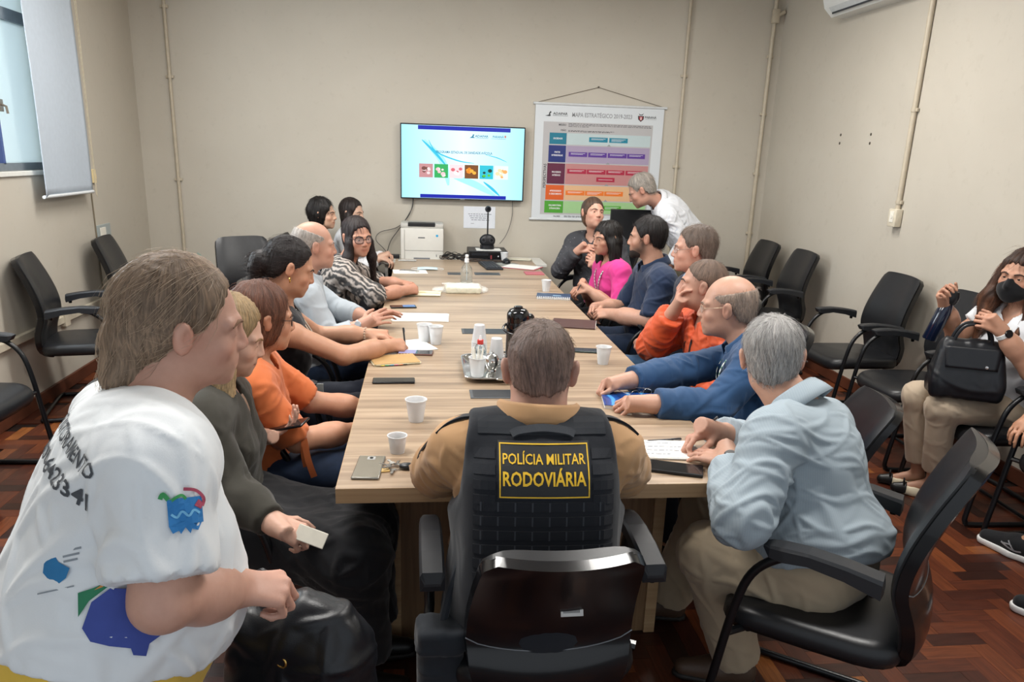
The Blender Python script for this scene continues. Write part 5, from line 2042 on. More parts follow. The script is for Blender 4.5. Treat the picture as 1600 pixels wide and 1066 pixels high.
        return add(name, V, F, mat, parent or s.root, smooth=False)


def bvh_of(o, off=(0, 0, 0), keep=None):
    me = o.data
    P = [tuple(Vector(v.co) + Vector(off)) for v in me.vertices]
    return BVHTree.FromPolygons(P, [tuple(p.vertices) for p in me.polygons if keep is None or keep(P[p.vertices[0]])])


def drape(V2, F, fr, bvh, lift=0.0015, reach=0.4):
    """Lay flat print onto a surface: each point dropped along the frame's normal."""
    o, ux, uy, n = fr
    out = []
    for v in V2:
        p = o + ux * v[0] + uy * v[1]
        r = bvh.ray_cast(Vector(p + n * 0.2), Vector(-n), reach)
        if r[0] is None:
            r = bvh.find_nearest(Vector(p))
        out.append(np.array(r[0]) + n * lift)
    return np.array(out), F


def grid2(x0, y0, x1, y1, nx, ny):
    V = [(x0 + (x1 - x0) * i / nx, y0 + (y1 - y0) * j / ny) for j in range(ny + 1) for i in range(nx + 1)]
    F = [(j * (nx + 1) + i, j * (nx + 1) + i + 1, (j + 1) * (nx + 1) + i + 1, (j + 1) * (nx + 1) + i) for j in range(ny) for i in range(nx)]
    return V, F


def fan2(pts, n=5):
    """Outline -> fan of rings about its centre, so that it can bend."""
    P = np.array(pts, float)
    c = P.mean(0)
    V = [tuple(c)]
    F = []
    m = len(P)
    for k in range(1, n + 1):
        V += [tuple(c + (p - c) * k / n) for p in P]
    for i in range(m):
        F.append((0, 1 + i, 1 + (i + 1) % m))
        for k in range(n - 1):
            a, b = 1 + k * m + i, 1 + k * m + (i + 1) % m
            F.append((a, a + m, b + m, b))
    return V, F


def blade(pts, w):
    P = smoothpts([(x, y, 0) for x, y in pts], 5)
    V = []
    for i, p in enumerate(P):
        d = (P[min(i + 1, len(P) - 1)] - P[max(i - 1, 0)]).normalized()
        V += [(p.x - d.y * w, p.y + d.x * w), (p.x + d.y * w, p.y - d.x * w)]
    return V, [(2 * i, 2 * i + 1, 2 * i + 3, 2 * i + 2) for i in range(len(P) - 1)]


def refine(V, F, mx=0.006, it=3):
    """Split long edges so that flat print can follow a curved surface."""
    bm = bmesh.new()
    vs = [bm.verts.new((v[0], v[1], 0)) for v in V]
    for f in F:
        try:
            bm.faces.new([vs[i] for i in f])
        except ValueError:
            pass
    bmesh.ops.triangulate(bm, faces=bm.faces)
    for _ in range(it):
        es = [e for e in bm.edges if e.calc_length() > mx]
        if not es:
            break
        bmesh.ops.subdivide_edges(bm, edges=es, cuts=1)
        bmesh.ops.triangulate(bm, faces=bm.faces)
    bm.verts.index_update()
    out = [(v.co.x, v.co.y) for v in bm.verts], [tuple(v.index for v in f.verts) for f in bm.faces]
    bm.free()
    return out


class Print:
    def __init__(s, fr, bvh, lift=0.0015):
        s.fr, s.bvh, s.lift = fr, bvh, lift
        s.V, s.F = [], []

    def add(s, VF):
        V, F = drape(VF[0], VF[1], s.fr, s.bvh, s.lift)
        b = len(s.V)
        s.V += list(V)
        s.F += [tuple(b + i for i in f) for f in F]
        return s

    def text(s, t, x, y, size, bold=False, align='CENTER', sx=1.0, rot=0.0, thick=0.0, fit=None):
        V, F = text_mesh(t, size, bold, align, sx, thick)
        if fit:
            V[:, 0] = (V[:, 0] - (V[:, 0].min() + V[:, 0].max()) / 2) * fit / (V[:, 0].max() - V[:, 0].min())
        c, sn = math.cos(rot), math.sin(rot)
        return s.add(refine([(x + v[0] * c - v[1] * sn, y + v[0] * sn + v[1] * c) for v in V], F))

    def build(s, name, mat, parent, off):
        return add(name, np.array(s.V) - off, s.F, mat, parent, smooth=False)
# ------------------------------------------------------------------ the people round the table
PT = dict(disc=(-0.741, -1.055, 1.051), shield=(-0.837, -1.029, 1.111), sleeve=(-0.668, -1.028, 1.181))
DARKPANT = cloth('black_trousers', '#15161a', 0.75)
JEANS = cloth('blue_jeans', '#2c4560', 0.8, var=0.15, vs=40)
JEANS_D = cloth('dark_jeans', '#1d2b42', 0.75, var=0.15, vs=40)
SHOE = simple('shoe_black', '#141414', 0.4)


def stripes(name, base, line, freq, axis=0, w=0.12, rough=0.8, mixf=0.6):
    t = NT(name)
    v = t.coords()
    sp = t.n('ShaderNodeSeparateXYZ')
    t.l(v, sp.inputs[0])
    m1 = t.n('ShaderNodeMath', operation='MULTIPLY')
    t.l(sp.outputs[axis], m1.inputs[0])
    m1.inputs[1].default_value = freq
    m2 = t.n('ShaderNodeMath', operation='FRACT')
    t.l(m1.outputs[0], m2.inputs[0])
    c = t.ramp(m2.outputs[0], [(0.0, line), (w, base), (1 - w, base), (1.0, line)])
    t.l(c, t.bs.inputs['Base Color'])
    t.set(Roughness=rough)
    t.bs.inputs['Specular IOR Level'].default_value = 0.2
    t.bump(t.noise(v, 500, 2), 0.15, 0.0006)
    return t.m


def leaf_print(name):
    t = NT(name)
    v = t.coords((1, 1, 1))
    w = t.n('ShaderNodeTexWave', wave_type='BANDS', bands_direction='DIAGONAL')
    w.inputs['Scale'].default_value = 11
    w.inputs['Distortion'].default_value = 7
    w.inputs['Detail'].default_value = 2
    w.inputs['Detail Scale'].default_value = 1.6
    t.l(v, w.inputs['Vector'])
    c = t.ramp(w.outputs['Fac'], [(0.2, '#2f2d2d'), (0.38, '#57524e'), (0.58, '#7d756f'), (0.9, '#a1978f')])
    t.l(c, t.bs.inputs['Base Color'])
    t.set(Roughness=0.7)
    return t.m


def lanyard(p, mat, depth=0.26, badge='#e8ebea', w=0.012, card=(0.027, 0.04), off=0.125, clip=True):
    U, F, R, N = p.U, p.F, p.R, p.N
    bot = N - U * depth + F * off
    for sg in (-1, 1):
        p.band('lanyard', [N + U * 0.02 - F * 0.035 + R * sg * 0.055, N + R * sg * 0.07 + U * 0.012 + F * 0.02, N - U * 0.06 + R * sg * 0.06 + F * (off - 0.02), N - U * depth * 0.6 + R * sg * 0.03 + F * (off + 0.005), bot], w, mat)
    if card:
        c = bot - U * (card[1] + 0.02) - p.o
        M = Matrix(((R[0], F[0], U[0], c[0]), (R[1], F[1], U[1], c[1]), (R[2], F[2], U[2], c[2]), (0, 0, 0, 1)))
        b = MB().box((-card[0], -0.0015, -card[1]), (card[0], 0.0015, card[1]), 0.001, M=M).build('badge', simple('badge_' + badge.strip('#'), badge, 0.35), p.root)
        MB().box((-0.006, -0.002, card[1]), (0.006, 0.002, card[1] + 0.022), 0.001, M=M).build('clip', simple('clip_metal', '#8f9296', 0.3, 0.8), b)


def watch(p, sd, c1='#17181b', c2='#0b0b0d', back=0.03):
    W, d, n = p.W[sd], nrm(p.W[sd] - p.E[sd]), p.hand[sd]['n']
    n = nrm(n - d * (n @ d))
    t = np.cross(d, n)
    c = W - d * back
    pts = [c + 0.034 * p.ag * math.cos(a) * t + 0.031 * p.ag * math.sin(a) * n - p.o for a in [2 * math.pi * k / 20 for k in range(20)]]
    m = MB()
    for q in (-0.007, 0, 0.007):
        m.tube([Vector(x + d * q) for x in pts], 0.0042, n=6, closed=True)
    o = m.build('wrist_strap', simple('strap_' + c1.strip('#'), c1, 0.5), p.root, smooth=True)
    k = c + n * 0.033 * p.ag - p.o
    M = Matrix(((t[0], d[0], n[0], k[0]), (t[1], d[1], n[1], k[1]), (t[2], d[2], n[2], k[2]), (0, 0, 0, 1)))
    MB().lathe([(0, -0.004), (0.018, -0.004), (0.019, 0.002), (0.016, 0.006), (0, 0.006)], n=20, M=M).build('watch_case', simple('watch_' + c2.strip('#'), c2, 0.2), o, smooth=True)


# 1 -- woman rising from her chair in the white T-shirt, close to the camera
p = Person('woman with fair hair bending forward in a white printed T-shirt', (-0.895, -0.850, 0.83), (-0.800, -0.735, 1.212), (-0.752, -0.683, 1.362), -68, -8, 5, chest=-63, tilt=0.18, shrug=(0, 0.045),
           h=0.005, hs=0.905, sw=0.34, girth=1.02, belly=0.06, bust=0.082, skin='#c99680', neck=0.054, arm=1.02, arch=0.045, up=0.27, fore=0.25)
p.armto('R', (-0.670, -0.83, 0.952), E=(-0.725, -0.985, 1.030), d=(0.9, 0.35, -0.2), n=(0.15, -0.35, 1), curl=(0.75, 0.8, 0.85, 0.9), thumb=0.7)
p.armto('L', (-0.80, -0.50, 0.86), E=(-0.90, -0.50, 1.0), d=(0.2, 0.1, -1), n=(1, 0, 0), curl=0.5)
p.legs(K=[(-0.83, -0.70, 0.47), (-0.80, -0.95, 0.47)], An=[(-1.0, -0.75, 0.09), (-0.98, -1.0, 0.09)])
p.body(bare=True).brows('#7a5a45')
TEE = cloth('white_tee', '#dfe3e6', 0.85, var=0.03)
tee = p.top(TEE, 't_shirt', sleeve=0.80, c=0.020, h=0.0065, crew=0.012, hem=0.125, fold=0.0065, flare=0.011, seed=4)
p.top(cloth('yellow_cotton', '#d9b54a', 0.85), 'yellow_underlayer', sleeve=0, c=0.012, h=0.008, crew=0.03, hem=-0.30, fold=0.004, seed=8, extra=lambda B: B.cap(p.H + A(0, 0, -0.02), p.H - p.U * 0.16, 0.165, 0.165, k=0.05))
p.trousers(cloth('pale_jeans', '#3a3d45', 0.8), thick=1.15, waist=-0.02)
p.shoes(SHOE)
hr = p.hair('#85705d', 'pulled', t=0.012, h=0.0055, line=((0.12, 0.108), (0.085, 0.098), (0.068, 0.080), (0.055, 0.062), (0.042, 0.040), (0.028, 0.016), (0.01, 0.006), (-0.02, -0.014), (-0.05, -0.07), (-0.12, -0.12)), fold=0.0025, ridge=90,
            locks=((0, -0.085, -0.04, 0.050), (0.01, -0.088, -0.10, 0.040), (0.02, -0.075, -0.155, 0.016)), tips=(((0.10, 0.02), '#6f5c4c', 0.5), ((-0.06, 0.04), '#a8927c', 0.6)))
p.strands(hr, '#a8937d', 900, 0.06, 5, lift=0.03, r=0.00045, down=0.5, whorl=(0, 0.06, 0.10))
bv = bvh_of(tee, p.o)
bk = frame((-0.895, -0.88, 1.215), p.R + A(0, 0, -0.05), p.U)
INK = simple('tee_ink', '#4a4e54', 0.8)
pr = Print(bk, bv, 0.002)
pr.text('MONITORAMENTO', 0.002, 0.022, 0.032, False, thick=0.0005, fit=0.225)
pr.text('0800 6423341', 0.008, -0.022, 0.034, False, thick=0.0006, fit=0.212)
pr.build('back_lettering', INK, tee, p.o)


def toward(o):
    """A frame on the cloth at o, square to the side from which it is seen best."""
    n = nrm(A(-0.3586, -1.9777, 1.6501) - A(*o))
    ux = nrm(np.cross(A(0, 0, 1), n))
    return A(*o), ux, np.cross(n, ux), n


# prints near the hem: blue disc with orange and green bands, small shield with lettering
B = Soft(0.008)
V, F = p.torso(B, 0.0225).mesh()
bv_all, bv = bv, BVHTree.FromPolygons([tuple(v) for v in V], [tuple(f) for f in F])
sd_ = toward(PT['disc'])
Print(sd_, bv, 0.0045).add(fan2([(-0.060, 0.0), (-0.045, 0.032), (-0.02, 0.045), (0.005, 0.038), (0.022, 0.018), (0.048, 0.002), (0.062, -0.012), (0.045, -0.03), (0.02, -0.042), (0.014, -0.058), (-0.002, -0.052), (-0.004, -0.042), (-0.03, -0.032), (-0.052, -0.02)], 12)).build('print_blue_disc', simple('tee_blue', '#3c4c96', 0.8), tee, p.o)
Print(sd_, bv, 0.0052).add(fan2([(-0.04, 0.047), (-0.012, 0.062), (0.006, 0.082), (0.008, 0.06), (-0.01, 0.052)], 3)).build('print_orange_band', simple('tee_orange', '#c98a4a', 0.8), tee, p.o)
Print(sd_, bv, 0.0048).add(fan2([(-0.063, 0.016), (-0.06, 0.048), (-0.042, 0.05), (-0.012, 0.056), (-0.022, 0.048), (-0.048, 0.034)], 3)).build('print_green_band', simple('tee_green', '#2f7a58', 0.8), tee, p.o)
bk2 = toward(PT['shield'])
Print(bk2, bv, 0.004).add(fan2([(-0.013, 0.01), (0.0, 0.022), (0.004, 0.008), (0.016, -0.004), (0.010, -0.016), (0.0, -0.022), (-0.010, -0.014), (-0.016, -0.002)], 3)).build('print_blue_shield', simple('tee_shield', '#2b74a8', 0.8), tee, p.o)
pr = Print(bk2, bv, 0.004)
for k in range(4):
    pr.add(grid2(0.010, 0.026 - k * 0.007, 0.036 - 0.003 * k, 0.029 - k * 0.007, 4, 1))
pr.add(grid2(-0.026, -0.030, 0.018, -0.028, 6, 1))
o = pr.build('print_small_lines', simple('tee_grey_ink', '#8c939a', 0.8), tee, p.o)
o['kind'] = 'stuff'
# sleeve print: blue square with ragged lower edge, green leaf and red swirl above
bv = bv_all
sl = toward(PT['sleeve'])
Print(sl, bv, 0.004).add(grid2(-0.022, -0.010, 0.022, 0.026, 6, 5)).add(fan2([(-0.022, -0.01), (-0.018, -0.020), (-0.013, -0.010), (-0.008, -0.022), (-0.002, -0.01), (0.004, -0.023), (0.009, -0.01), (0.014, -0.020), (0.02, -0.009), (0.0, -0.005)], 2)).build('print_sleeve_square', simple('tee_sky', '#2f79b8', 0.8), tee, p.o)
Print(sl, bv, 0.0044).add(blade([(-0.02, 0.026), (-0.026, 0.034), (-0.030, 0.028)], 0.003)).add(blade([(-0.02, 0.022), (-0.004, 0.030), (0.002, 0.024)], 0.002)).build('print_sleeve_leaf', simple('tee_leaf', '#3f9457', 0.8), tee, p.o)
Print(sl, bv, 0.0046).add(blade([(0.0, 0.038), (0.016, 0.034), (0.025, 0.022), (0.022, 0.012)], 0.0022)).add(fan2([(0.012, 0.014), (0.018, 0.022), (0.024, 0.016), (0.020, 0.008)], 2)).build('print_sleeve_swirl', simple('tee_red', '#a84a60', 0.8), tee, p.o)
Print(sl, bv, 0.0046).add(blade([(-0.018, 0.006), (-0.011, 0.001), (-0.004, 0.008), (0.004, 0.001), (0.011, 0.008), (0.018, 0.003)], 0.0016)).build('print_sleeve_wave', simple('tee_wave', '#72b4dd', 0.8), tee, p.o)

# 2 -- seated woman with long blonde hair, dark olive cardigan
p = Person('woman with long blonde hair in a dark olive cardigan, half hidden by the white T-shirt', (-1.0, 0.32, 0.50), (-0.99, 0.34, 0.935), (-0.945, 0.36, 1.095), -78, -18, 0, chest=-88, h=0.0065, sw=0.35, bust=0.06, skin='#d3a58e', neck=0.05, girth=0.98)
p.armto('L', (-0.905, 0.50, 0.715), d=(0.75, 0.15, 0.2), n=(0.1, 0.1, -1), curl=0.35, thumb=0.2)
p.armto('R', (-0.77, -0.02, 0.66), E=(-0.90, 0.10, 0.70), d=(0.85, -0.15, -0.35), n=(0.2, -0.6, 0.8), curl=0.7, thumb=0.4)
p.legs(K=[(-0.56, 0.28, 0.50), (-0.57, 0.08, 0.50)])
p.body().brows('#8a6a4a')
p.top(cloth('olive_cardigan', '#37352f', 0.85), 'cardigan', sleeve=1.95, c=0.014, vneck=0.16, hem=-0.02, fold=0.006, seed=14, flare=0.003)
p.top(cloth('brown_blouse', '#8a6f5c', 0.8), 'blouse', sleeve=0, c=0.006, vneck=0.07, hem=0.15, fold=0.003)
B = Soft(0.010)
B.ell(p.H + A(0, 0, 0.02), (0.20, 0.19, 0.13), k=0.05)
for sd in 'LR':
    B.cap(p.Hj[sd], p.K[sd], 0.115, 0.095, k=0.09)
    B.cap(p.K[sd], p.K[sd] + A(0.03, 0, -0.33), 0.095, 0.085, k=0.09, cut=(p.K[sd] + A(0.03, 0, -0.34), A(0, 0, -1)))
B.plane(p.H + A(0, 0, 0.13), A(0, 0, 1))
p.link('skirt', B, DARKPANT, 0.008, 15, [(p.K['L'], 0.15), (p.K['R'], 0.15)])
p.shoes(SHOE)
p.hair('#8f7857', 'full', t=0.013, locks=(), extra=None, fold=0.004, ridge=80, tips=(((-0.02, 0.05), '#b39a76', 0.7),))
p.hair('#9c8462', 'short', t=0.004, name='hair_lengths', locks=(), fold=0.005, ridge=80, tips=(((-0.05, 0.05), '#b89f7a', 0.7),),
       extra=lambda B, s: [B.cap(s.hp(x, y, -0.04), s.hp(x * 1.1, y2, -0.2), 0.030, 0.032, k=0.02).cap(s.hp(x * 1.1, y2, -0.2), s.hp(x * 1.05, y3, -0.33), 0.032, 0.016, k=0.02) for x, y, y2, y3 in ((0.082, 0.0, 0.04, 0.085), (0.07, -0.045, -0.01, 0.05), (-0.082, 0.0, 0.04, 0.085), (-0.07, -0.04, -0.03, -0.02), (0.03, -0.08, -0.075, -0.08))] and None)
blonde = p

# 3 -- woman in the orange blouse
p = Person('woman with a brown bob and glasses in an orange blouse', (-0.98, 0.72, 0.50), (-0.955, 0.72, 0.925), (-0.915, 0.725, 1.075), -62, -8, 0, chest=-82, h=0.0055, sw=0.35, girth=1.0, bust=0.055, belly=0.015, skin='#c48a68', neck=0.05, arm=1.05, arch=0.05)
p.armto('R', (-0.625, 0.78, 0.63), E=(-0.80, 0.60, 0.665), d=(1, 0.25, -0.15), n=(0, -0.5, 0.8), curl=0.5)
p.armto('L', (-0.60, 1.02, 0.64), E=(-0.80, 0.93, 0.70), d=(1, 0, -0.1), n=(0, 0.5, 0.8), curl=0.5)
p.legs(reach=0.44, kz=0.51)
p.body(bare=True).brows('#4a3226')
OB = cloth('orange_blouse', '#c46a3c', 0.75)
ob = p.top(OB, 'blouse', sleeve=0.93, c=0.013, crew=0.024, vneck=0.05, fold=0.007, flare=0.010, seed=21)
# knotted sleeve tie
e = p.S['R'] + (p.E['R'] - p.S['R']) * 0.92 + A(0.03, -0.03, 0.0)
for dx, dz in ((0.0, -0.10), (0.025, -0.14)):
    p.band('sleeve_tie', [e + A(0, 0, 0.03), e + A(0.012, -0.012, 0.0), e + A(0.01 + dx * 0.5, -0.012, dz * 0.5), e + A(0.015 + dx, -0.005, dz)], 0.022, OB, 0.003, parent=ob, up=A(0.3, -1, 0))
p.trousers(JEANS_D, thick=1.05)
p.shoes(simple('sandal_tan', '#7a4a32', 0.5))
hr = p.hair('#59392c', 'full', t=0.011, fold=0.003, ridge=70, line=((0.12, 0.10), (0.085, 0.088), (0.07, 0.068), (0.058, 0.03), (0.048, -0.03), (0.035, -0.085), (0.0, -0.10), (-0.06, -0.115), (-0.12, -0.11)), tips=(((0.02, 0.04), '#8a5a44', 0.6),))
p.strands(hr, '#7d5444', 1000, 0.06, 4, lift=0.03, r=0.0005, down=0.8)
p.glasses(simple('frame_dark', '#1f1a1c', 0.3))

# 4 -- writing woman with dark bun, black sleeveless top
p = Person('woman with dark pulled back hair writing in a black sleeveless top', (-1.02, 1.40, 0.50), (-0.965, 1.37, 0.985), (-0.925, 1.36, 1.16), -72, -20, 0, chest=-75, h=0.0058, sw=0.36, bust=0.06, skin='#bd8664', neck=0.049, arm=1.0, up=0.29)
p.armto('R', (-0.525, 1.47, 0.790), E=(-0.70, 1.255, 0.80), d=(0.9, 0.55, -0.05), n=(0.2, -0.5, 0.85), curl=(0.55, 0.65, 0.8, 0.9), thumb=0.6)
p.armto('L', (-0.62, 1.70, 0.790), hint=(0.0, 0.7, -0.6), d=(0.95, -0.25, 0), n=(0, 0.1, 1), curl=0.3)
p.legs(reach=0.44, kz=0.51)
p.paint += [((0, 0.1, 0.015), (0.06, 0.03, 0.012), (0.9, 0.85, 0.82), 0.2)]
p.body(bare=True).brows('#2a1c18')
p.top(cloth('black_vest_cloth', '#16171c', 0.75), 'sleeveless_top', sleeve=0, c=0.011, vneck=0.13, hem=-0.05, fold=0.004, seed=31)
p.trousers(cloth('navy_trousers', '#171c2a', 0.75))
p.shoes(SHOE)
hr = p.hair('#191314', 'pulled', t=0.008, fold=0.003, ridge=70, extra=lambda B, s: (B.ell(s.hp(0.0, -0.125, -0.02), A(0.045, 0.045, 0.055), s.RM, k=0.02), B.cap(s.hp(0, -0.13, -0.05), s.hp(0, -0.12, -0.13), 0.032, 0.018, k=0.02)) and None)
p.strands(hr, '#2a2120', 800, 0.05, 4, lift=0.04, r=0.0006, down=-0.1, whorl=(0, 0.08, 0.08))
# necklace, bracelet, earring
pts = [p.N + p.R * 0.07 * math.sin(a) + p.F * (0.02 + 0.075 * (1 - math.cos(a)) / 2 * 1.2) - p.U * (0.01 + 0.12 * (1 - math.cos(a)) / 2) - p.o for a in [math.pi * 2 * k / 24 for k in range(24)]]
MB().tube([Vector(q) + Vector(p.F * 0.035) for q in pts], 0.003, n=6, closed=True).build('bead_necklace', simple('beads_ivory', '#d8cfc0', 0.35), p.root, smooth=True)
for sg in (1, -1):
    e = p.hp(sg * 0.085, -0.002, -0.042) - p.o
    MB().tube([Vector(e) + Vector((0.0, 0.009 * math.cos(a), 0.011 * math.sin(a))) for a in [2 * math.pi * k / 12 for k in range(12)]], 0.0025, n=6, closed=True).build('earring', simple('gold', '#c9a25a', 0.25, 0.9), p.root, smooth=True)
w = p.W['L'] - nrm(p.W['L'] - p.E['L']) * 0.02
d = nrm(p.W['L'] - p.E['L'])
u = np.cross(d, A(0, 0, 1))
b_ = MB()
for k in range(16):
    a = 2 * math.pi * k / 16
    b_.sphere(w + u * 0.033 * math.cos(a) + A(0, 0, 1) * 0.031 * math.sin(a) - p.o, 0.0062, u=8, v=6)
b_.build('bead_bracelet', simple('beads_brown', '#a88d78', 0.35), p.root, smooth=True)['kind'] = 'stuff'
MB().box((-0.022, -0.002, -0.035), (0.022, 0.002, 0.035), 0.002, M=Matrix.Translation(Vector(p.H + p.F * 0.17 + p.U * 0.12 - p.R * -0.05 - p.o))).build('id_badge', simple('badge_white2', '#cfd6d2', 0.35), p.root)
writer = p

# 5 -- balding elder in pale shirt
p = Person('balding elderly man in a pale grey shirt, hands raised over the table', (-1.04, 2.16, 0.50), (-0.985, 2.16, 0.99), (-0.93, 2.16, 1.16), -70, -3, 0, chest=-75, h=0.0058, hs=1.04, sw=0.39, girth=1.05, belly=0.045, skin='#c08b72', neck=0.056)
p.armto('R', (-0.665, 1.88, 0.80), E=(-0.82, 1.87, 0.70), d=(0.8, 0.5, 0.3), n=(0.1, -0.7, 0.6), curl=0.15, spread=0.12, thumb=0.2)
p.armto('L', (-0.66, 2.05, 0.80), hint=(0, 0.7, -0.6), d=(0.85, 0.1, 0.25), n=(0, 0.5, 0.8), curl=0.2)
p.legs(reach=0.44, kz=0.51)
for sg in (-1, 1):
    p.paint += [((sg * 0.07, 0.0, 0.03), (0.02, 0.05, 0.03), '#8f827a', 0.4)]
p.body().brows('#8d827c')
SG = cloth('pale_grey_shirt', '#a3abb2', 0.8)
p.top(SG, 'shirt', sleeve=1.72, c=0.014, crew=0.012, vneck=0.03, fold=0.008, seed=41, flare=0.006, cuff=0.003)
p.collar(SG)
p.trousers(JEANS_D)
p.shoes(SHOE)
hr = p.hair('#a39b94', 'short', t=0.003, bald=(((0, 0.02, 0.115), (0.086, 0.115, 0.092)), ((0, 0.09, 0.06), (0.1, 0.075, 0.08))), fold=0.001, ridge=40)
p.strands(hr, '#b3aca6', 900, 0.018, 3, lift=0.15, r=0.0005, down=0.7)
watch(p, 'R', '#c9ccd0', '#9aa0a6', 0.02)

# 6 -- woman in leaf print blouse facing the camera
p = Person('woman with long dark hair and glasses in a leaf print blouse, facing the camera', (-0.97, 2.98, 0.50), (-0.845, 2.98, 0.965), (-0.775, 2.965, 1.125), -148, -6, 3, chest=-85, h=0.0058, sw=0.36, girth=1.05, bust=0.06, skin='#bd8468', neck=0.05, arm=1.0)
p.armto('R', (-0.475, 2.94, 0.795), E=(-0.66, 2.70, 0.80), d=(0.8, 0.6, 0.05), n=(0.3, -0.7, 0.6), curl=0.7)
p.armto('L', (-0.50, 3.16, 0.795), hint=(0.2, 0.8, -0.4), d=(0.85, -0.5, 0.05), n=(0.1, 0.6, 0.8), curl=0.7)
p.legs(reach=0.44, kz=0.51)
p.body().brows('#2a1f1c')
LP = leaf_print('leaf_print')
p.top(LP, 'blouse', sleeve=1.05, c=0.016, crew=0.022, vneck=0.06, fold=0.007, flare=0.014, seed=51)
p.trousers(DARKPANT)
p.shoes(SHOE)
hr = p.hair('#231918', 'full', t=0.009, fold=0.003, ridge=60, line=((0.12, 0.105), (0.085, 0.096), (0.070, 0.078), (0.058, 0.045), (0.048, -0.02), (0.035, -0.09), (0.0, -0.3), (-0.12, -0.4)),
       locks=None or ((0.066, 0.03, -0.03, 0.028), (0.085, 0.035, -0.12, 0.032), (0.095, 0.05, -0.24, 0.030), (0.09, 0.06, -0.34, 0.016)),
       extra=lambda B, s: (B.cap(s.hp(-0.066, 0.03, -0.03), s.hp(-0.085, 0.03, -0.13), 0.026, 0.03, k=0.02).cap(s.hp(-0.085, 0.03, -0.13), s.hp(-0.10, 0.02, -0.32), 0.03, 0.014, k=0.02).cap(s.hp(0, -0.08, -0.05), s.hp(0, -0.09, -0.3), 0.05, 0.03, k=0.03)) and None)
p.strands(hr, '#33262a', 900, 0.08, 4, lift=0.02, r=0.0007, down=1.2)
p.glasses(simple('frame_brown', '#3a2628', 0.3), r=(0.025, 0.019), w=0.002)

# 7 -- woman with wavy black hair near the back wall
p = Person('woman with wavy black hair in black seated near the back wall', (-1.24, 4.40, 0.50), (-1.20, 4.40, 0.985), (-1.165, 4.40, 1.15), -100, -2, 0, chest=-90, h=0.0065, sw=0.34, skin='#cda083', neck=0.047, bust=0.05)
p.armto('R', (-0.93, 4.25, 0.66), curl=0.5)
p.armto('L', (-0.93, 4.5, 0.66), curl=0.5)
p.legs()
p.body().brows('#1c1516')
p.top(cloth('black_knit', '#17181d', 0.85), 'sweater', c=0.013, vneck=0.05, fold=0.005, seed=61)
p.trousers(DARKPANT)
p.shoes(SHOE)
hr = p.hair('#15110f', 'full', t=0.013, fold=0.006, ridge=40, line=((0.12, 0.105), (0.085, 0.094), (0.068, 0.07), (0.055, 0.03), (0.04, -0.03), (0.028, -0.10), (0.0, -0.13), (-0.12, -0.13)))
p.strands(hr, '#241c1a', 700, 0.05, 4, lift=0.12, r=0.0008, down=0.6)
lanyard(p, simple('lanyard_blue', '#24418c', 0.6), 0.22, card=None)

# 8 -- woman in white behind
p = Person('woman with dark hair in a white blouse, mostly hidden behind the leaf print blouse', (-1.04, 4.98, 0.50), (-1.01, 4.96, 0.97), (-0.98, 4.95, 1.12), -115, -5, 0, chest=-95, h=0.0065, sw=0.34, skin='#d0a68c', neck=0.047, bust=0.05)
p.armto('R', (-0.74, 4.75, 0.755), d=(0.9, -0.2, -0.1), n=(0, 0, 1), curl=0.5)
p.armto('L', (-0.72, 4.93, 0.755), curl=0.5)
p.legs()
p.body().brows('#2a1f1c')
WH = cloth('white_blouse', '#dcdde0', 0.8)
p.top(WH, 'blouse', sleeve=1.85, c=0.016, vneck=0.05, fold=0.007, seed=71, flare=0.008)
p.trousers(DARKPANT)
p.shoes(SHOE)
p.hair('#241a18', 'full', t=0.012, fold=0.003, extra=lambda B, s: [B.cap(s.hp(x, y, -0.03), s.hp(x * 1.2, y, -0.26), 0.03, 0.02, k=0.02) for x, y in ((0.075, 0.0), (-0.075, 0.0), (0, -0.08))] and None)
# 9 -- the officer with his back to the camera
p = Person('officer with cropped hair seen from behind in a black vest over a tan uniform', (-0.075, -0.275, 0.48), (-0.072, -0.165, 0.985), (-0.062, -0.112, 1.124), -9, -6, 0, chest=-3, h=0.0058, hs=1.07, sw=0.385, girth=1.14, belly=0.05, skin='#bb8b76', neck=0.073, arm=1.12, up=0.31, arch=0.04)
p.armto('L', (-0.17, 0.24, 0.80), E=(-0.325, 0.03, 0.785), curl=0.4)
p.armto('R', (0.05, 0.24, 0.80), E=(0.215, 0.02, 0.785), curl=0.4)
p.legs(K=[(-0.20, 0.17, 0.50), (0.06, 0.17, 0.50)], An=[(-0.22, 0.13, 0.09), (0.08, 0.13, 0.09)])
for c_, r_ in (((0, -0.09, 0.0), (0.075, 0.05, 0.06)), ((0.07, -0.02, 0.05), (0.03, 0.06, 0.04)), ((-0.07, -0.02, 0.05), (0.03, 0.06, 0.04))):
    p.paint += [(c_, r_, '#5e4a40', 0.6)]
p.body().brows('#4a382f')
TAN = cloth('tan_uniform', '#b08a63', 0.8)
us = p.top(TAN, 'uniform_shirt', sleeve=0.93, c=0.016, crew=0.008, fold=0.007, flare=0.018, seed=81)
p.collar(TAN, rise=0.046, fold=0.048, gap=30, spreadr=0.020)
p.trousers(TAN)
p.shoes(SHOE)
hr = p.hair('#64524a', 'short', t=0.0035, h=0.0045, line=((0.12, 0.095), (0.085, 0.085), (0.06, 0.05), (0.035, 0.03), (0.02, 0.0), (0.0, 0.03), (-0.03, 0.015), (-0.06, -0.03), (-0.12, -0.055)), fold=0.0012, ridge=30, tips=(((0.0, 0.02), '#96796d', 0.8), ((0.06, 0.02), '#85706a', 0.4)))
p.strands(hr, '#66554c', 2000, 0.007, 3, lift=0.15, r=0.0004, down=0.3, whorl=(0.02, -0.06, 0.11))
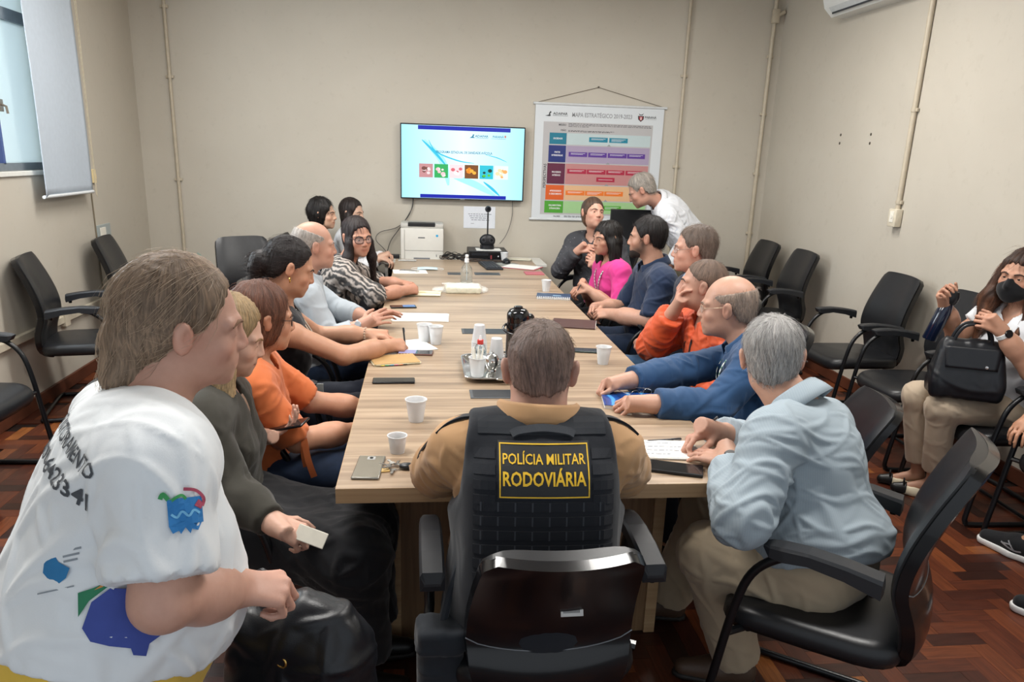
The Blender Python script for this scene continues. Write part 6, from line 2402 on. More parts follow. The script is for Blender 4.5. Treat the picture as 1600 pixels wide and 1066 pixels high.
p.strands(hr, '#7a675a', 600, 0.014, 9, lift=0.12, r=0.0004, down=0.1, whorl=(0.02, -0.06, 0.11), zmin=0.05)
# vest
VST = cloth('vest_cloth', '#1d2026', 0.85, bump=0.35, bs=260)
B = Soft(0.0065)
p.torso(B, 0.036)
B.ell(bez(p.H, p.M, p.N, 0.66) - p.F * 0.01, (0.205, 0.135, 0.20), np.stack([p.R, p.F, p.U], 1), k=0.05)
R_ = np.stack([p.R, p.F, p.U], 1)
B.ell(p.H + A(0, 0, 0.10), (0.215, 0.185, 0.17), R_, k=0.05)
B.rbox(bez(p.H, p.M, p.N, 0.50) - p.F * 0.02, (0.185, 0.135, 0.20), R_, rad=0.06, k=0.04)
for sg, sd in ((-1, 'L'), (1, 'R')):
    c_ = p.N + p.R * sg * 0.270
    B.cap(c_ + p.U * 0.06, c_ - p.U * 0.12 + p.R * sg * 0.005, 0.100, 0.088, k=0.012, op='s', squash=(p.F, 3.5))
B.plane(p.H + A(0, 0, 0.0), A(0, 0, -1))
n1_ = p.hp(0, -0.03, -0.06)
B.cap(p.N - p.U * 0.035 + p.F * 0.01, n1_ + (n1_ - p.N), 0.094, 0.10, k=0.008, op='s')
vest = p.link('vest', B, VST, 0.0025, 5)
bv = bvh_of(vest, p.o)
fr = frame(p.N - p.U * 0.062 - p.F * 0.12 + p.R * 0.003, p.R, p.U)
off = p.o


def slab(name, VF, mat, lift, th=0.004, parent=vest):
    V, F = drape(VF[0], VF[1], fr, bv, lift)
    o = add(name, V - off, F, mat, parent, smooth=False)
    md = o.modifiers.new('thick', 'SOLIDIFY')
    md.thickness = th
    md.offset = 1
    return o


PATCH = simple('patch_black', '#202224', 0.65, bump=0.2, bs=700)
YEL = simple('patch_yellow', '#e0b428', 0.6, var=0.08)
pt = slab('name_patch', grid2(-0.108, -0.078, 0.108, 0.048, 24, 14), PATCH, 0.001, 0.004)
pr = Print(fr, bv, 0.0072)
for x0, y0, x1, y1, nx, ny in ((-0.104, 0.0425, 0.104, 0.0455, 10, 1), (-0.104, -0.0755, 0.104, -0.0725, 10, 1), (-0.1055, -0.0755, -0.1025, 0.0455, 1, 6), (0.1025, -0.0755, 0.1055, 0.0455, 1, 6)):
    pr.add(grid2(x0, y0, x1, y1, nx, ny))
pr.text('POLÍCIA MILITAR', 0, 0.010, 0.032, False, thick=0.0004, fit=0.195)
pr.text('RODOVIÁRIA', 0, -0.034, 0.044, True, thick=0.0001, fit=0.195)
pr.build('patch_lettering', YEL, pt, off)
slab('yoke_panel', grid2(-0.155, 0.062, 0.155, 0.100, 12, 3), cloth('vest_panel', '#23272d', 0.8), 0.0008, 0.003)
hv = blade([(-0.075, 0.062), (-0.055, 0.070), (0, 0.076), (0.055, 0.070), (0.075, 0.062)], 0.008)
slab('drag_handle', hv, cloth('vest_webbing', '#2a2e34', 0.75), 0.006, 0.006)
for k in range(6):
    y = -0.098 - k * 0.034
    slab('webbing_row', grid2(-0.165, y - 0.011, 0.165, y + 0.011, 14, 1), VST, 0.0006, 0.0022)
for sg in (-1, 1):
    for k in range(4):
        y = 0.02 - k * 0.034
        x0, x1 = (-0.165, -0.115) if sg < 0 else (0.115, 0.165)
        slab('webbing_row', grid2(x0, y - 0.011, x1, y + 0.011, 3, 1), VST, 0.0006, 0.0022)
st = Print(fr, bv, 0.0034)
for k in range(6):
    y = -0.098 - k * 0.034
    for j in range(8):
        st.add(grid2(-0.15 + j * 0.04, y - 0.011, -0.146 + j * 0.04, y + 0.011, 1, 1))
st.build('webbing_stitches', simple('stitch_grey', '#33373e', 0.8), vest, off)['kind'] = 'stuff'
# shoulder boards of the uniform and black braid on the sleeve
for sg, sd in ((-1, 'L'), (1, 'R')):
    S = p.S[sd]
    p.band('shoulder_board', [S + p.U * 0.086 - p.R * sg * 0.03, S + p.U * 0.083 - p.R * sg * 0.0, S + p.U * 0.068 + p.R * sg * 0.035, S + p.U * 0.044 + p.R * sg * 0.062], 0.062, cloth('board_black', '#16181d', 0.7), 0.006, parent=us, up=p.U)
    E_ = p.E[sd]
    m1 = S + (E_ - S) * 0.45 + p.R * sg * 0.076 + A(0, 0, 0.02)
    p.band('sleeve_braid', [S + p.R * sg * 0.072 + p.U * 0.03, m1, S + (E_ - S) * 0.85 + p.R * sg * 0.066], 0.008, simple('braid_black', '#141519', 0.7), 0.004, parent=us, up=p.R)
officer = p

# 10 -- grey haired man in pale blue shirt writing at the corner
p = Person('grey haired man in a pale blue shirt writing at the table corner', (0.80, -0.07, 0.505), (0.755, 0.08, 0.940), (0.702, 0.185, 1.082), -18, -6, -5, chest=42, h=0.0052, hs=1.05, sw=0.42, girth=1.12, belly=0.045, skin='#bf8f76', neck=0.066, arm=1.2, arch=0.07)
p.armto('L', (0.545, 0.045, 0.795), E=(0.485, -0.215, 0.745), d=(-0.35, 0.9, -0.05), n=(-0.1, 0, 1), curl=0.18, spread=0.06, thumb=0.3, scale=1.02)
p.armto('R', (0.585, 0.275, 0.805), hint=(0.7, 0.5, -0.5), d=(-0.93, -0.2, -0.1), n=(-0.1, 0.45, 0.9), curl=(0.55, 0.65, 0.8, 0.9), thumb=0.75, scale=1.02)
p.legs(K=[(0.50, 0.0, 0.52), (0.60, 0.28, 0.52)], An=[(0.655, 0.06, 0.10), (0.55, 0.45, 0.09)])
p.seat = 75
p.body().brows('#7d7672')
PB = stripes('pale_blue_shirt', '#97a3ab', '#919da6', 160, 0, 0.2)
p.top(PB, 'shirt', sleeve=1.80, c=0.020, h=0.0065, crew=0.010, fold=0.0085, seed=91, flare=0.012, cuff=0.004, hem=0.10, extra=lambda B: B.ell(p.H + A(0, 0, 0.10), (0.215, 0.195, 0.14), np.stack([p.R, p.F, p.U], 1), k=0.05))
p.collar(PB, rise=0.04, fold=0.058, spreadr=0.038, gap=28)
BG = cloth('beige_chinos', '#a8977f', 0.85)
p.trousers(BG, c=0.020, thick=1.12, h=0.0075, fold=0.007, waist=0.20)
p.shoes(simple('shoe_brown', '#4a382c', 0.5), yaw=75)
# back pocket button and belt
m = MB().lathe([(0, 0), (0.008, 0), (0.008, 0.003), (0, 0.004)], n=12, M=Matrix.Translation(Vector(p.H - fwd(53) * 0.115 - rgt(53) * 0.06 + A(0, 0, 0.02) - p.o)) @ Matrix.Rotation(math.radians(-70), 4, 'X'))
m.build('pocket_button', simple('button_dark', '#2c2420', 0.4), p.root)
hr = p.hair('#9d9b99', 'short', t=0.0075, h=0.0045, line=((0.12, 0.095), (0.085, 0.082), (0.06, 0.050), (0.035, 0.030), (0.02, -0.012), (0.0, 0.022), (-0.03, 0.004), (-0.06, -0.055), (-0.12, -0.085)), fold=0.0018, ridge=70, tips=(((-0.01, 0.03), '#7a7775', 0.5),))
p.strands(hr, '#b5b3b1', 2000, 0.024, 4, lift=0.14, r=0.00042, down=0.5, whorl=(0.01, -0.05, 0.11))
p.strands(hr, '#777472', 800, 0.022, 6, lift=0.14, r=0.00042, down=0.5, whorl=(0.01, -0.05, 0.11))
watch(p, 'L', '#16171a', '#0c0d10', 0.018)
greyman = p

# 11 -- balding man in dark blue shirt with lanyard
p = Person('balding man in a dark blue shirt with a green lanyard leaning on the table', (1.04, 0.76, 0.505), (0.925, 0.885, 0.945), (0.850, 0.925, 1.095), 60, -5, 0, chest=74, h=0.0045, hs=1.05, sw=0.40, girth=1.06, belly=0.03, skin='#bd8c73', neck=0.056, arm=1.12, arch=0.06)
p.armto('L', (0.465, 0.60, 0.795), E=(0.72, 0.62, 0.77), d=(-0.95, 0.25, -0.05), n=(0.1, -0.45, 0.85), curl=(0.55, 0.6, 0.6, 0.65), thumb=0.5)
p.armto('R', (0.445, 0.86, 0.805), hint=(0.2, 0.7, -0.5), d=(-0.95, 0.1, -0.1), n=(0, 0.5, 0.85), curl=(0.8, 0.8, 0.85, 0.9), thumb=0.7)
p.legs(K=[(0.68, 0.62, 0.51), (0.66, 0.85, 0.51)])
for sg in (-1, 1):
    p.paint += [((sg * 0.072, -0.02, 0.02), (0.02, 0.06, 0.04), '#8a7468', 0.5)]
p.paint += [((0, -0.1, 0.0), (0.07, 0.05, 0.06), '#8a7468', 0.6)]
p.body().brows('#7d6a5e')
DB = cloth('dark_blue_shirt', '#26466b', 0.7)
p.top(DB, 'shirt', sleeve=1.9, c=0.016, h=0.0065, crew=0.012, vneck=0.05, fold=0.007, seed=101, flare=0.008, cuff=0.003)
p.collar(DB, gap=30)
p.trousers(cloth('navy_slacks', '#1a2233', 0.75))
p.shoes(SHOE)
hr = p.hair('#8f7f73', 'short', t=0.0022, h=0.0045, bald=(((0, 0.0, 0.118), (0.088, 0.118, 0.098)), ((0, 0.10, 0.06), (0.1, 0.075, 0.09))), fold=0.0008, ridge=50)
p.strands(hr, '#8d847e', 1500, 0.012, 6, lift=0.25, r=0.0004, down=0.6)
p.strands(hr, '#5f544d', 700, 0.012, 7, lift=0.25, r=0.0004, down=0.6)
GLN = stripes('lanyard_green', '#dfe6e2', '#1f6a4e', 38, 2, 0.33)
lanyard(p, GLN, 0.25, off=0.135)
# rimless lens seen from the side
p.glasses(simple('wire_rim', '#b5a58e', 0.3, 0.7), r=(0.020, 0.014), w=0.0009)
bluem = p

# 12 -- man in orange jacket, hand on his mouth
p = Person('man with a shaved head in an orange jacket, hand over his mouth', (1.10, 1.48, 0.505), (1.015, 1.50, 0.935), (0.955, 1.505, 1.088), 66, 3, 0, chest=98, h=0.0048, hs=1.03, sw=0.40, girth=1.06, skin='#bf8d75', neck=0.056, arm=1.05)
p.armto('R', (0.838, 1.535, 0.955), E=(0.80, 1.70, 0.745), d=(0.10, -0.14, 1), n=(-0.85, 0.35, 0.1), curl=(0.18, 0.22, 0.28, 0.32), spread=0.16, thumb=0.3)
p.armto('L', (0.90, 1.36, 0.655), hint=(0.5, -0.6, -0.4), d=(-0.5, 0.8, 0.15), n=(-0.5, -0.5, 0.6), curl=0.5, thumb=0.0)
p.legs(K=[(0.70, 1.40, 0.52), (0.68, 1.62, 0.52)])
for c_, r_ in (((0, -0.06, 0.06), (0.08, 0.09, 0.075)), ((0.07, -0.03, 0.03), (0.03, 0.05, 0.05)), ((-0.07, -0.03, 0.03), (0.03, 0.05, 0.05))):
    p.paint += [(c_, r_, '#6a5448', 0.55)]
p.paint += [((0, 0.08, -0.09), (0.05, 0.05, 0.03), '#8f7264', 0.4)]
p.body().brows('#2c211d')
OJ = cloth('orange_nylon', '#cf5429', 0.55, spec=0.4)
oj = p.top(OJ, 'jacket', sleeve=1.88, c=0.026, h=0.0065, crew=0.022, vneck=0.10, fold=0.011, seed=111, flare=0.010, cuff=0.004)
p.collar(OJ, rise=0.035, fold=0.03, gap=35, spreadr=0.022)
p.trousers(JEANS, thick=1.1)
p.shoes(SHOE)
hr = p.hair('#6b584c', 'short', t=0.0015, h=0.0045, line=((0.12, 0.10), (0.085, 0.09), (0.06, 0.06), (0.035, 0.035), (0.02, 0.0), (0.0, 0.03), (-0.03, 0.01), (-0.06, -0.03), (-0.12, -0.06)), fold=0.0006, ridge=30)
p.strands(hr, '#54443b', 1600, 0.008, 6, lift=0.3, r=0.0004, down=0.2)
bv = bvh_of(oj, p.o)
fj = frame(p.N - p.U * 0.2 + p.F * 0.13, -p.R, p.U)
Print(fj, bv, 0.003).add(blade([(0.02, 0.12), (0.0, 0.0), (-0.005, -0.17)], 0.006)).build('zipper', simple('zip_black', '#18181b', 0.5), oj, p.o)
Print(fj, bv, 0.003).add(blade([(-0.05, 0.10), (-0.075, 0.02), (-0.09, -0.05)], 0.0035)).build('cord', simple('zip_black', '#18181b', 0.5), oj, p.o)
Print(fj, bv, 0.006).add(grid2(-0.105, -0.10, -0.08, -0.055, 2, 3)).build('name_tag', simple('tag_violet', '#6e5c86', 0.5), oj, p.o)
fb = frame(p.S['L'] + (p.E['L'] - p.S['L']) * 0.25 + A(-0.05, -0.06, 0), p.F * -1, p.U)
Print(fb, bv, 0.003).add(fan2([(0.02 * math.cos(a), 0.024 * math.sin(a)) for a in [2 * math.pi * k / 14 for k in range(14)]], 3)).build('sleeve_badge', simple('badge_navy', '#2a2c34', 0.6), oj, p.o)
Print(fb, bv, 0.0045).add(fan2([(0.012 * math.cos(a), 0.015 * math.sin(a)) for a in [2 * math.pi * k / 12 for k in range(12)]], 2)).build('sleeve_badge_core', simple('badge_gold', '#b3924a', 0.6), oj, p.o)
orangem = p

# 13 -- man with thin glasses
p = Person('grey haired man with thin rectangular glasses and a navy jacket', (1.15, 1.97, 0.51), (1.115, 1.965, 1.03), (1.060, 1.955, 1.205), 68, -2, 0, chest=88, h=0.0058, hs=1.04, sw=0.40, girth=1.05, skin='#c7937c', neck=0.056)
p.armto('R', (0.90, 2.13, 0.675), d=(-0.7, -0.6, 0.1), n=(-0.3, 0.4, 0.8), curl=0.75, hint=(0.3, 0.6, -0.7))
p.armto('L', (0.925, 1.97, 0.675), d=(-0.8, 0.5, 0.1), n=(-0.3, -0.4, 0.8), curl=0.7, hint=(0.3, -0.6, -0.7))
p.legs(K=[(0.76, 1.86, 0.52), (0.74, 2.08, 0.52)])
p.body().brows('#6b5a50')
NV = cloth('navy_jacket', '#1c2536', 0.75)
p.top(NV, 'jacket', sleeve=1.7, c=0.020, crew=0.014, vneck=0.12, fold=0.007, seed=121, flare=0.006)
LB = cloth('light_blue_shirt', '#93a9c4', 0.8)
p.top(LB, 'undershirt', sleeve=0, c=0.009, crew=0.008, vneck=0.03, hem=0.3, fold=0.002)
p.collar(LB)
p.trousers(JEANS)
p.shoes(SHOE)
hr = p.hair('#5f5148', 'short', t=0.007, fold=0.002, ridge=60, tips=(((0.02, 0.02), '#756a62', 0.6),))
p.strands(hr, '#7a6c62', 1100, 0.02, 6, lift=0.25, r=0.0005, down=0.3)
p.glasses(simple('thin_rim', '#8f8a86', 0.25, 0.8), r=(0.023, 0.014), w=0.0012)

# 14 -- bearded man in navy shirt
p = Person('bearded man with black hair in a navy shirt with rolled sleeves', (1.14, 2.68, 0.51), (1.08, 2.70, 1.005), (1.020, 2.71, 1.185), 66, -3, 0, chest=86, h=0.0058, hs=1.06, sw=0.46, girth=1.22, belly=0.04, skin='#bd8a70', neck=0.062, arm=1.25, up=0.31, fore=0.28)
p.armto('L', (0.815, 2.62, 0.715), E=(0.99, 2.37, 0.735), d=(-0.85, 0.45, 0), n=(-0.1, -0.6, 0.8), curl=0.65)
p.armto('R', (0.80, 2.86, 0.715), d=(-0.8, -0.4, 0), n=(-0.1, 0.6, 0.8), curl=0.7, hint=(0.3, 0.7, -0.6))
p.legs(K=[(0.74, 2.58, 0.52), (0.72, 2.82, 0.52)])
for c_, r_, a_ in (((0, 0.075, -0.09), (0.06, 0.05, 0.026), 0.95), ((0.055, 0.035, -0.070), (0.03, 0.045, 0.032), 0.9), ((-0.055, 0.035, -0.070), (0.03, 0.045, 0.032), 0.9), ((0, 0.098, -0.0475), (0.028, 0.025, 0.0065), 0.9), ((0.068, 0.012, -0.035), (0.018, 0.022, 0.035), 0.85), ((-0.068, 0.012, -0.035), (0.018, 0.022, 0.035), 0.85)):
    p.paint += [(c_, r_, '#2f2521', a_)]
p.body().brows('#1b1413', 0.0045)
NS = cloth('navy_shirt', '#1b2a44', 0.75)
p.top(NS, 'shirt', sleeve=0.98, c=0.016, crew=0.012, vneck=0.04, fold=0.008, seed=131, flare=0.012, cuff=0.0)
p.collar(NS)
p.trousers(JEANS_D)
p.shoes(SHOE)
B = Soft(0.0045)
B.ell(p.hp(0, 0.030, -0.068), A(0.0575, 0.0620, 0.0485) * p.hs, p.RM, k=0.02)
B.ell(p.hp(0, 0.076, -0.094), A(0.027, 0.023, 0.024) * p.hs, p.RM, k=0.02)
B.plane(p.hp(0, 0.09, -0.052), p.RM @ A(0, 0.40, 1))
B.plane(p.hp(0, -0.016, 0), p.RM @ A(0, -1, 0.1))
B.ell(p.hp(0, 0.10, -0.062), A(0.024, 0.04, 0.010) * p.hs, p.RM, k=0.004, op='s')
for sg in (-1, 1):
    B.cap(p.hp(sg * 0.024, 0.082, -0.058), p.hp(sg * 0.004, 0.094, -0.0485), 0.0045, 0.005, k=0.006)
p.link('beard', B, simple('beard_hair', '#241b18', 0.85, var=0.3, vs=200, bump=0.9, bs=500, bd=0.002), 0.0015, 9)
hr = p.hair('#191414', 'short', t=0.011, fold=0.003, ridge=50)
p.strands(hr, '#1d1716', 900, 0.03, 8, lift=0.2, r=0.0006, down=0.0)

# 15 -- woman in pink
p = Person('woman with shoulder length black hair in a pink top with a lanyard', (1.06, 3.46, 0.505), (0.985, 3.46, 0.935), (0.940, 3.45, 1.100), 112, -4, 0, chest=100, h=0.0058, hs=0.97, sw=0.34, bust=0.05, skin='#b98569', neck=0.046)
p.armto('R', (0.80, 3.42, 0.755), d=(-0.9, -0.2, -0.1), n=(0, 0.3, 0.9), curl=0.6, hint=(0.3, 0.6, -0.7))
p.armto('L', (0.80, 3.28, 0.755), d=(-0.9, 0.2, -0.1), n=(0, -0.3, 0.9), curl=0.6, hint=(0.4, -0.5, -0.7))
p.legs(reach=0.38)
p.body().brows('#1b1413')
p.top(cloth('pink_top', '#d03a86', 0.75), 'pink_top', sleeve=1.0, c=0.012, crew=0.020, vneck=0.08, fold=0.006, seed=141, flare=0.004)
p.trousers(DARKPANT)
p.shoes(SHOE)
hr = p.hair('#14100f', 'full', t=0.010, fold=0.006, ridge=50, line=((0.12, 0.088), (0.09, 0.074), (0.07, 0.05), (0.05, 0.01), (0.03, -0.05), (0.0, -0.25), (-0.12, -0.3)),
       extra=lambda B, s: [B.cap(s.hp(x, y, -0.03), s.hp(x * 1.25, y, -0.17), 0.042, 0.034, k=0.03) for x, y in ((0.07, -0.015), (-0.07, -0.015), (0.03, -0.07), (-0.03, -0.07))] and None)
p.strands(hr, '#211a18', 900, 0.06, 6, lift=0.08, r=0.0007, down=0.8)
lanyard(p, stripes('lanyard_grey', '#c9cdc9', '#4a5a58', 45, 2, 0.3), 0.24, off=0.12)

# 16 -- woman in charcoal blouse
p = Person('woman with raised chin in a charcoal dotted blouse, near the banner', (1.06, 4.12, 0.52), (1.0, 4.10, 1.055), (0.965, 4.05, 1.235), 196, 10, -6, chest=140, h=0.0058, hs=1.0, sw=0.38, girth=1.1, bust=0.06, belly=0.02, skin='#cb9880', neck=0.05)
p.armto('R', (0.84, 3.93, 0.955), hint=(-0.5, 0.4, -0.8), d=(0.75, -0.5, 0.3), n=(-0.4, -0.5, 0.7), curl=0.5)
p.armto('L', (0.98, 3.80, 0.84), hint=(0.6, -0.1, -0.7), d=(-0.6, 0.1, 0.8), n=(0.3, -0.9, 0.2), curl=0.7)
p.legs(reach=0.42)
p.body().brows('#4a352c')
CB = NT('charcoal_dots')
vo = CB.n('ShaderNodeTexVoronoi')
vo.inputs['Scale'].default_value = 34
CB.l(CB.coords(), vo.inputs['Vector'])
CB.l(CB.ramp(vo.outputs['Distance'], [(0.10, '#8d8d94'), (0.16, '#37383d')]), CB.bs.inputs['Base Color'])
CB.set(Roughness=0.8)
p.top(CB.m, 'blouse', sleeve=1.9, c=0.018, crew=0.016, vneck=0.12, fold=0.009, seed=151, flare=0.012)
p.trousers(DARKPANT)
p.shoes(SHOE)
hr = p.hair('#4e3a2e', 'full', t=0.007, fold=0.002, ridge=60, line=((0.12, 0.09), (0.085, 0.08), (0.062, 0.055), (0.04, 0.02), (0.022, -0.02), (0.01, 0.0), (-0.02, -0.10), (-0.12, -0.14)), tips=(((-0.03, 0.03), '#7d6048', 0.6),))

# 17 -- bending man in white shirt
p = Person('grey haired man bending over the monitor in a white striped shirt', (1.93, 4.47, 0.965), (1.60, 4.40, 1.315), (1.425, 4.355, 1.405), 72, -30, 0, chest=82, seatyaw=80, h=0.0058, hs=1.05, sw=0.41, girth=1.08, belly=0.02, skin='#bf8a72', neck=0.057, arm=1.1, arch=0.07)
p.armto('L', (1.66, 4.22, 0.78), hint=(0.8, -0.2, 0), d=(-0.4, 0, -0.9), n=(-0.8, -0.2, 0.3), curl=0.3)
p.armto('R', (1.60, 4.56, 0.78), hint=(0.8, 0.2, 0), d=(-0.4, 0, -0.9), n=(-0.8, 0.2, 0.3), curl=0.3)
p.legs(K=[(1.90, 4.38, 0.50), (1.92, 4.58, 0.50)], An=[(1.97, 4.37, 0.09), (1.99, 4.60, 0.09)])
p.body().brows('#8d827c')
WS = stripes('white_striped_shirt', '#d4d6da', '#b9bfca', 110, 1, 0.15)
p.top(WS, 'shirt', sleeve=1.75, c=0.018, crew=0.012, fold=0.010, seed=161, flare=0.010, cuff=0.003)
p.collar(WS)
p.trousers(cloth('khaki_slacks', '#a09a86', 0.85), waist=0.1)
p.shoes(SHOE)
hr = p.hair('#8f8880', 'short', t=0.013, fold=0.003, ridge=60)
p.strands(hr, '#9d968e', 700, 0.03, 11, lift=0.2, r=0.0006, down=0.1)
b0 = p.N + p.F * 0.06 - p.U * 0.02
for sg in (-1, 1):
    p.band('lanyard', [p.N + p.R * sg * 0.06 - p.F * 0.02, b0 + p.R * sg * 0.06, b0 + p.R * sg * 0.02 + A(0.02, -0.03, -0.16), b0 + A(0.02, -0.04, -0.26)], 0.012, simple('lanyard_teal', '#3c5a60', 0.6), up=A(0.3, -1, 0))

# 18 -- masked woman
p = Person('woman with wavy brown hair and a black face mask in beige trousers', (2.53, 1.36, 0.525), (2.505, 1.35, 1.005), (2.455, 1.350, 1.180), 118, -3, -4, chest=98, h=0.005, sw=0.36, bust=0.06, skin='#b98364', neck=0.05, up=0.28, fore=0.25, girth=1.02)
p.armto('R', (2.215, 1.50, 1.005), E=(2.36, 1.58, 0.83), d=(-0.45, -0.05, 0.8), n=(-0.2, 0.95, 0.1), curl=(0.65, 0.7, 0.75, 0.8), thumb=0.3)
p.armto('L', (2.27, 1.17, 0.955), E=(2.42, 1.12, 0.77), d=(-0.75, 0.3, 0.45), n=(-0.3, -0.75, 0.4), curl=(0.7, 0.75, 0.75, 0.8), thumb=0.4)
p.legs(K=[(2.155, 1.30, 0.545), (2.145, 1.48, 0.545)], An=[(2.275, 1.42, 0.085), (2.265, 1.53, 0.085)])
p.seat = 58
p.body(legs_skin=True, bare=True).brows('#3a2a22')
p.top(cloth('white_top', '#d9dbde', 0.8), 'white_top', sleeve=0.45, c=0.016, crew=0.020, vneck=0.13, fold=0.004, seed=171, flare=0.006)
p.trousers(cloth('beige_trousers', '#b3a28d', 0.85), hemup=0.10, h=0.007, fold=0.004)
CR = simple('flat_cream', '#d8cbb0', 0.4)
for sd in ('L', 'R'):
    b = p.An[sd] * A(1, 1, 0)
    f = fwd(58)
    B = Soft(0.005)
    B.cap(b - f * 0.035 + A(0, 0, 0.026), b + f * 0.08 + A(0, 0, 0.026), 0.034, 0.036, k=0.02)
    B.cap(b + f * 0.08 + A(0, 0, 0.026), b + f * 0.16 + A(0, 0, 0.022), 0.037, 0.022, k=0.02)
    B.cap(b - f * 0.02 + A(0, 0, 0.055), b + f * 0.09 + A(0, 0, 0.058), 0.028, 0.026, k=0.006, op='s')
    B.plane(b + A(0, 0, 0.002), A(0, 0, -1))
    o = p.link('flat_shoe', B, CR)
    B = Soft(0.005)
    B.cap(b + f * 0.115 + A(0, 0, 0.030), b + f * 0.165 + A(0, 0, 0.024), 0.035, 0.026, k=0.01)
    B.plane(b + A(0, 0, 0.004), A(0, 0, -1))
    B.plane(b + f * 0.115, -f)
    p.link('toe_cap', B, SHOE, parent=o)
    bb = b + f * 0.13 + A(0, 0, 0.062) - p.o
    m = MB()
    for sg in (-1, 1):
        r_ = np.cross(f, A(0, 0, 1)) * sg
        m.tube([bb, bb + r_ * 0.02 + A(0, 0, 0.012), bb + r_ * 0.028 - A(0, 0, 0.004), bb], 0.0045, n=6)
    m.build('bow', SHOE, o, smooth=True)
# mask: the lower face again, a little proud of the skin
B = Soft(0.0045)
B.ell(p.hp(0, 0.032, -0.058), A(0.069, 0.078, 0.062), p.RM, k=0.02)
B.cap(p.hp(0, 0.086, 0.0), p.hp(0, 0.112, -0.036), 0.012, 0.014, k=0.02)
B.ell(p.hp(0, 0.064, -0.093), A(0.03, 0.025, 0.026), p.RM, k=0.02)
B.plane(p.hp(0, 0.0, -0.008), p.RM @ A(0, -0.35, 1))
B.plane(p.hp(0, 0.022, 0), p.RM @ A(0, -1, 0.25))
mk = p.link('face_mask', B, cloth('mask_black', '#101114', 0.85), 0.001, 3)
for sg in (-1, 1):
    MB().tube(smoothpts([p.hp(sg * 0.064, 0.03, -0.03) - p.o, p.hp(sg * 0.083, 0.0, 0.01) - p.o, p.hp(sg * 0.086, -0.024, 0.0) - p.o, p.hp(sg * 0.08, 0.0, -0.04) - p.o, p.hp(sg * 0.062, 0.03, -0.07) - p.o], 4), 0.002, n=6).build('ear_loop', simple('mask_black', '#101114', 0.85), mk, smooth=True)
hr = p.hair('#33231c', 'full', t=0.010, fold=0.007, ridge=34, line=((0.12, 0.095), (0.085, 0.082), (0.065, 0.055), (0.05, 0.0), (0.03, -0.05), (0.0, -0.3), (-0.12, -0.4)), tips=(((-0.08, 0.05), '#7a4f36', 0.75),),
       extra=lambda B, s: [B.cap(s.hp(x, y, 0.0), s.hp(x2, y2, -0.13), 0.03, 0.036, k=0.03).cap(s.hp(x2, y2, -0.13), s.hp(x3, y3, -0.25), 0.036, 0.03, k=0.03).cap(s.hp(x3, y3, -0.25), s.hp(x2, y3, -0.34), 0.03, 0.014, k=0.02) for x, y, x2, y2, x3, y3 in ((0.075, 0.0, 0.105, 0.02, 0.09, 0.05), (-0.075, 0.0, -0.105, 0.02, -0.09, 0.05), (0.06, -0.05, 0.10, -0.05, 0.11, 0.0), (-0.06, -0.05, -0.10, -0.05, -0.11, 0.0), (0, -0.08, 0, -0.09, 0, -0.09))] and None)
p.strands(hr, '#6b4632', 1000, 0.07, 6, lift=0.12, r=0.0006, down=0.8)
watch(p, 'L', '#e2e2e0', '#101114', 0.02)
masked = p

# 19 -- person at the frame edge, only a leg and the sneakers in view
p = Person('person in navy with bare ankles and black sneakers, seated beside the masked woman', (2.58, 0.74, 0.52), (2.60, 0.74, 1.02), (2.56, 0.74, 1.19), 80, 0, 0, chest=90, h=0.009, sw=0.38, skin='#b9835f')
p.armto('L', (2.30, 0.56, 0.62), curl=0.4)
p.armto('R', (2.30, 0.92, 0.62), curl=0.4)
p.legs(K=[(2.28, 0.52, 0.53), (2.33, 0.80, 0.52)], An=[(2.08, 0.25, 0.10), (2.30, 0.76, 0.10)])
p.seat = 30
p.body(legs_skin=True).brows('#3a2a22')
p.top(cloth('navy_tee', '#22304a', 0.85), 't_shirt', sleeve=0.6, c=0.014, fold=0.006, seed=181, flare=0.012)
p.trousers(cloth('dark_denim', '#22344e', 0.8), hemup=0.17, h=0.011)
p.hair('#2a1f1c', 'short', t=0.012)
MESHB = cloth('sneaker_black', '#17181b', 0.8, bump=0.4, bs=300)
SOLEW = simple('sneaker_sole', '#dcdcda', 0.5)
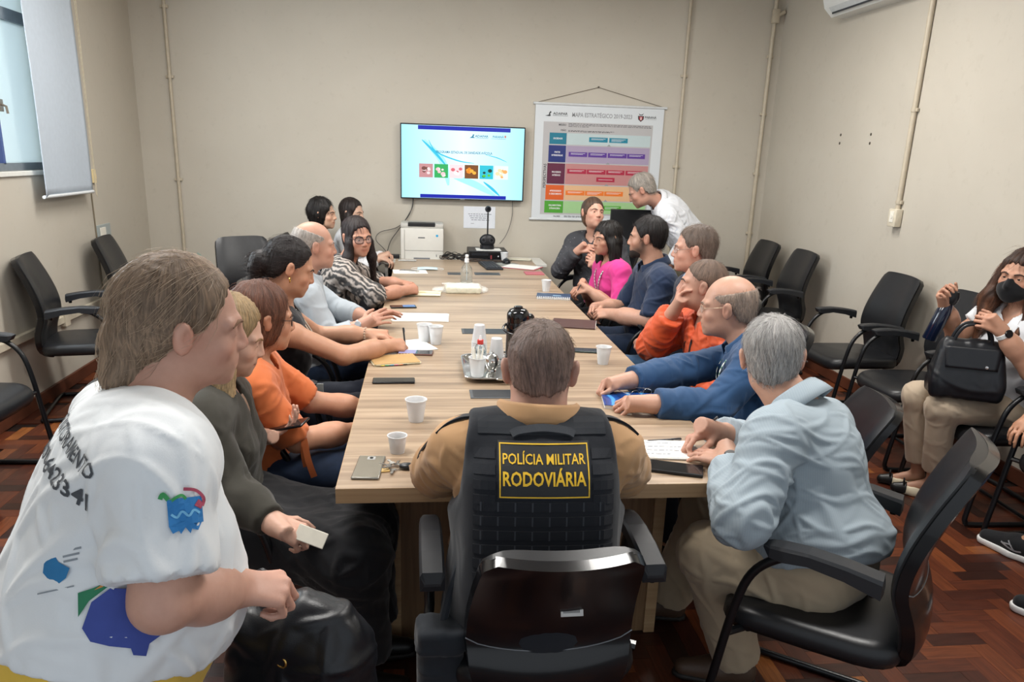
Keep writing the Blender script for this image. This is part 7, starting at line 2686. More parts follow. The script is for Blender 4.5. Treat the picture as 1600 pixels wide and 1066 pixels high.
for i, (sd, ya) in enumerate((('L', 38), ('R', 24))):
    b = p.An[sd] * A(1, 1, 0)
    f = fwd(ya)
    B = Soft(0.005)
    B.cap(b - f * 0.03 + A(0, 0, 0.055), b + f * 0.06 + A(0, 0, 0.06), 0.040, 0.044, k=0.02)
    B.cap(b + f * 0.06 + A(0, 0, 0.055), b + f * 0.19 + A(0, 0, 0.040), 0.046, 0.031, k=0.03)
    B.cap(b + A(0, 0, 0.06), b - f * 0.01 + A(0, 0, 0.115), 0.041, 0.042, k=0.02, cut=(b + A(0, 0, 0.105), A(0, 0, 1)))
    B.plane(b + A(0, 0, 0.024), A(0, 0, -1))
    o = p.link('sneaker', B, MESHB)
    B = Soft(0.005)
    B.cap(b - f * 0.035 + A(0, 0, 0.02), b + f * 0.07 + A(0, 0, 0.02), 0.042, 0.048, k=0.02)
    B.cap(b + f * 0.07 + A(0, 0, 0.02), b + f * 0.195 + A(0, 0, 0.022), 0.050, 0.034, k=0.02)
    B.plane(b + A(0, 0, 0.032), A(0, 0, 1))
    B.plane(b + A(0, 0, 0.001), A(0, 0, -1))
    p.link('sole', B, SOLEW, parent=o)
    bv = bvh_of(o, p.o)
    sdv = -rgt(ya)
    fr2 = frame(b + f * 0.05 + A(0, 0, 0.06) + sdv * 0.06, f, A(0, 0, 1))
    if i >= 0:
        fr2 = (fr2[0], fr2[1], fr2[2], sdv)
        Print(fr2, bv, 0.002).add(blade([(0.06, 0.0), (0.0, -0.015), (-0.03, -0.01)], 0.004)).add(blade([(0.03, 0.02), (0.0, -0.012), (-0.005, -0.018)], 0.003)).add(blade([(0.055, -0.002), (0.02, 0.006), (0.01, 0.0)], 0.003)).build('side_stripe', simple('stripe_silver', '#a9abb0', 0.35, 0.3), o, p.o)
# ------------------------------------------------------------------ things on the table
TZ = 0.7505


def cupmat():
    t = NT('cup_plastic')
    t.bs.inputs['Base Color'].default_value = lin('#eef0f2')
    t.set(Roughness=0.25)
    t.bs.inputs['Transmission Weight'].default_value = 0.35
    t.bs.inputs['Subsurface Weight'].default_value = 0.0
    return t.m


CUP = cupmat()


def cup(x, y, label, r0=0.026, r1=0.036, h=0.085, fill=None, group='plastic cups on the table', z=TZ, cat='cup', top=True):
    t = thing('plastic_cup', label, cat, (x, y, z), group=group)
    pr_ = [(0, 0.004), (r0 - 0.002, 0.003), (r0, 0.0)]
    n = 7
    for k in range(1, n + 1):
        r = r0 + (r1 - r0) * k / n
        pr_ += [(r - 0.0006, h * (k - 0.5) / n), (r, h * k / n)]
    pr_ += [(r1 + 0.0025, h - 0.001), (r1 + 0.0025, h + 0.0015), (r1 - 0.0005, h + 0.0015)]
    pr_ += [(r0 - 0.0015 + (r1 - r0) * k / 4, 0.006 + (h - 0.006) * k / 4) for k in (4, 3, 2, 1, 0)] + [(0, 0.006)]
    MB().lathe(pr_, n=32).build('cup_body', CUP, t, smooth=True, angle=60)
    if fill:
        q = 0.62
        MB().lathe([(0, h * 0.08), (r0 * 0.97, h * 0.08), (r0 + (r1 - r0) * q - 0.0022, h * q), (0, h * q)], n=24).build('drink', fill, t, smooth=True)
    return t


COFFEE = simple('coffee', '#2a130b', 0.08)
WATER = NT('cup_water')
WATER.set(Roughness=0.05, IOR=1.33)
WATER.bs.inputs['Base Color'].default_value = lin('#d9dedc')
WATER.bs.inputs['Transmission Weight'].default_value = 0.6
cup(-0.385, 0.556, 'tall empty translucent cup alone near the officer', 0.025, 0.036, 0.078)
cup(-0.440, 0.265, 'short ribbed cup holding dark coffee near the silver phone', 0.022, 0.029, 0.055, COFFEE)
cup(-0.355, 1.725, 'translucent cup beside the writing woman, farther of a close pair', 0.027, 0.037, 0.088)
cup(-0.300, 1.68, 'translucent cup half full of water, nearer of a close pair', 0.025, 0.035, 0.088, WATER.m)
cup(0.454, 1.319, 'white cup beside the dark green phone', 0.024, 0.034, 0.080, WATER.m)
cup(0.485, 3.23, 'white cup beyond the navy spiral notebook', 0.024, 0.033, 0.078)
cup(0.345, 4.73, 'small white cup at the far end before the computer', 0.024, 0.034, 0.078)


def slab_phone(x, y, w, l, rz, label, body, face, lit=None, cam=True, th=0.008, up=False):
    t = thing('mobile_phone', label, 'phone', (x, y, TZ), math.radians(rz), group='phones on the table')
    MB().box((-w / 2, -l / 2, 0), (w / 2, l / 2, th), 0.0035, seg=3).build('phone_body', body, t, smooth=True)
    MB().box((-w / 2 + 0.003, -l / 2 + 0.003, th - 0.0002), (w / 2 - 0.003, l / 2 - 0.003, th + 0.0005), 0.0002).build('screen' if not up else 'back_panel', face, t)
    if lit:
        MB().box((-w / 2 + 0.005, -l / 2 + 0.01 + l * 0.42, th), (w / 2 - 0.005, l / 2 - 0.008, th + 0.0008)).build('lit_screen', lit, t)
    if cam and up:
        m = MB().box((-0.012, l / 2 - 0.034, th), (0.012, l / 2 - 0.012, th + 0.0016), 0.0006)
        m.build('camera_bump', simple('cam_bump', '#c7c9c9', 0.25, 0.6), t)
        MB().lathe([(0, 0), (0.006, 0), (0.006, 0.0022), (0, 0.0022)], n=14, M=Matrix.Translation((0, l / 2 - 0.023, th))).build('camera_lens', simple('lens_dark', '#0b0c10', 0.05), t)
    return t


PB_ = simple('phone_black', '#101114', 0.25)
PF_ = simple('phone_glass', '#131519', 0.06, spec=0.6)
slab_phone(-0.519, 0.137, 0.080, 0.165, -4, 'silver phone in a clear case lying face down beside the keys', simple('phone_silver_edge', '#8d8c86', 0.25, 0.6), simple('phone_silver', '#a39e91', 0.22, 0.7), up=True)
slab_phone(-0.480, 1.032, 0.066, 0.170, 91, 'black phone lying face up across from the cup and the notebook', PB_, PF_)
slab_phone(-0.398, 1.49, 0.075, 0.165, 84, 'phone with brown case and glowing lilac screen beside the notepad', simple('phone_brown', '#6a4a42', 0.4), PF_, emit('lilac_screen', '#b9b3e0', 0.75))
slab_phone(-0.482, 2.595, 0.072, 0.155, -82, 'phone with glowing blue screen above the printed sheets', PB_, PF_, emit('blue_screen', '#5f8fd0', 0.7))
slab_phone(0.40, 1.55, 0.070, 0.155, 80, 'dark green phone beside the white cup', simple('phone_green', '#2c3a38', 0.3), simple('phone_green_glass', '#24302f', 0.1))
slab_phone(0.401, 0.095, 0.080, 0.160, -110, 'large black phone in a case beside the writing pad at the corner', simple('phone_case', '#17181a', 0.5), PF_, th=0.011)
slab_phone(-0.475, 4.03, 0.075, 0.145, 70, 'white framed phone on papers near the face mask', simple('phone_white', '#dcdcd8', 0.3), simple('phone_grey_glass', '#4a4644', 0.1)).location.z = TZ + 0.004
slab_phone(-0.50, 4.66, 0.075, 0.155, 88, 'thin grey tablet phone lying by the printer desk', simple('phone_grey', '#a7a6a2', 0.3, 0.3), simple('phone_pale', '#b9b8b4', 0.2))

# keys with a remote fob and a wooden tag
t = thing('key_ring', 'bunch of keys with black remote and tan tag', 'keys', (-0.443, 0.135, TZ))
KEY = simple('key_steel', '#8d8b86', 0.3, 0.9)
MB().tube([(0.018 * math.cos(a), 0.018 * math.sin(a), 0.006 + 0.003 * math.sin(a)) for a in [2 * math.pi * k / 20 for k in range(20)]], 0.0014, n=6, closed=True).build('ring', KEY, t, smooth=True)
MB().box((-0.055, -0.022, 0.0), (-0.018, 0.004, 0.004), 0.001, M=Matrix.Rotation(0.2, 4, 'Z')).build('tag', simple('tag_tan', '#c9a86a', 0.5), t)
m = MB()
m.sphere((0.036, -0.004, 0.010), (0.024, 0.016, 0.009))
m.build('remote_fob', simple('fob_black', '#1b1c1f', 0.3), t, smooth=True)
for a, L in ((-1.75, 0.05), (2.7, 0.052), (1.3, 0.045), (0.6, 0.04), (2.0, 0.048), (-2.6, 0.04)):
    m = MB()
    m.box((0.012, -0.008, 0.004), (0.026, 0.008, 0.006), 0.001).box((0.026, -0.003, 0.004), (L, 0.003, 0.006)).box((L - 0.012, 0.003, 0.004), (L - 0.008, 0.0055, 0.006)).box((L - 0.005, 0.003, 0.004), (L - 0.002, 0.005, 0.006))
    o = m.build('key', KEY, t)
    o.rotation_euler = (rng.uniform(-0.15, 0.15), 0, a)
    o.location = (0, 0, rng.uniform(0, 0.006))

# papers, notebooks
WPAP = simple('paper_white', '#e6e6e2', 0.6, var=0.02)
CPAP = simple('paper_cream2', '#ddd6b8', 0.65, var=0.03)
INKG = simple('ink_grey', '#7b7f8a', 0.6)


def ruled(parent, x0, y0, x1, y1, z, rows, seed=1, frac=0.8, th=0.0018):
    f = Flat(((0, 0, 0) and None) or frame((0, 0, 0), (1, 0, 0), (0, 1, 0)))
    r = random.Random(seed)
    for k in range(rows):
        y = y1 - (y1 - y0) * (k + 0.5) / rows
        x = x0
        e = x0 + (x1 - x0) * r.uniform(frac * 0.6, 1)
        while x < e:
            w = r.uniform(0.006, 0.022)
            f.rect(x, y - th, min(x + w, e), y + th, z)
            x += w + 0.004
    o = f.build('printed_lines', INKG, parent)
    o['kind'] = 'stuff'
    return o


def sheet(x, y, w, l, rz, label, n=3, mat=None, rows=0, name='paper_sheets', cat='papers', dz=0.0, seed=1):
    t = thing(name, label, cat, (x, y, TZ + dz), math.radians(rz))
    r = random.Random(seed)
    for k in range(n):
        o = MB().box((-w / 2, -l / 2, 0), (w / 2, l / 2, 0.0012)).build('sheet', mat or WPAP, t)
        o.location = (r.uniform(-0.006, 0.006) * (k > 0), r.uniform(-0.006, 0.006) * (k > 0), k * 0.0014)
        o.rotation_euler = (0, 0, r.uniform(-0.04, 0.04) * (k > 0))
    if rows:
        ruled(t, -w / 2 * 0.85, -l / 2 * 0.85, w / 2 * 0.85, l / 2 * 0.85, n * 0.0014 + 0.001, rows, seed)
    return t


sheet(-0.375, 2.30, 0.31, 0.21, -1, 'printed white sheets before the cups and below the lit phone', 3, rows=9, seed=3)
sheet(-0.47, 1.60, 0.30, 0.21, 24, 'white writing pad under the hands of the writing woman', 4, rows=0, name='writing_pad', cat='pad')
t = sheet(-0.49, 1.355, 0.20, 0.15, 14, 'kraft notebook with coloured page tabs near the table edge', 6, CPAP, name='kraft_notebook', cat='notebook')
MB().box((-0.102, -0.077, 0.0085), (0.102, 0.077, 0.0105), 0.0008).build('cover', simple('kraft', '#b08d5c', 0.7), t)
for k, c in enumerate(('#d8c83a', '#3aa06a', '#2f8fc0', '#d85a8a', '#e07a3a', '#222428')):
    MB().box((-0.075 + k * 0.02, -0.086, 0.004), (-0.060 + k * 0.02, -0.07, 0.0055)).build('page_tab', simple('tab_%d' % k, c, 0.6), t)
m = MB()
for k in range(14):
    m.tube([(-0.09 + k * 0.0138 + 0.0, 0.072 + 0.007 * math.cos(a), 0.006 + 0.0065 * math.sin(a)) for a in [2 * math.pi * q / 8 for q in range(8)]], 0.0008, n=4, closed=True)
m.build('spiral', simple('spiral_white', '#cfcfc9', 0.4, 0.3), t)['kind'] = 'stuff'
t = sheet(-0.37, 3.06, 0.24, 0.17, -3, 'open notebook with cream pages under the clasped hands', 5, CPAP, name='open_notebook', cat='notebook', rows=0)
MB().box((-0.12, -0.002, 0.0075), (0.12, 0.002, 0.0085)).build('gutter', simple('gutter', '#a79f86', 0.7), t)
MB().box((-0.02, 0.02, 0.008), (0.02, 0.035, 0.0095)).build('sticky_note', simple('note_yellow', '#d8cf94', 0.7), t)
# plastic bag with napkins
t = thing('napkin_pack', 'pack of cream napkins wrapped in a clear bag', 'napkins', (-0.095, 3.17, TZ))
B = Soft(0.005)
B.rbox((0.0, 0, 0.022), (0.115, 0.085, 0.022), rad=0.012)
V, F = B.mesh()
V += vnormals(V, F) * (0.003 * creases(V, 5, 60) + 0.001 * wav(V, 6, 90))[:, None]
V[:, 2] = np.maximum(V[:, 2], 0.0005)
add('napkins', V, F, simple('napkin_cream', '#dcd8bc', 0.45, var=0.04), t)
B = Soft(0.005)
B.rbox((0.0, 0, 0.024), (0.122, 0.09, 0.024), rad=0.014)
B.ell((-0.15, 0.0, 0.014), (0.06, 0.06, 0.014), k=0.02)
B.ell((0.14, 0.0, 0.016), (0.03, 0.07, 0.018), k=0.02)
V, F = B.mesh()
V += vnormals(V, F) * (0.005 * creases(V, 8, 55) - 0.001)[:, None]
V[:, 2] = np.maximum(V[:, 2], 0.0004)
CLR = NT('clear_bag')
CLR.set(Roughness=0.12, IOR=1.15, Alpha=0.28)
CLR.bs.inputs['Base Color'].default_value = (0.9, 0.92, 0.9, 1)
add('clear_bag', V, F, CLR.m, t)
t = thing('eraser', 'small pink and white eraser by the napkin pack', 'eraser', (-0.201, 3.45, TZ), 0.1)
MB().box((-0.03, -0.012, 0), (0.02, 0.012, 0.011), 0.002).build('eraser_body', simple('eraser_white', '#dcd6d0', 0.6), t)
MB().box((0.0, -0.0125, 0), (0.032, 0.0125, 0.0115), 0.002).build('eraser_sleeve', simple('eraser_pink', '#b88a7e', 0.6), t)
t = sheet(-0.465, 4.03, 0.26, 0.19, 5, 'white papers under the white framed phone', 2)
# surgical mask
t = thing('surgical_mask', 'crumpled pale blue surgical mask on the far part of the table', 'mask', (-0.33, 4.17, TZ))
V2, F2 = grid2(-0.08, -0.05, 0.08, 0.05, 16, 12)
V = np.array([(x, y, 0.006 + 0.004 * math.sin(y * 190) + 0.010 * math.cos(x * 15) * math.cos(y * 22)) for x, y in V2])
o = add('mask_cloth', V, F2, simple('mask_blue', '#b9ccd2', 0.7), t)
md = o.modifiers.new('thick', 'SOLIDIFY')
md.thickness = 0.0015
for sg in (-1, 1):
    MB().tube(smoothpts([(sg * 0.078, 0.045, 0.008), (sg * 0.12, 0.04, 0.004), (sg * 0.125, -0.02, 0.004), (sg * 0.078, -0.045, 0.008)], 5), 0.0015, n=5).build('ear_loop', simple('loop_white', '#dfe3e4', 0.7), t)
# pump bottle
t = thing('pump_bottle', 'clear spray bottle of sanitizer standing on the table', 'bottle', (-0.051, 3.55, TZ))
CLB = NT('clear_bottle')
CLB.set(Roughness=0.04, IOR=1.25)
CLB.bs.inputs['Base Color'].default_value = lin('#e4ecee')
CLB.bs.inputs['Transmission Weight'].default_value = 0.92
MB().lathe([(0, 0), (0.042, 0), (0.044, 0.006), (0.044, 0.075), (0.036, 0.11), (0.018, 0.135), (0.014, 0.15), (0, 0.15)], n=28).build('bottle_body', CLB.m, t, smooth=True)
m = MB().lathe([(0, 0.148), (0.0165, 0.148), (0.0165, 0.172), (0.011, 0.178), (0.011, 0.2), (0, 0.2)], n=20)
m.box((-0.011, -0.032, 0.188), (0.011, 0.012, 0.204), 0.004)
m.build('pump_head', simple('pump_white', '#e2e4e6', 0.3), t, smooth=True)
MB().tube([(0, 0, 0.15), (0.002, 0, 0.02)], 0.0028, n=8).build('dip_tube', simple('tube_white', '#dde2e4', 0.3), t, smooth=True)
# keyboard, mouse, clipboard, folders
t = thing('computer_keyboard', 'black keyboard at the far end of the table', 'keyboard', (0.195, 4.40, TZ), math.radians(96))
MB().box((-0.2, -0.07, 0), (0.2, 0.07, 0.016), 0.004).build('base', simple('kb_black', '#1d2026', 0.45), t)
kc = simple('key_black', '#2a2e36', 0.4)
km = None
for r_ in range(5):
    for c_ in range(14):
        if km is None:
            o = MB().box((-0.011, -0.010, 0), (0.011, 0.010, 0.006), 0.0015, seg=1).build('key', kc, t)
            km = o.data
        else:
            o = bpy.data.objects.new('key', km)
            COL.objects.link(o)
            o.parent = t
        o.location = (-0.178 + c_ * 0.0262, -0.048 + r_ * 0.0245, 0.0155)
t = thing('computer_mouse', 'black mouse on a grey pad by the keyboard', 'mouse', (0.350, 4.60, TZ + 0.0045))
B = Soft(0.004)
B.ell((0, 0, 0.008), (0.036, 0.058, 0.034), k=0.01)
B.plane((0, 0, 0.001), (0, 0, -1))
V, F = B.mesh()
add('mouse_body', V, F, simple('mouse_black', '#17181c', 0.3), t)
MB().lathe([(0, -0.004), (0.008, -0.004), (0.008, 0.004), (0, 0.004)], n=12, M=Matrix.Translation((0, 0.03, 0.036)) @ Matrix.Rotation(math.pi / 2, 4, 'Y')).build('scroll_wheel', simple('wheel_grey', '#55585e', 0.5), t)
props(MB().poly([(0.10 * math.cos(2 * math.pi * k / 24), 0.11 * math.sin(2 * math.pi * k / 24)) for k in range(24)], 0.004, Matrix.Translation((0.350, 4.54, TZ))).build('mouse_pad', simple('pad_grey', '#8f918c', 0.7)), 'grey rounded mouse pad under the black mouse', 'mouse pad')
t = sheet(0.46, 4.38, 0.21, 0.28, 62, 'white papers on a red edged folder at the far corner of the table', 4, name='red_folder', cat='folder')
MB().box((-0.115, -0.15, -0.0004), (0.115, 0.15, 0.0012)).build('cover', simple('folder_red', '#c2475a', 0.5), t)
for o in kids(t):
    o.location.z += 0.002
t = thing('pink_folder', 'thin dusty pink folder near the charcoal blouse', 'folder', (0.515, 4.05, TZ), 0.0)
MB().box((-0.075, -0.075, 0), (0.075, 0.075, 0.006), 0.001).build('cover', simple('folder_pink', '#b3606b', 0.5), t)
MB().box((-0.073, -0.073, 0.001), (0.0755, 0.073, 0.005)).build('pages', WPAP, t)
t = thing('spiral_notebook', 'navy spiral notebook with white coils before the pink top', 'notebook', (0.500, 2.99, TZ), math.radians(-10))
MB().box((-0.11, -0.075, 0.0), (0.11, 0.075, 0.013), 0.001).build('pages', WPAP, t)
MB().box((-0.113, -0.078, 0.013), (0.113, 0.078, 0.0155), 0.001).build('cover', simple('nb_navy', '#24405e', 0.35), t)
MB().box((-0.005, -0.02, 0.0155), (0.05, 0.0, 0.0162)).build('cover_print', simple('nb_print', '#8fb0c8', 0.5), t)
ck = None
for k in range(18):
    pts = [(-0.104 + k * 0.0122, -0.078 + 0.011 * math.cos(a), 0.008 + 0.0105 * math.sin(a)) for a in [2 * math.pi * q / 10 for q in range(10)]]
    if ck is None:
        o = MB().tube([(p_[0] + 0.104, p_[1], p_[2]) for p_ in pts], 0.0022, n=5, closed=True).build('coil', simple('coil_white', '#e2e4e6', 0.3), t, smooth=True)
        ck = o.data
    else:
        o = bpy.data.objects.new('coil', ck)
        COL.objects.link(o)
        o.parent = t
    o.location = (-0.104 + k * 0.0122, 0, 0)
t = thing('brown_folder', 'dark brown flat folder between the navy shirt and the officer', 'folder', (0.505, 2.15, TZ), math.radians(-14))
MB().box((-0.15, -0.11, 0), (0.095, 0.11, 0.008), 0.002).build('cover', simple('folder_brown', '#4a3230', 0.4, bump=0.2), t)
MB().box((-0.145, -0.105, 0.0015), (0.0965, 0.105, 0.0065)).build('pages', WPAP, t)
# pad with rings and tray ---------------------------------------------------
tr = thing('serving_tray', 'silver tray with scrolled handles under the coffee flask', 'tray', (0.008, 1.20, TZ))
SIL = simple('tray_silver', '#c9c9c6', 0.14, 0.95, var=0.03)
def rrect(hx, hy, r, n=6):
    out = []
    for cx, cy, a0 in ((hx - r, hy - r, 0), (-hx + r, hy - r, math.pi / 2), (-hx + r, -hy + r, math.pi), (hx - r, -hy + r, 3 * math.pi / 2)):
        out += [(cx + r * math.cos(a0 + math.pi / 2 * k / n), cy + r * math.sin(a0 + math.pi / 2 * k / n)) for k in range(n + 1)]
    return out
lay = [(0.150, 0.135, 0.0), (0.155, 0.14, 0.004), (0.172, 0.158, 0.020), (0.180, 0.166, 0.022), (0.178, 0.164, 0.019), (0.168, 0.154, 0.016), (0.152, 0.137, 0.003)]
lay = [(a * 1.12, b * 1.2, c) for a, b, c in lay]
V, F = [], []
n_ = 28
for hx, hy, z in lay:
    V += [(x, y, z) for x, y in rrect(hx, hy, 0.05)]
for j in range(len(lay) - 1):
    for k in range(n_):
        F.append((j * n_ + k, j * n_ + (k + 1) % n_, (j + 1) * n_ + (k + 1) % n_, (j + 1) * n_ + k))
F.append(tuple(range(n_ - 1, -1, -1)))
F.append(tuple(range((len(lay) - 1) * n_, len(lay) * n_)))
o = add('tray_body', V, F, SIL, tr)
o.data.set_sharp_from_angle(angle=math.radians(40))
m = MB()
m.tube([(x * 1.0, y * 1.0, 0.022) for x, y in rrect(0.178 * 1.12, 0.164 * 1.2, 0.05)], 0.0035, n=6, closed=True)
m.build('rim', SIL, tr, smooth=True)
for sy in (-1, 1):
    MB().tube(smoothpts([(-0.07, sy * 0.194, 0.02), (-0.06, sy * 0.215, 0.024), (0, sy * 0.222, 0.026), (0.06, sy * 0.215, 0.024), (0.07, sy * 0.194, 0.02)], 6), 0.0055, n=8).build('handle', SIL, tr, smooth=True)
# flask
t = thing('coffee_flask', 'black pump coffee flask on the silver tray', 'flask', (0.032, 1.13, TZ + 0.004))
FB = simple('flask_black', '#15161a', 0.22)
FG = simple('flask_gloss', '#0c0d10', 0.08, coat=0.3)
MB().lathe([(0, 0), (0.062, 0), (0.064, 0.006), (0.064, 0.03), (0.062, 0.034), (0.061, 0.24), (0.063, 0.246), (0.063, 0.258), (0, 0.258)], n=36).build('flask_body', FB, t, smooth=True)
MB().lathe([(0.0, 0.255), (0.061, 0.258), (0.062, 0.285), (0.058, 0.305), (0.0575, 0.31), (0.061, 0.33), (0.058, 0.36), (0.045, 0.378), (0.03, 0.384), (0, 0.386)], n=36).build('flask_head', FG, t, smooth=True)
MB().lathe([(0, 0.386), (0.024, 0.384), (0.024, 0.392), (0.02, 0.396), (0, 0.396)], n=24).build('pump_button', FB, t, smooth=True)
m = MB()
m.sphere((0.055, 0.02, 0.325), (0.038, 0.024, 0.03))
m.sphere((0.082, 0.028, 0.305), (0.016, 0.016, 0.03))
m.build('spout', FG, t, smooth=True)
MB().tube(smoothpts([(-0.060, 0.02, 0.29), (-0.080, -0.02, 0.275), (-0.06, -0.065, 0.258), (0.0, -0.088, 0.252), (0.055, -0.07, 0.27), (0.075, -0.03, 0.30), (0.07, 0.0, 0.315)], 6), 0.0065, n=8).build('carry_handle', FB, t, smooth=True)
t.scale = (0.78, 0.78, 0.745)
# stacks of cups: each cup a thing
def cup_stack(x, y, n, r0, r1, h, step, label):
    first = None
    for k in range(n):
        # upside-down nested cups
        lb = '%s, %s' % (label, 'lowest of all' if k == 0 else ('topmost of all' if k == n - 1 else '%s from the top' % ('second', 'third', 'fourth', 'fifth', 'sixth', 'seventh', 'eighth')[n - 2 - k]))
        g = 'nested cups: ' + label
        if first is None:
            t = thing('stacked_cup', lb, 'cup', (x, y, TZ + 0.004), group=g)
            pr_ = [(r1 - 0.0012, 0.0), (r1 + 0.002, 0.0), (r1 + 0.002, 0.003), (r1, 0.003), (r0, h), (r0 - 0.002, h + 0.0015), (0, h + 0.0015), (0, h), (r0 - 0.0015, h - 0.001), (r1 - 0.0012, 0.0)]
            o = MB().lathe(pr_, n=28).build('cup_body', CUP, t, smooth=True)
            first = (t, o)
        else:
            t = first[0].copy()
            COL.objects.link(t)
            o = first[1].copy()
            COL.objects.link(o)
            o.parent = t
            t.location = (x, y, TZ + 0.004 + k * step)
            props(t, lb, 'cup', g)
cup_stack(-0.108, 1.395, 9, 0.024, 0.034, 0.080, 0.0095, 'white cups stacked upside down behind the red capped bottle')
cup_stack(-0.040, 1.275, 6, 0.024, 0.034, 0.080, 0.0085, 'white cups stacked upside down beside the black flask')
# small bottle with red cap, sugar pot, cup with sticks
t = thing('sweetener_bottle', 'small clear sweetener bottle with a red cap on the tray', 'bottle', (-0.112, 1.275, TZ + 0.004))
MB().lathe([(0, 0), (0.026, 0), (0.027, 0.004), (0.027, 0.07), (0.02, 0.09), (0.013, 0.098), (0, 0.098)], n=24).build('bottle_body', CLB.m, t, smooth=True)
MB().lathe([(0, 0.002), (0.0245, 0.002), (0.0245, 0.045), (0, 0.045)], n=20).build('liquid', WATER.m, t, smooth=True)
MB().lathe([(0, 0.096), (0.014, 0.096), (0.014, 0.115), (0.0, 0.115)], n=20).build('red_cap', simple('cap_red', '#c43a36', 0.35), t, smooth=True)
MB().lathe([(0, 0.115), (0.006, 0.115), (0.004, 0.135), (0, 0.136)], n=14).build('nozzle', simple('pump_white', '#e2e4e6', 0.3), t, smooth=True)
MB().lathe([(0.0272, 0.02), (0.0276, 0.02), (0.0276, 0.06), (0.0272, 0.06)], n=24).build('label', simple('label_pale', '#c9d3d6', 0.4), t, smooth=True)
t = thing('sugar_pot', 'shiny steel sugar pot on the tray', 'pot', (-0.066, 1.185, TZ + 0.004))
MB().lathe([(0, 0), (0.018, 0), (0.016, 0.006), (0.024, 0.014), (0.031, 0.035), (0.029, 0.055), (0.025, 0.062), (0, 0.062)], n=28).build('pot_body', SIL, t, smooth=True)
MB().lathe([(0, 0.062), (0.026, 0.062), (0.022, 0.07), (0.008, 0.076), (0.005, 0.084), (0, 0.086)], n=24).build('lid', SIL, t, smooth=True)
for sx in (-1, 1):
    MB().tube(smoothpts([(sx * 0.028, 0, 0.05), (sx * 0.045, 0, 0.05), (sx * 0.043, 0, 0.03), (sx * 0.029, 0, 0.026)], 5), 0.0025, n=6).build('handle', SIL, t, smooth=True)
t = cup(-0.135, 1.105, 'white cup holding stirring sticks on the tray', 0.026, 0.036, 0.080, group=None, z=TZ + 0.004)
for k in range(7):
    a = k * 0.9
    MB().box((-0.0025, -0.0006, 0.0), (0.0025, 0.0006, 0.115), 0.0002, M=Matrix.Translation((0.008 * math.cos(a), 0.008 * math.sin(a), 0.008)) @ Matrix.Rotation(0.16 * math.cos(a + 1), 4, 'X') @ Matrix.Rotation(0.16 * math.sin(a + 1), 4, 'Y')).build('stirring_stick', simple('stick_white', '#e6e4da', 0.4), t)

# at the corner: writing pad with pages flipped over, pens
t = sheet(0.42, 0.255, 0.20, 0.15, -6, 'white writing pad with flipped pages under the pen of the grey haired man', 5, rows=4, name='writing_pad', cat='pad', seed=9)
V2, F2 = grid2(0, -0.075, 1, 0.075, 12, 2)
V = []
for u, y in V2:
    a = u * 2.6
    V.append((-0.10 - 0.035 * math.sin(a) - 0.045 * max(0, u - 0.55), y, 0.008 + 0.024 * (1 - math.cos(a)) * (1.0 if u < 0.6 else 1.0) - 0.018 * max(0, u - 0.6)))
o = add('flipped_pages', np.array(V), F2, WPAP, t)
md = o.modifiers.new('thick', 'SOLIDIFY')
md.thickness = 0.003
def pen(a, b, c, label):
    a, b = Vector(a), Vector(b)
    t = thing('pen', label, 'pen', tuple(a))
    d = b - a
    MB().tube([d * 0.08, d * 0.75], 0.0042, n=10).build('barrel', simple('pen_' + c.strip('#'), c, 0.3), t, smooth=True)
    MB().tube([d * 0.0, d * 0.08], [0.0008, 0.0038], n=10).build('tip', simple('pen_tip', '#8d8f92', 0.3, 0.8), t, smooth=True)
    MB().tube([d * 0.72, d * 0.98, d], [0.0046, 0.0046, 0.003], n=10).build('cap', simple('pen_' + c.strip('#'), c, 0.3), t, smooth=True)
    u = d.cross(Vector((0, 0, 1))).normalized()
    MB().tube([d * 0.98 + u * 0.005, d * 0.76 + u * 0.0065], 0.0012, n=6).build('pocket_clip', simple('pen_tip', '#8d8f92', 0.3, 0.8), t, smooth=True)
    return t
pen((0.468, 0.225, 0.768), (0.585, 0.265, 0.862), '#1c1d22', 'black pen held by the grey haired man over the pad')
pen((0.37, 0.325, TZ + 0.005), (0.50, 0.345, TZ + 0.005), '#1e1f24', 'black pen lying beside the flipped pad')
pen((-0.445, 1.53, 0.775), (-0.455, 1.57, 0.855), '#1a1a1c', 'black pen held upright by the writing woman')
pen((0.70, 3.20, TZ + 0.012), (0.76, 3.33, 0.80), '#23242a', 'dark pen in the hand of the woman in pink')
# blue book under the hands of the man with lanyard
t = thing('blue_notebook', 'glossy blue notebook under the hands of the man with the green lanyard', 'notebook', (0.450, 0.745, TZ), math.radians(-8))
MB().box((-0.125, -0.085, 0), (0.125, 0.085, 0.014), 0.001).build('pages', WPAP, t)
t_ = NT('blue_cover')
w_ = t_.n('ShaderNodeTexWave')
w_.inputs['Scale'].default_value = 5
w_.inputs['Distortion'].default_value = 5
t_.l(t_.coords(), w_.inputs['Vector'])
t_.l(t_.ramp(w_.outputs['Fac'], [(0.0, '#173a78'), (0.8, '#1f4f9a'), (0.97, '#4f9ad8')]), t_.bs.inputs['Base Color'])
t_.set(Roughness=0.2)
MB().box((-0.127, -0.087, 0.014), (0.127, 0.087, 0.016), 0.0008).build('cover', t_.m, t)
t = thing('reading_glasses', 'folded thin reading glasses between the hands over the blue notebook', 'glasses', (0.47, 0.745, TZ + 0.02), 0.5)
m = MB()
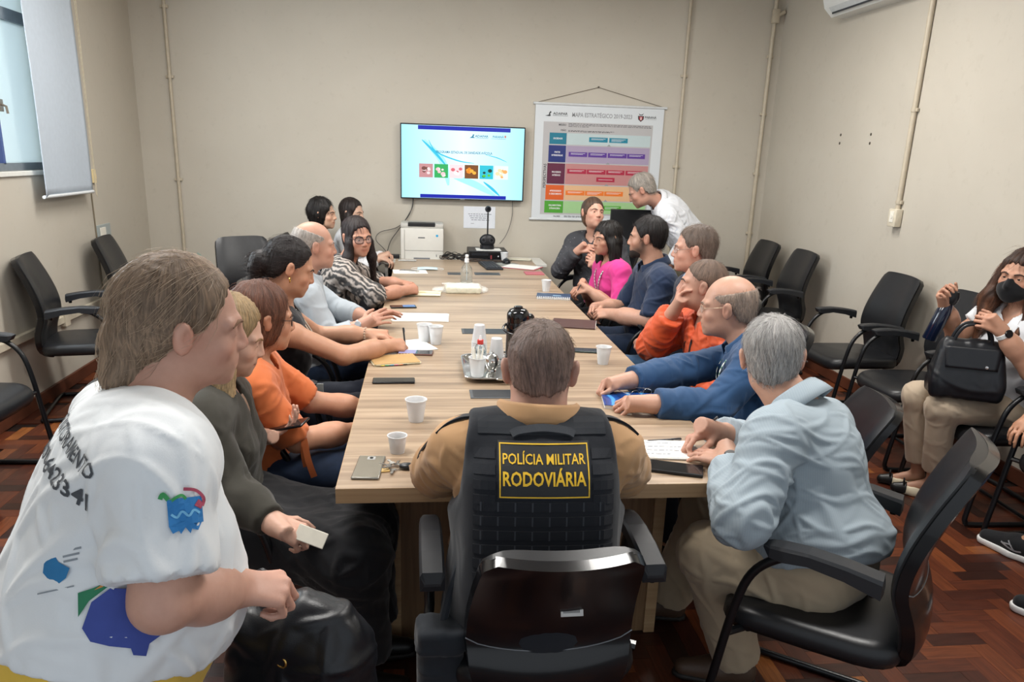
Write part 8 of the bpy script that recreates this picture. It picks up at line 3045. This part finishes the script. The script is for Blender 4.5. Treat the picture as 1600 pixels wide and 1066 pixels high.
for sx in (-1, 1):
    m.tube([(sx * 0.034 + 0.023 * math.cos(a), 0, 0.018 + 0.017 * math.sin(a)) for a in [2 * math.pi * k / 18 for k in range(18)]], 0.0012, n=6, closed=True)
    m.tube([(sx * 0.057, 0, 0.024), (sx * 0.058, 0.03, 0.022), (sx * 0.03, 0.11, 0.012)], 0.0011, n=6)
m.tube([(-0.011, 0, 0.022), (0, 0.0, 0.026), (0.011, 0, 0.022)], 0.0012, n=6)
m.build('frame', simple('thin_rim', '#8f8a86', 0.25, 0.8), t, smooth=True)
# phones and packs in hands
def held(o, loc, M):
    o.location = loc
    o.rotation_euler = M.to_euler()
def orient(x, y):
    x = Vector(x).normalized()
    y = Vector(y)
    z = x.cross(y).normalized()
    y = z.cross(x)
    return Matrix((x, y, z)).transposed()
t = slab_phone(0, 0, 0.075, 0.16, 0, 'black phone held palm up by the woman with blonde hair', PB_, PF_)
held(t, (-0.825, 0.515, 0.745), orient((0.25, 1, 0.05), (-0.9, 0.2, -0.25)))
t['group'] = 'phones in hands'
t = thing('card_pack', 'white printed pill pack in the lower hand of the blonde woman', 'pack')
MB().box((-0.022, -0.042, 0), (0.022, 0.042, 0.008), 0.002).build('pack_body', simple('pack_cream', '#d8d4c6', 0.5), t)
f = Flat(frame((0, 0, 0.0082), (1, 0, 0), (0, 1, 0)))
for k in range(3):
    f.rect(-0.016, 0.004 + k * 0.012, 0.012, 0.011 + k * 0.012, 0.0003)
f.build('pack_print', simple('ink', '#26262a', 0.5), t)
held(t, (-0.665, -0.045, 0.630), orient((0.35, 0.5, 0.75), (0.85, -0.2, -0.4)))
# handbag on the masked woman's lap and her bottle
t = thing('handbag', 'black leather handbag on the lap of the masked woman', 'bag', (2.205, 1.255, 0.630), math.radians(-24))
BAG = simple('bag_leather', '#14161b', 0.38, var=0.1, bump=0.3, bs=300)
B = Soft(0.007)
for k in range(9):
    q = k / 8
    B.rbox((0, 0, 0.025 + 0.19 * q), (0.150 - 0.03 * q, 0.075 - 0.045 * q, 0.045), rad=0.022, k=0.03)
V, F = B.mesh()
V += vnormals(V, F) * (0.006 * creases(V, 3, 26) + 0.004 * wav(V, 4, 22))[:, None]
add('bag_body', V, F, BAG, t)
V2, F2 = grid2(-0.12, 0.0, 0.12, 0.10, 12, 8)
V = np.array([(x * (1 - 0.1 * (0.1 - y) * 10), -0.036 - (0.1 - y) * 0.30 - 0.012, 0.135 + y) for x, y in V2])
o = add('flap', V, F2, BAG, t)
md = o.modifiers.new('thick', 'SOLIDIFY')
md.thickness = 0.004
MB().lathe([(0, 0), (0.008, 0), (0.007, 0.004), (0, 0.005)], n=12, M=Matrix.Translation((0.06, -0.078, 0.15)) @ Matrix.Rotation(math.pi / 2, 4, 'X')).build('stud', simple('stud_steel', '#c9c9c9', 0.2, 0.9), t, smooth=True)
for sy in (-0.025, 0.025):
    h_ = MB().tube(smoothpts([(-0.085, sy, 0.215), (-0.075, sy, 0.28), (-0.04, sy, 0.33), (0.03, sy, 0.335), (0.07, sy, 0.285), (0.08, sy, 0.215)], 6), 0.0075, n=8).build('handle', BAG, t, smooth=True)
    for x in (-0.085, 0.08):
        MB().tube([(x + 0.010 * math.cos(a), sy, 0.212 + 0.010 * math.sin(a)) for a in [2 * math.pi * k / 12 for k in range(12)]], 0.0022, n=6, closed=True).build('ring', simple('stud_steel', '#c9c9c9', 0.2, 0.9), h_, smooth=True)
t = thing('water_bottle', 'dark navy water bottle hanging from the raised hand of the masked woman', 'bottle', (2.165, 1.505, 0.83))
NB = simple('bottle_navy', '#10182c', 0.15, coat=0.4)
MB().lathe([(0, 0), (0.032, 0), (0.035, 0.005), (0.035, 0.15), (0.03, 0.18), (0.024, 0.20), (0, 0.2)], n=28).build('bottle_body', NB, t, smooth=True)
MB().lathe([(0, 0.198), (0.031, 0.198), (0.037, 0.215), (0.037, 0.24), (0.028, 0.262), (0, 0.268)], n=24).build('bottle_cap', simple('cap_black', '#16181c', 0.4), t, smooth=True)
t.rotation_euler = (math.radians(4), math.radians(16), 0)
# black shoulder bag in the hand of the woman in white
t = thing('leather_bag', 'black soft leather bag held low by the woman in the white T-shirt', 'bag', (-0.600, -0.66, 0.545), math.radians(-30))
t.scale = (0.78, 0.78, 0.78)
B = Soft(0.008)
B.rbox((0, 0, 0.14), (0.19, 0.085, 0.17), rad=0.06, k=0.04)
B.ell((0.06, 0.0, 0.30), (0.11, 0.06, 0.07), k=0.06)
V, F = B.mesh()
V += vnormals(V, F) * (0.016 * creases(V, 13, 20) + 0.010 * wav(V, 14, 16))[:, None]
add('bag_body', V, F, BAG, t)
MB().tube(smoothpts([(-0.10, 0, 0.29), (-0.11, -0.01, 0.36), (-0.075, -0.03, 0.425), (-0.03, -0.02, 0.38), (0.06, 0, 0.33)], 6), 0.011, n=8).build('strap', BAG, t, smooth=True)
MB().tube([(0.02 + 0.014 * math.cos(a), -0.088, 0.24 + 0.014 * math.sin(a)) for a in [2 * math.pi * k / 12 for k in range(12)]], 0.003, n=6, closed=True).build('buckle', simple('gold', '#c9a25a', 0.25, 0.9), t, smooth=True)
# holster bag on the officer's chair
t = thing('leg_pouch', 'black utility pouch hanging beside the officer\'s chair', 'pouch', (-0.315, -0.35, 0.235))
B = Soft(0.007)
B.rbox((0, 0, 0.15), (0.055, 0.045, 0.16), rad=0.03, k=0.03)
B.rbox((0.0, -0.01, 0.29), (0.058, 0.05, 0.03), rad=0.015, k=0.015)
V, F = B.mesh()
V += vnormals(V, F) * (0.006 * creases(V, 23, 30))[:, None]
add('pouch_body', V, F, cloth('vest_panel', '#23272d', 0.8), t)
MB().tube([(0.0, 0, 0.30), (0.02, 0.03, 0.38), (0.05, 0.05, 0.46)], 0.012, n=8).build('strap', cloth('vest_webbing', '#2a2e34', 0.75), t)
m = MB()
m.poly([(0.030 * math.cos(2 * math.pi * k / 10), 0.030 * math.sin(2 * math.pi * k / 10) * (1.15 if k % 2 else 0.95)) for k in range(10)], 0.002, Matrix.Translation((0.002, -0.0475, 0.055)) @ Matrix.Rotation(math.pi / 2, 4, 'X'))
o = m.build('round_badge', simple('badge_silver2', '#b9bcc0', 0.5), t)
m = MB()
m.box((-0.012, -0.0515, 0.06), (0.012, -0.0495, 0.066)).box((-0.003, -0.0515, 0.045), (0.003, -0.0495, 0.066))
m.build('badge_mark', simple('ink', '#26262a', 0.5), o)
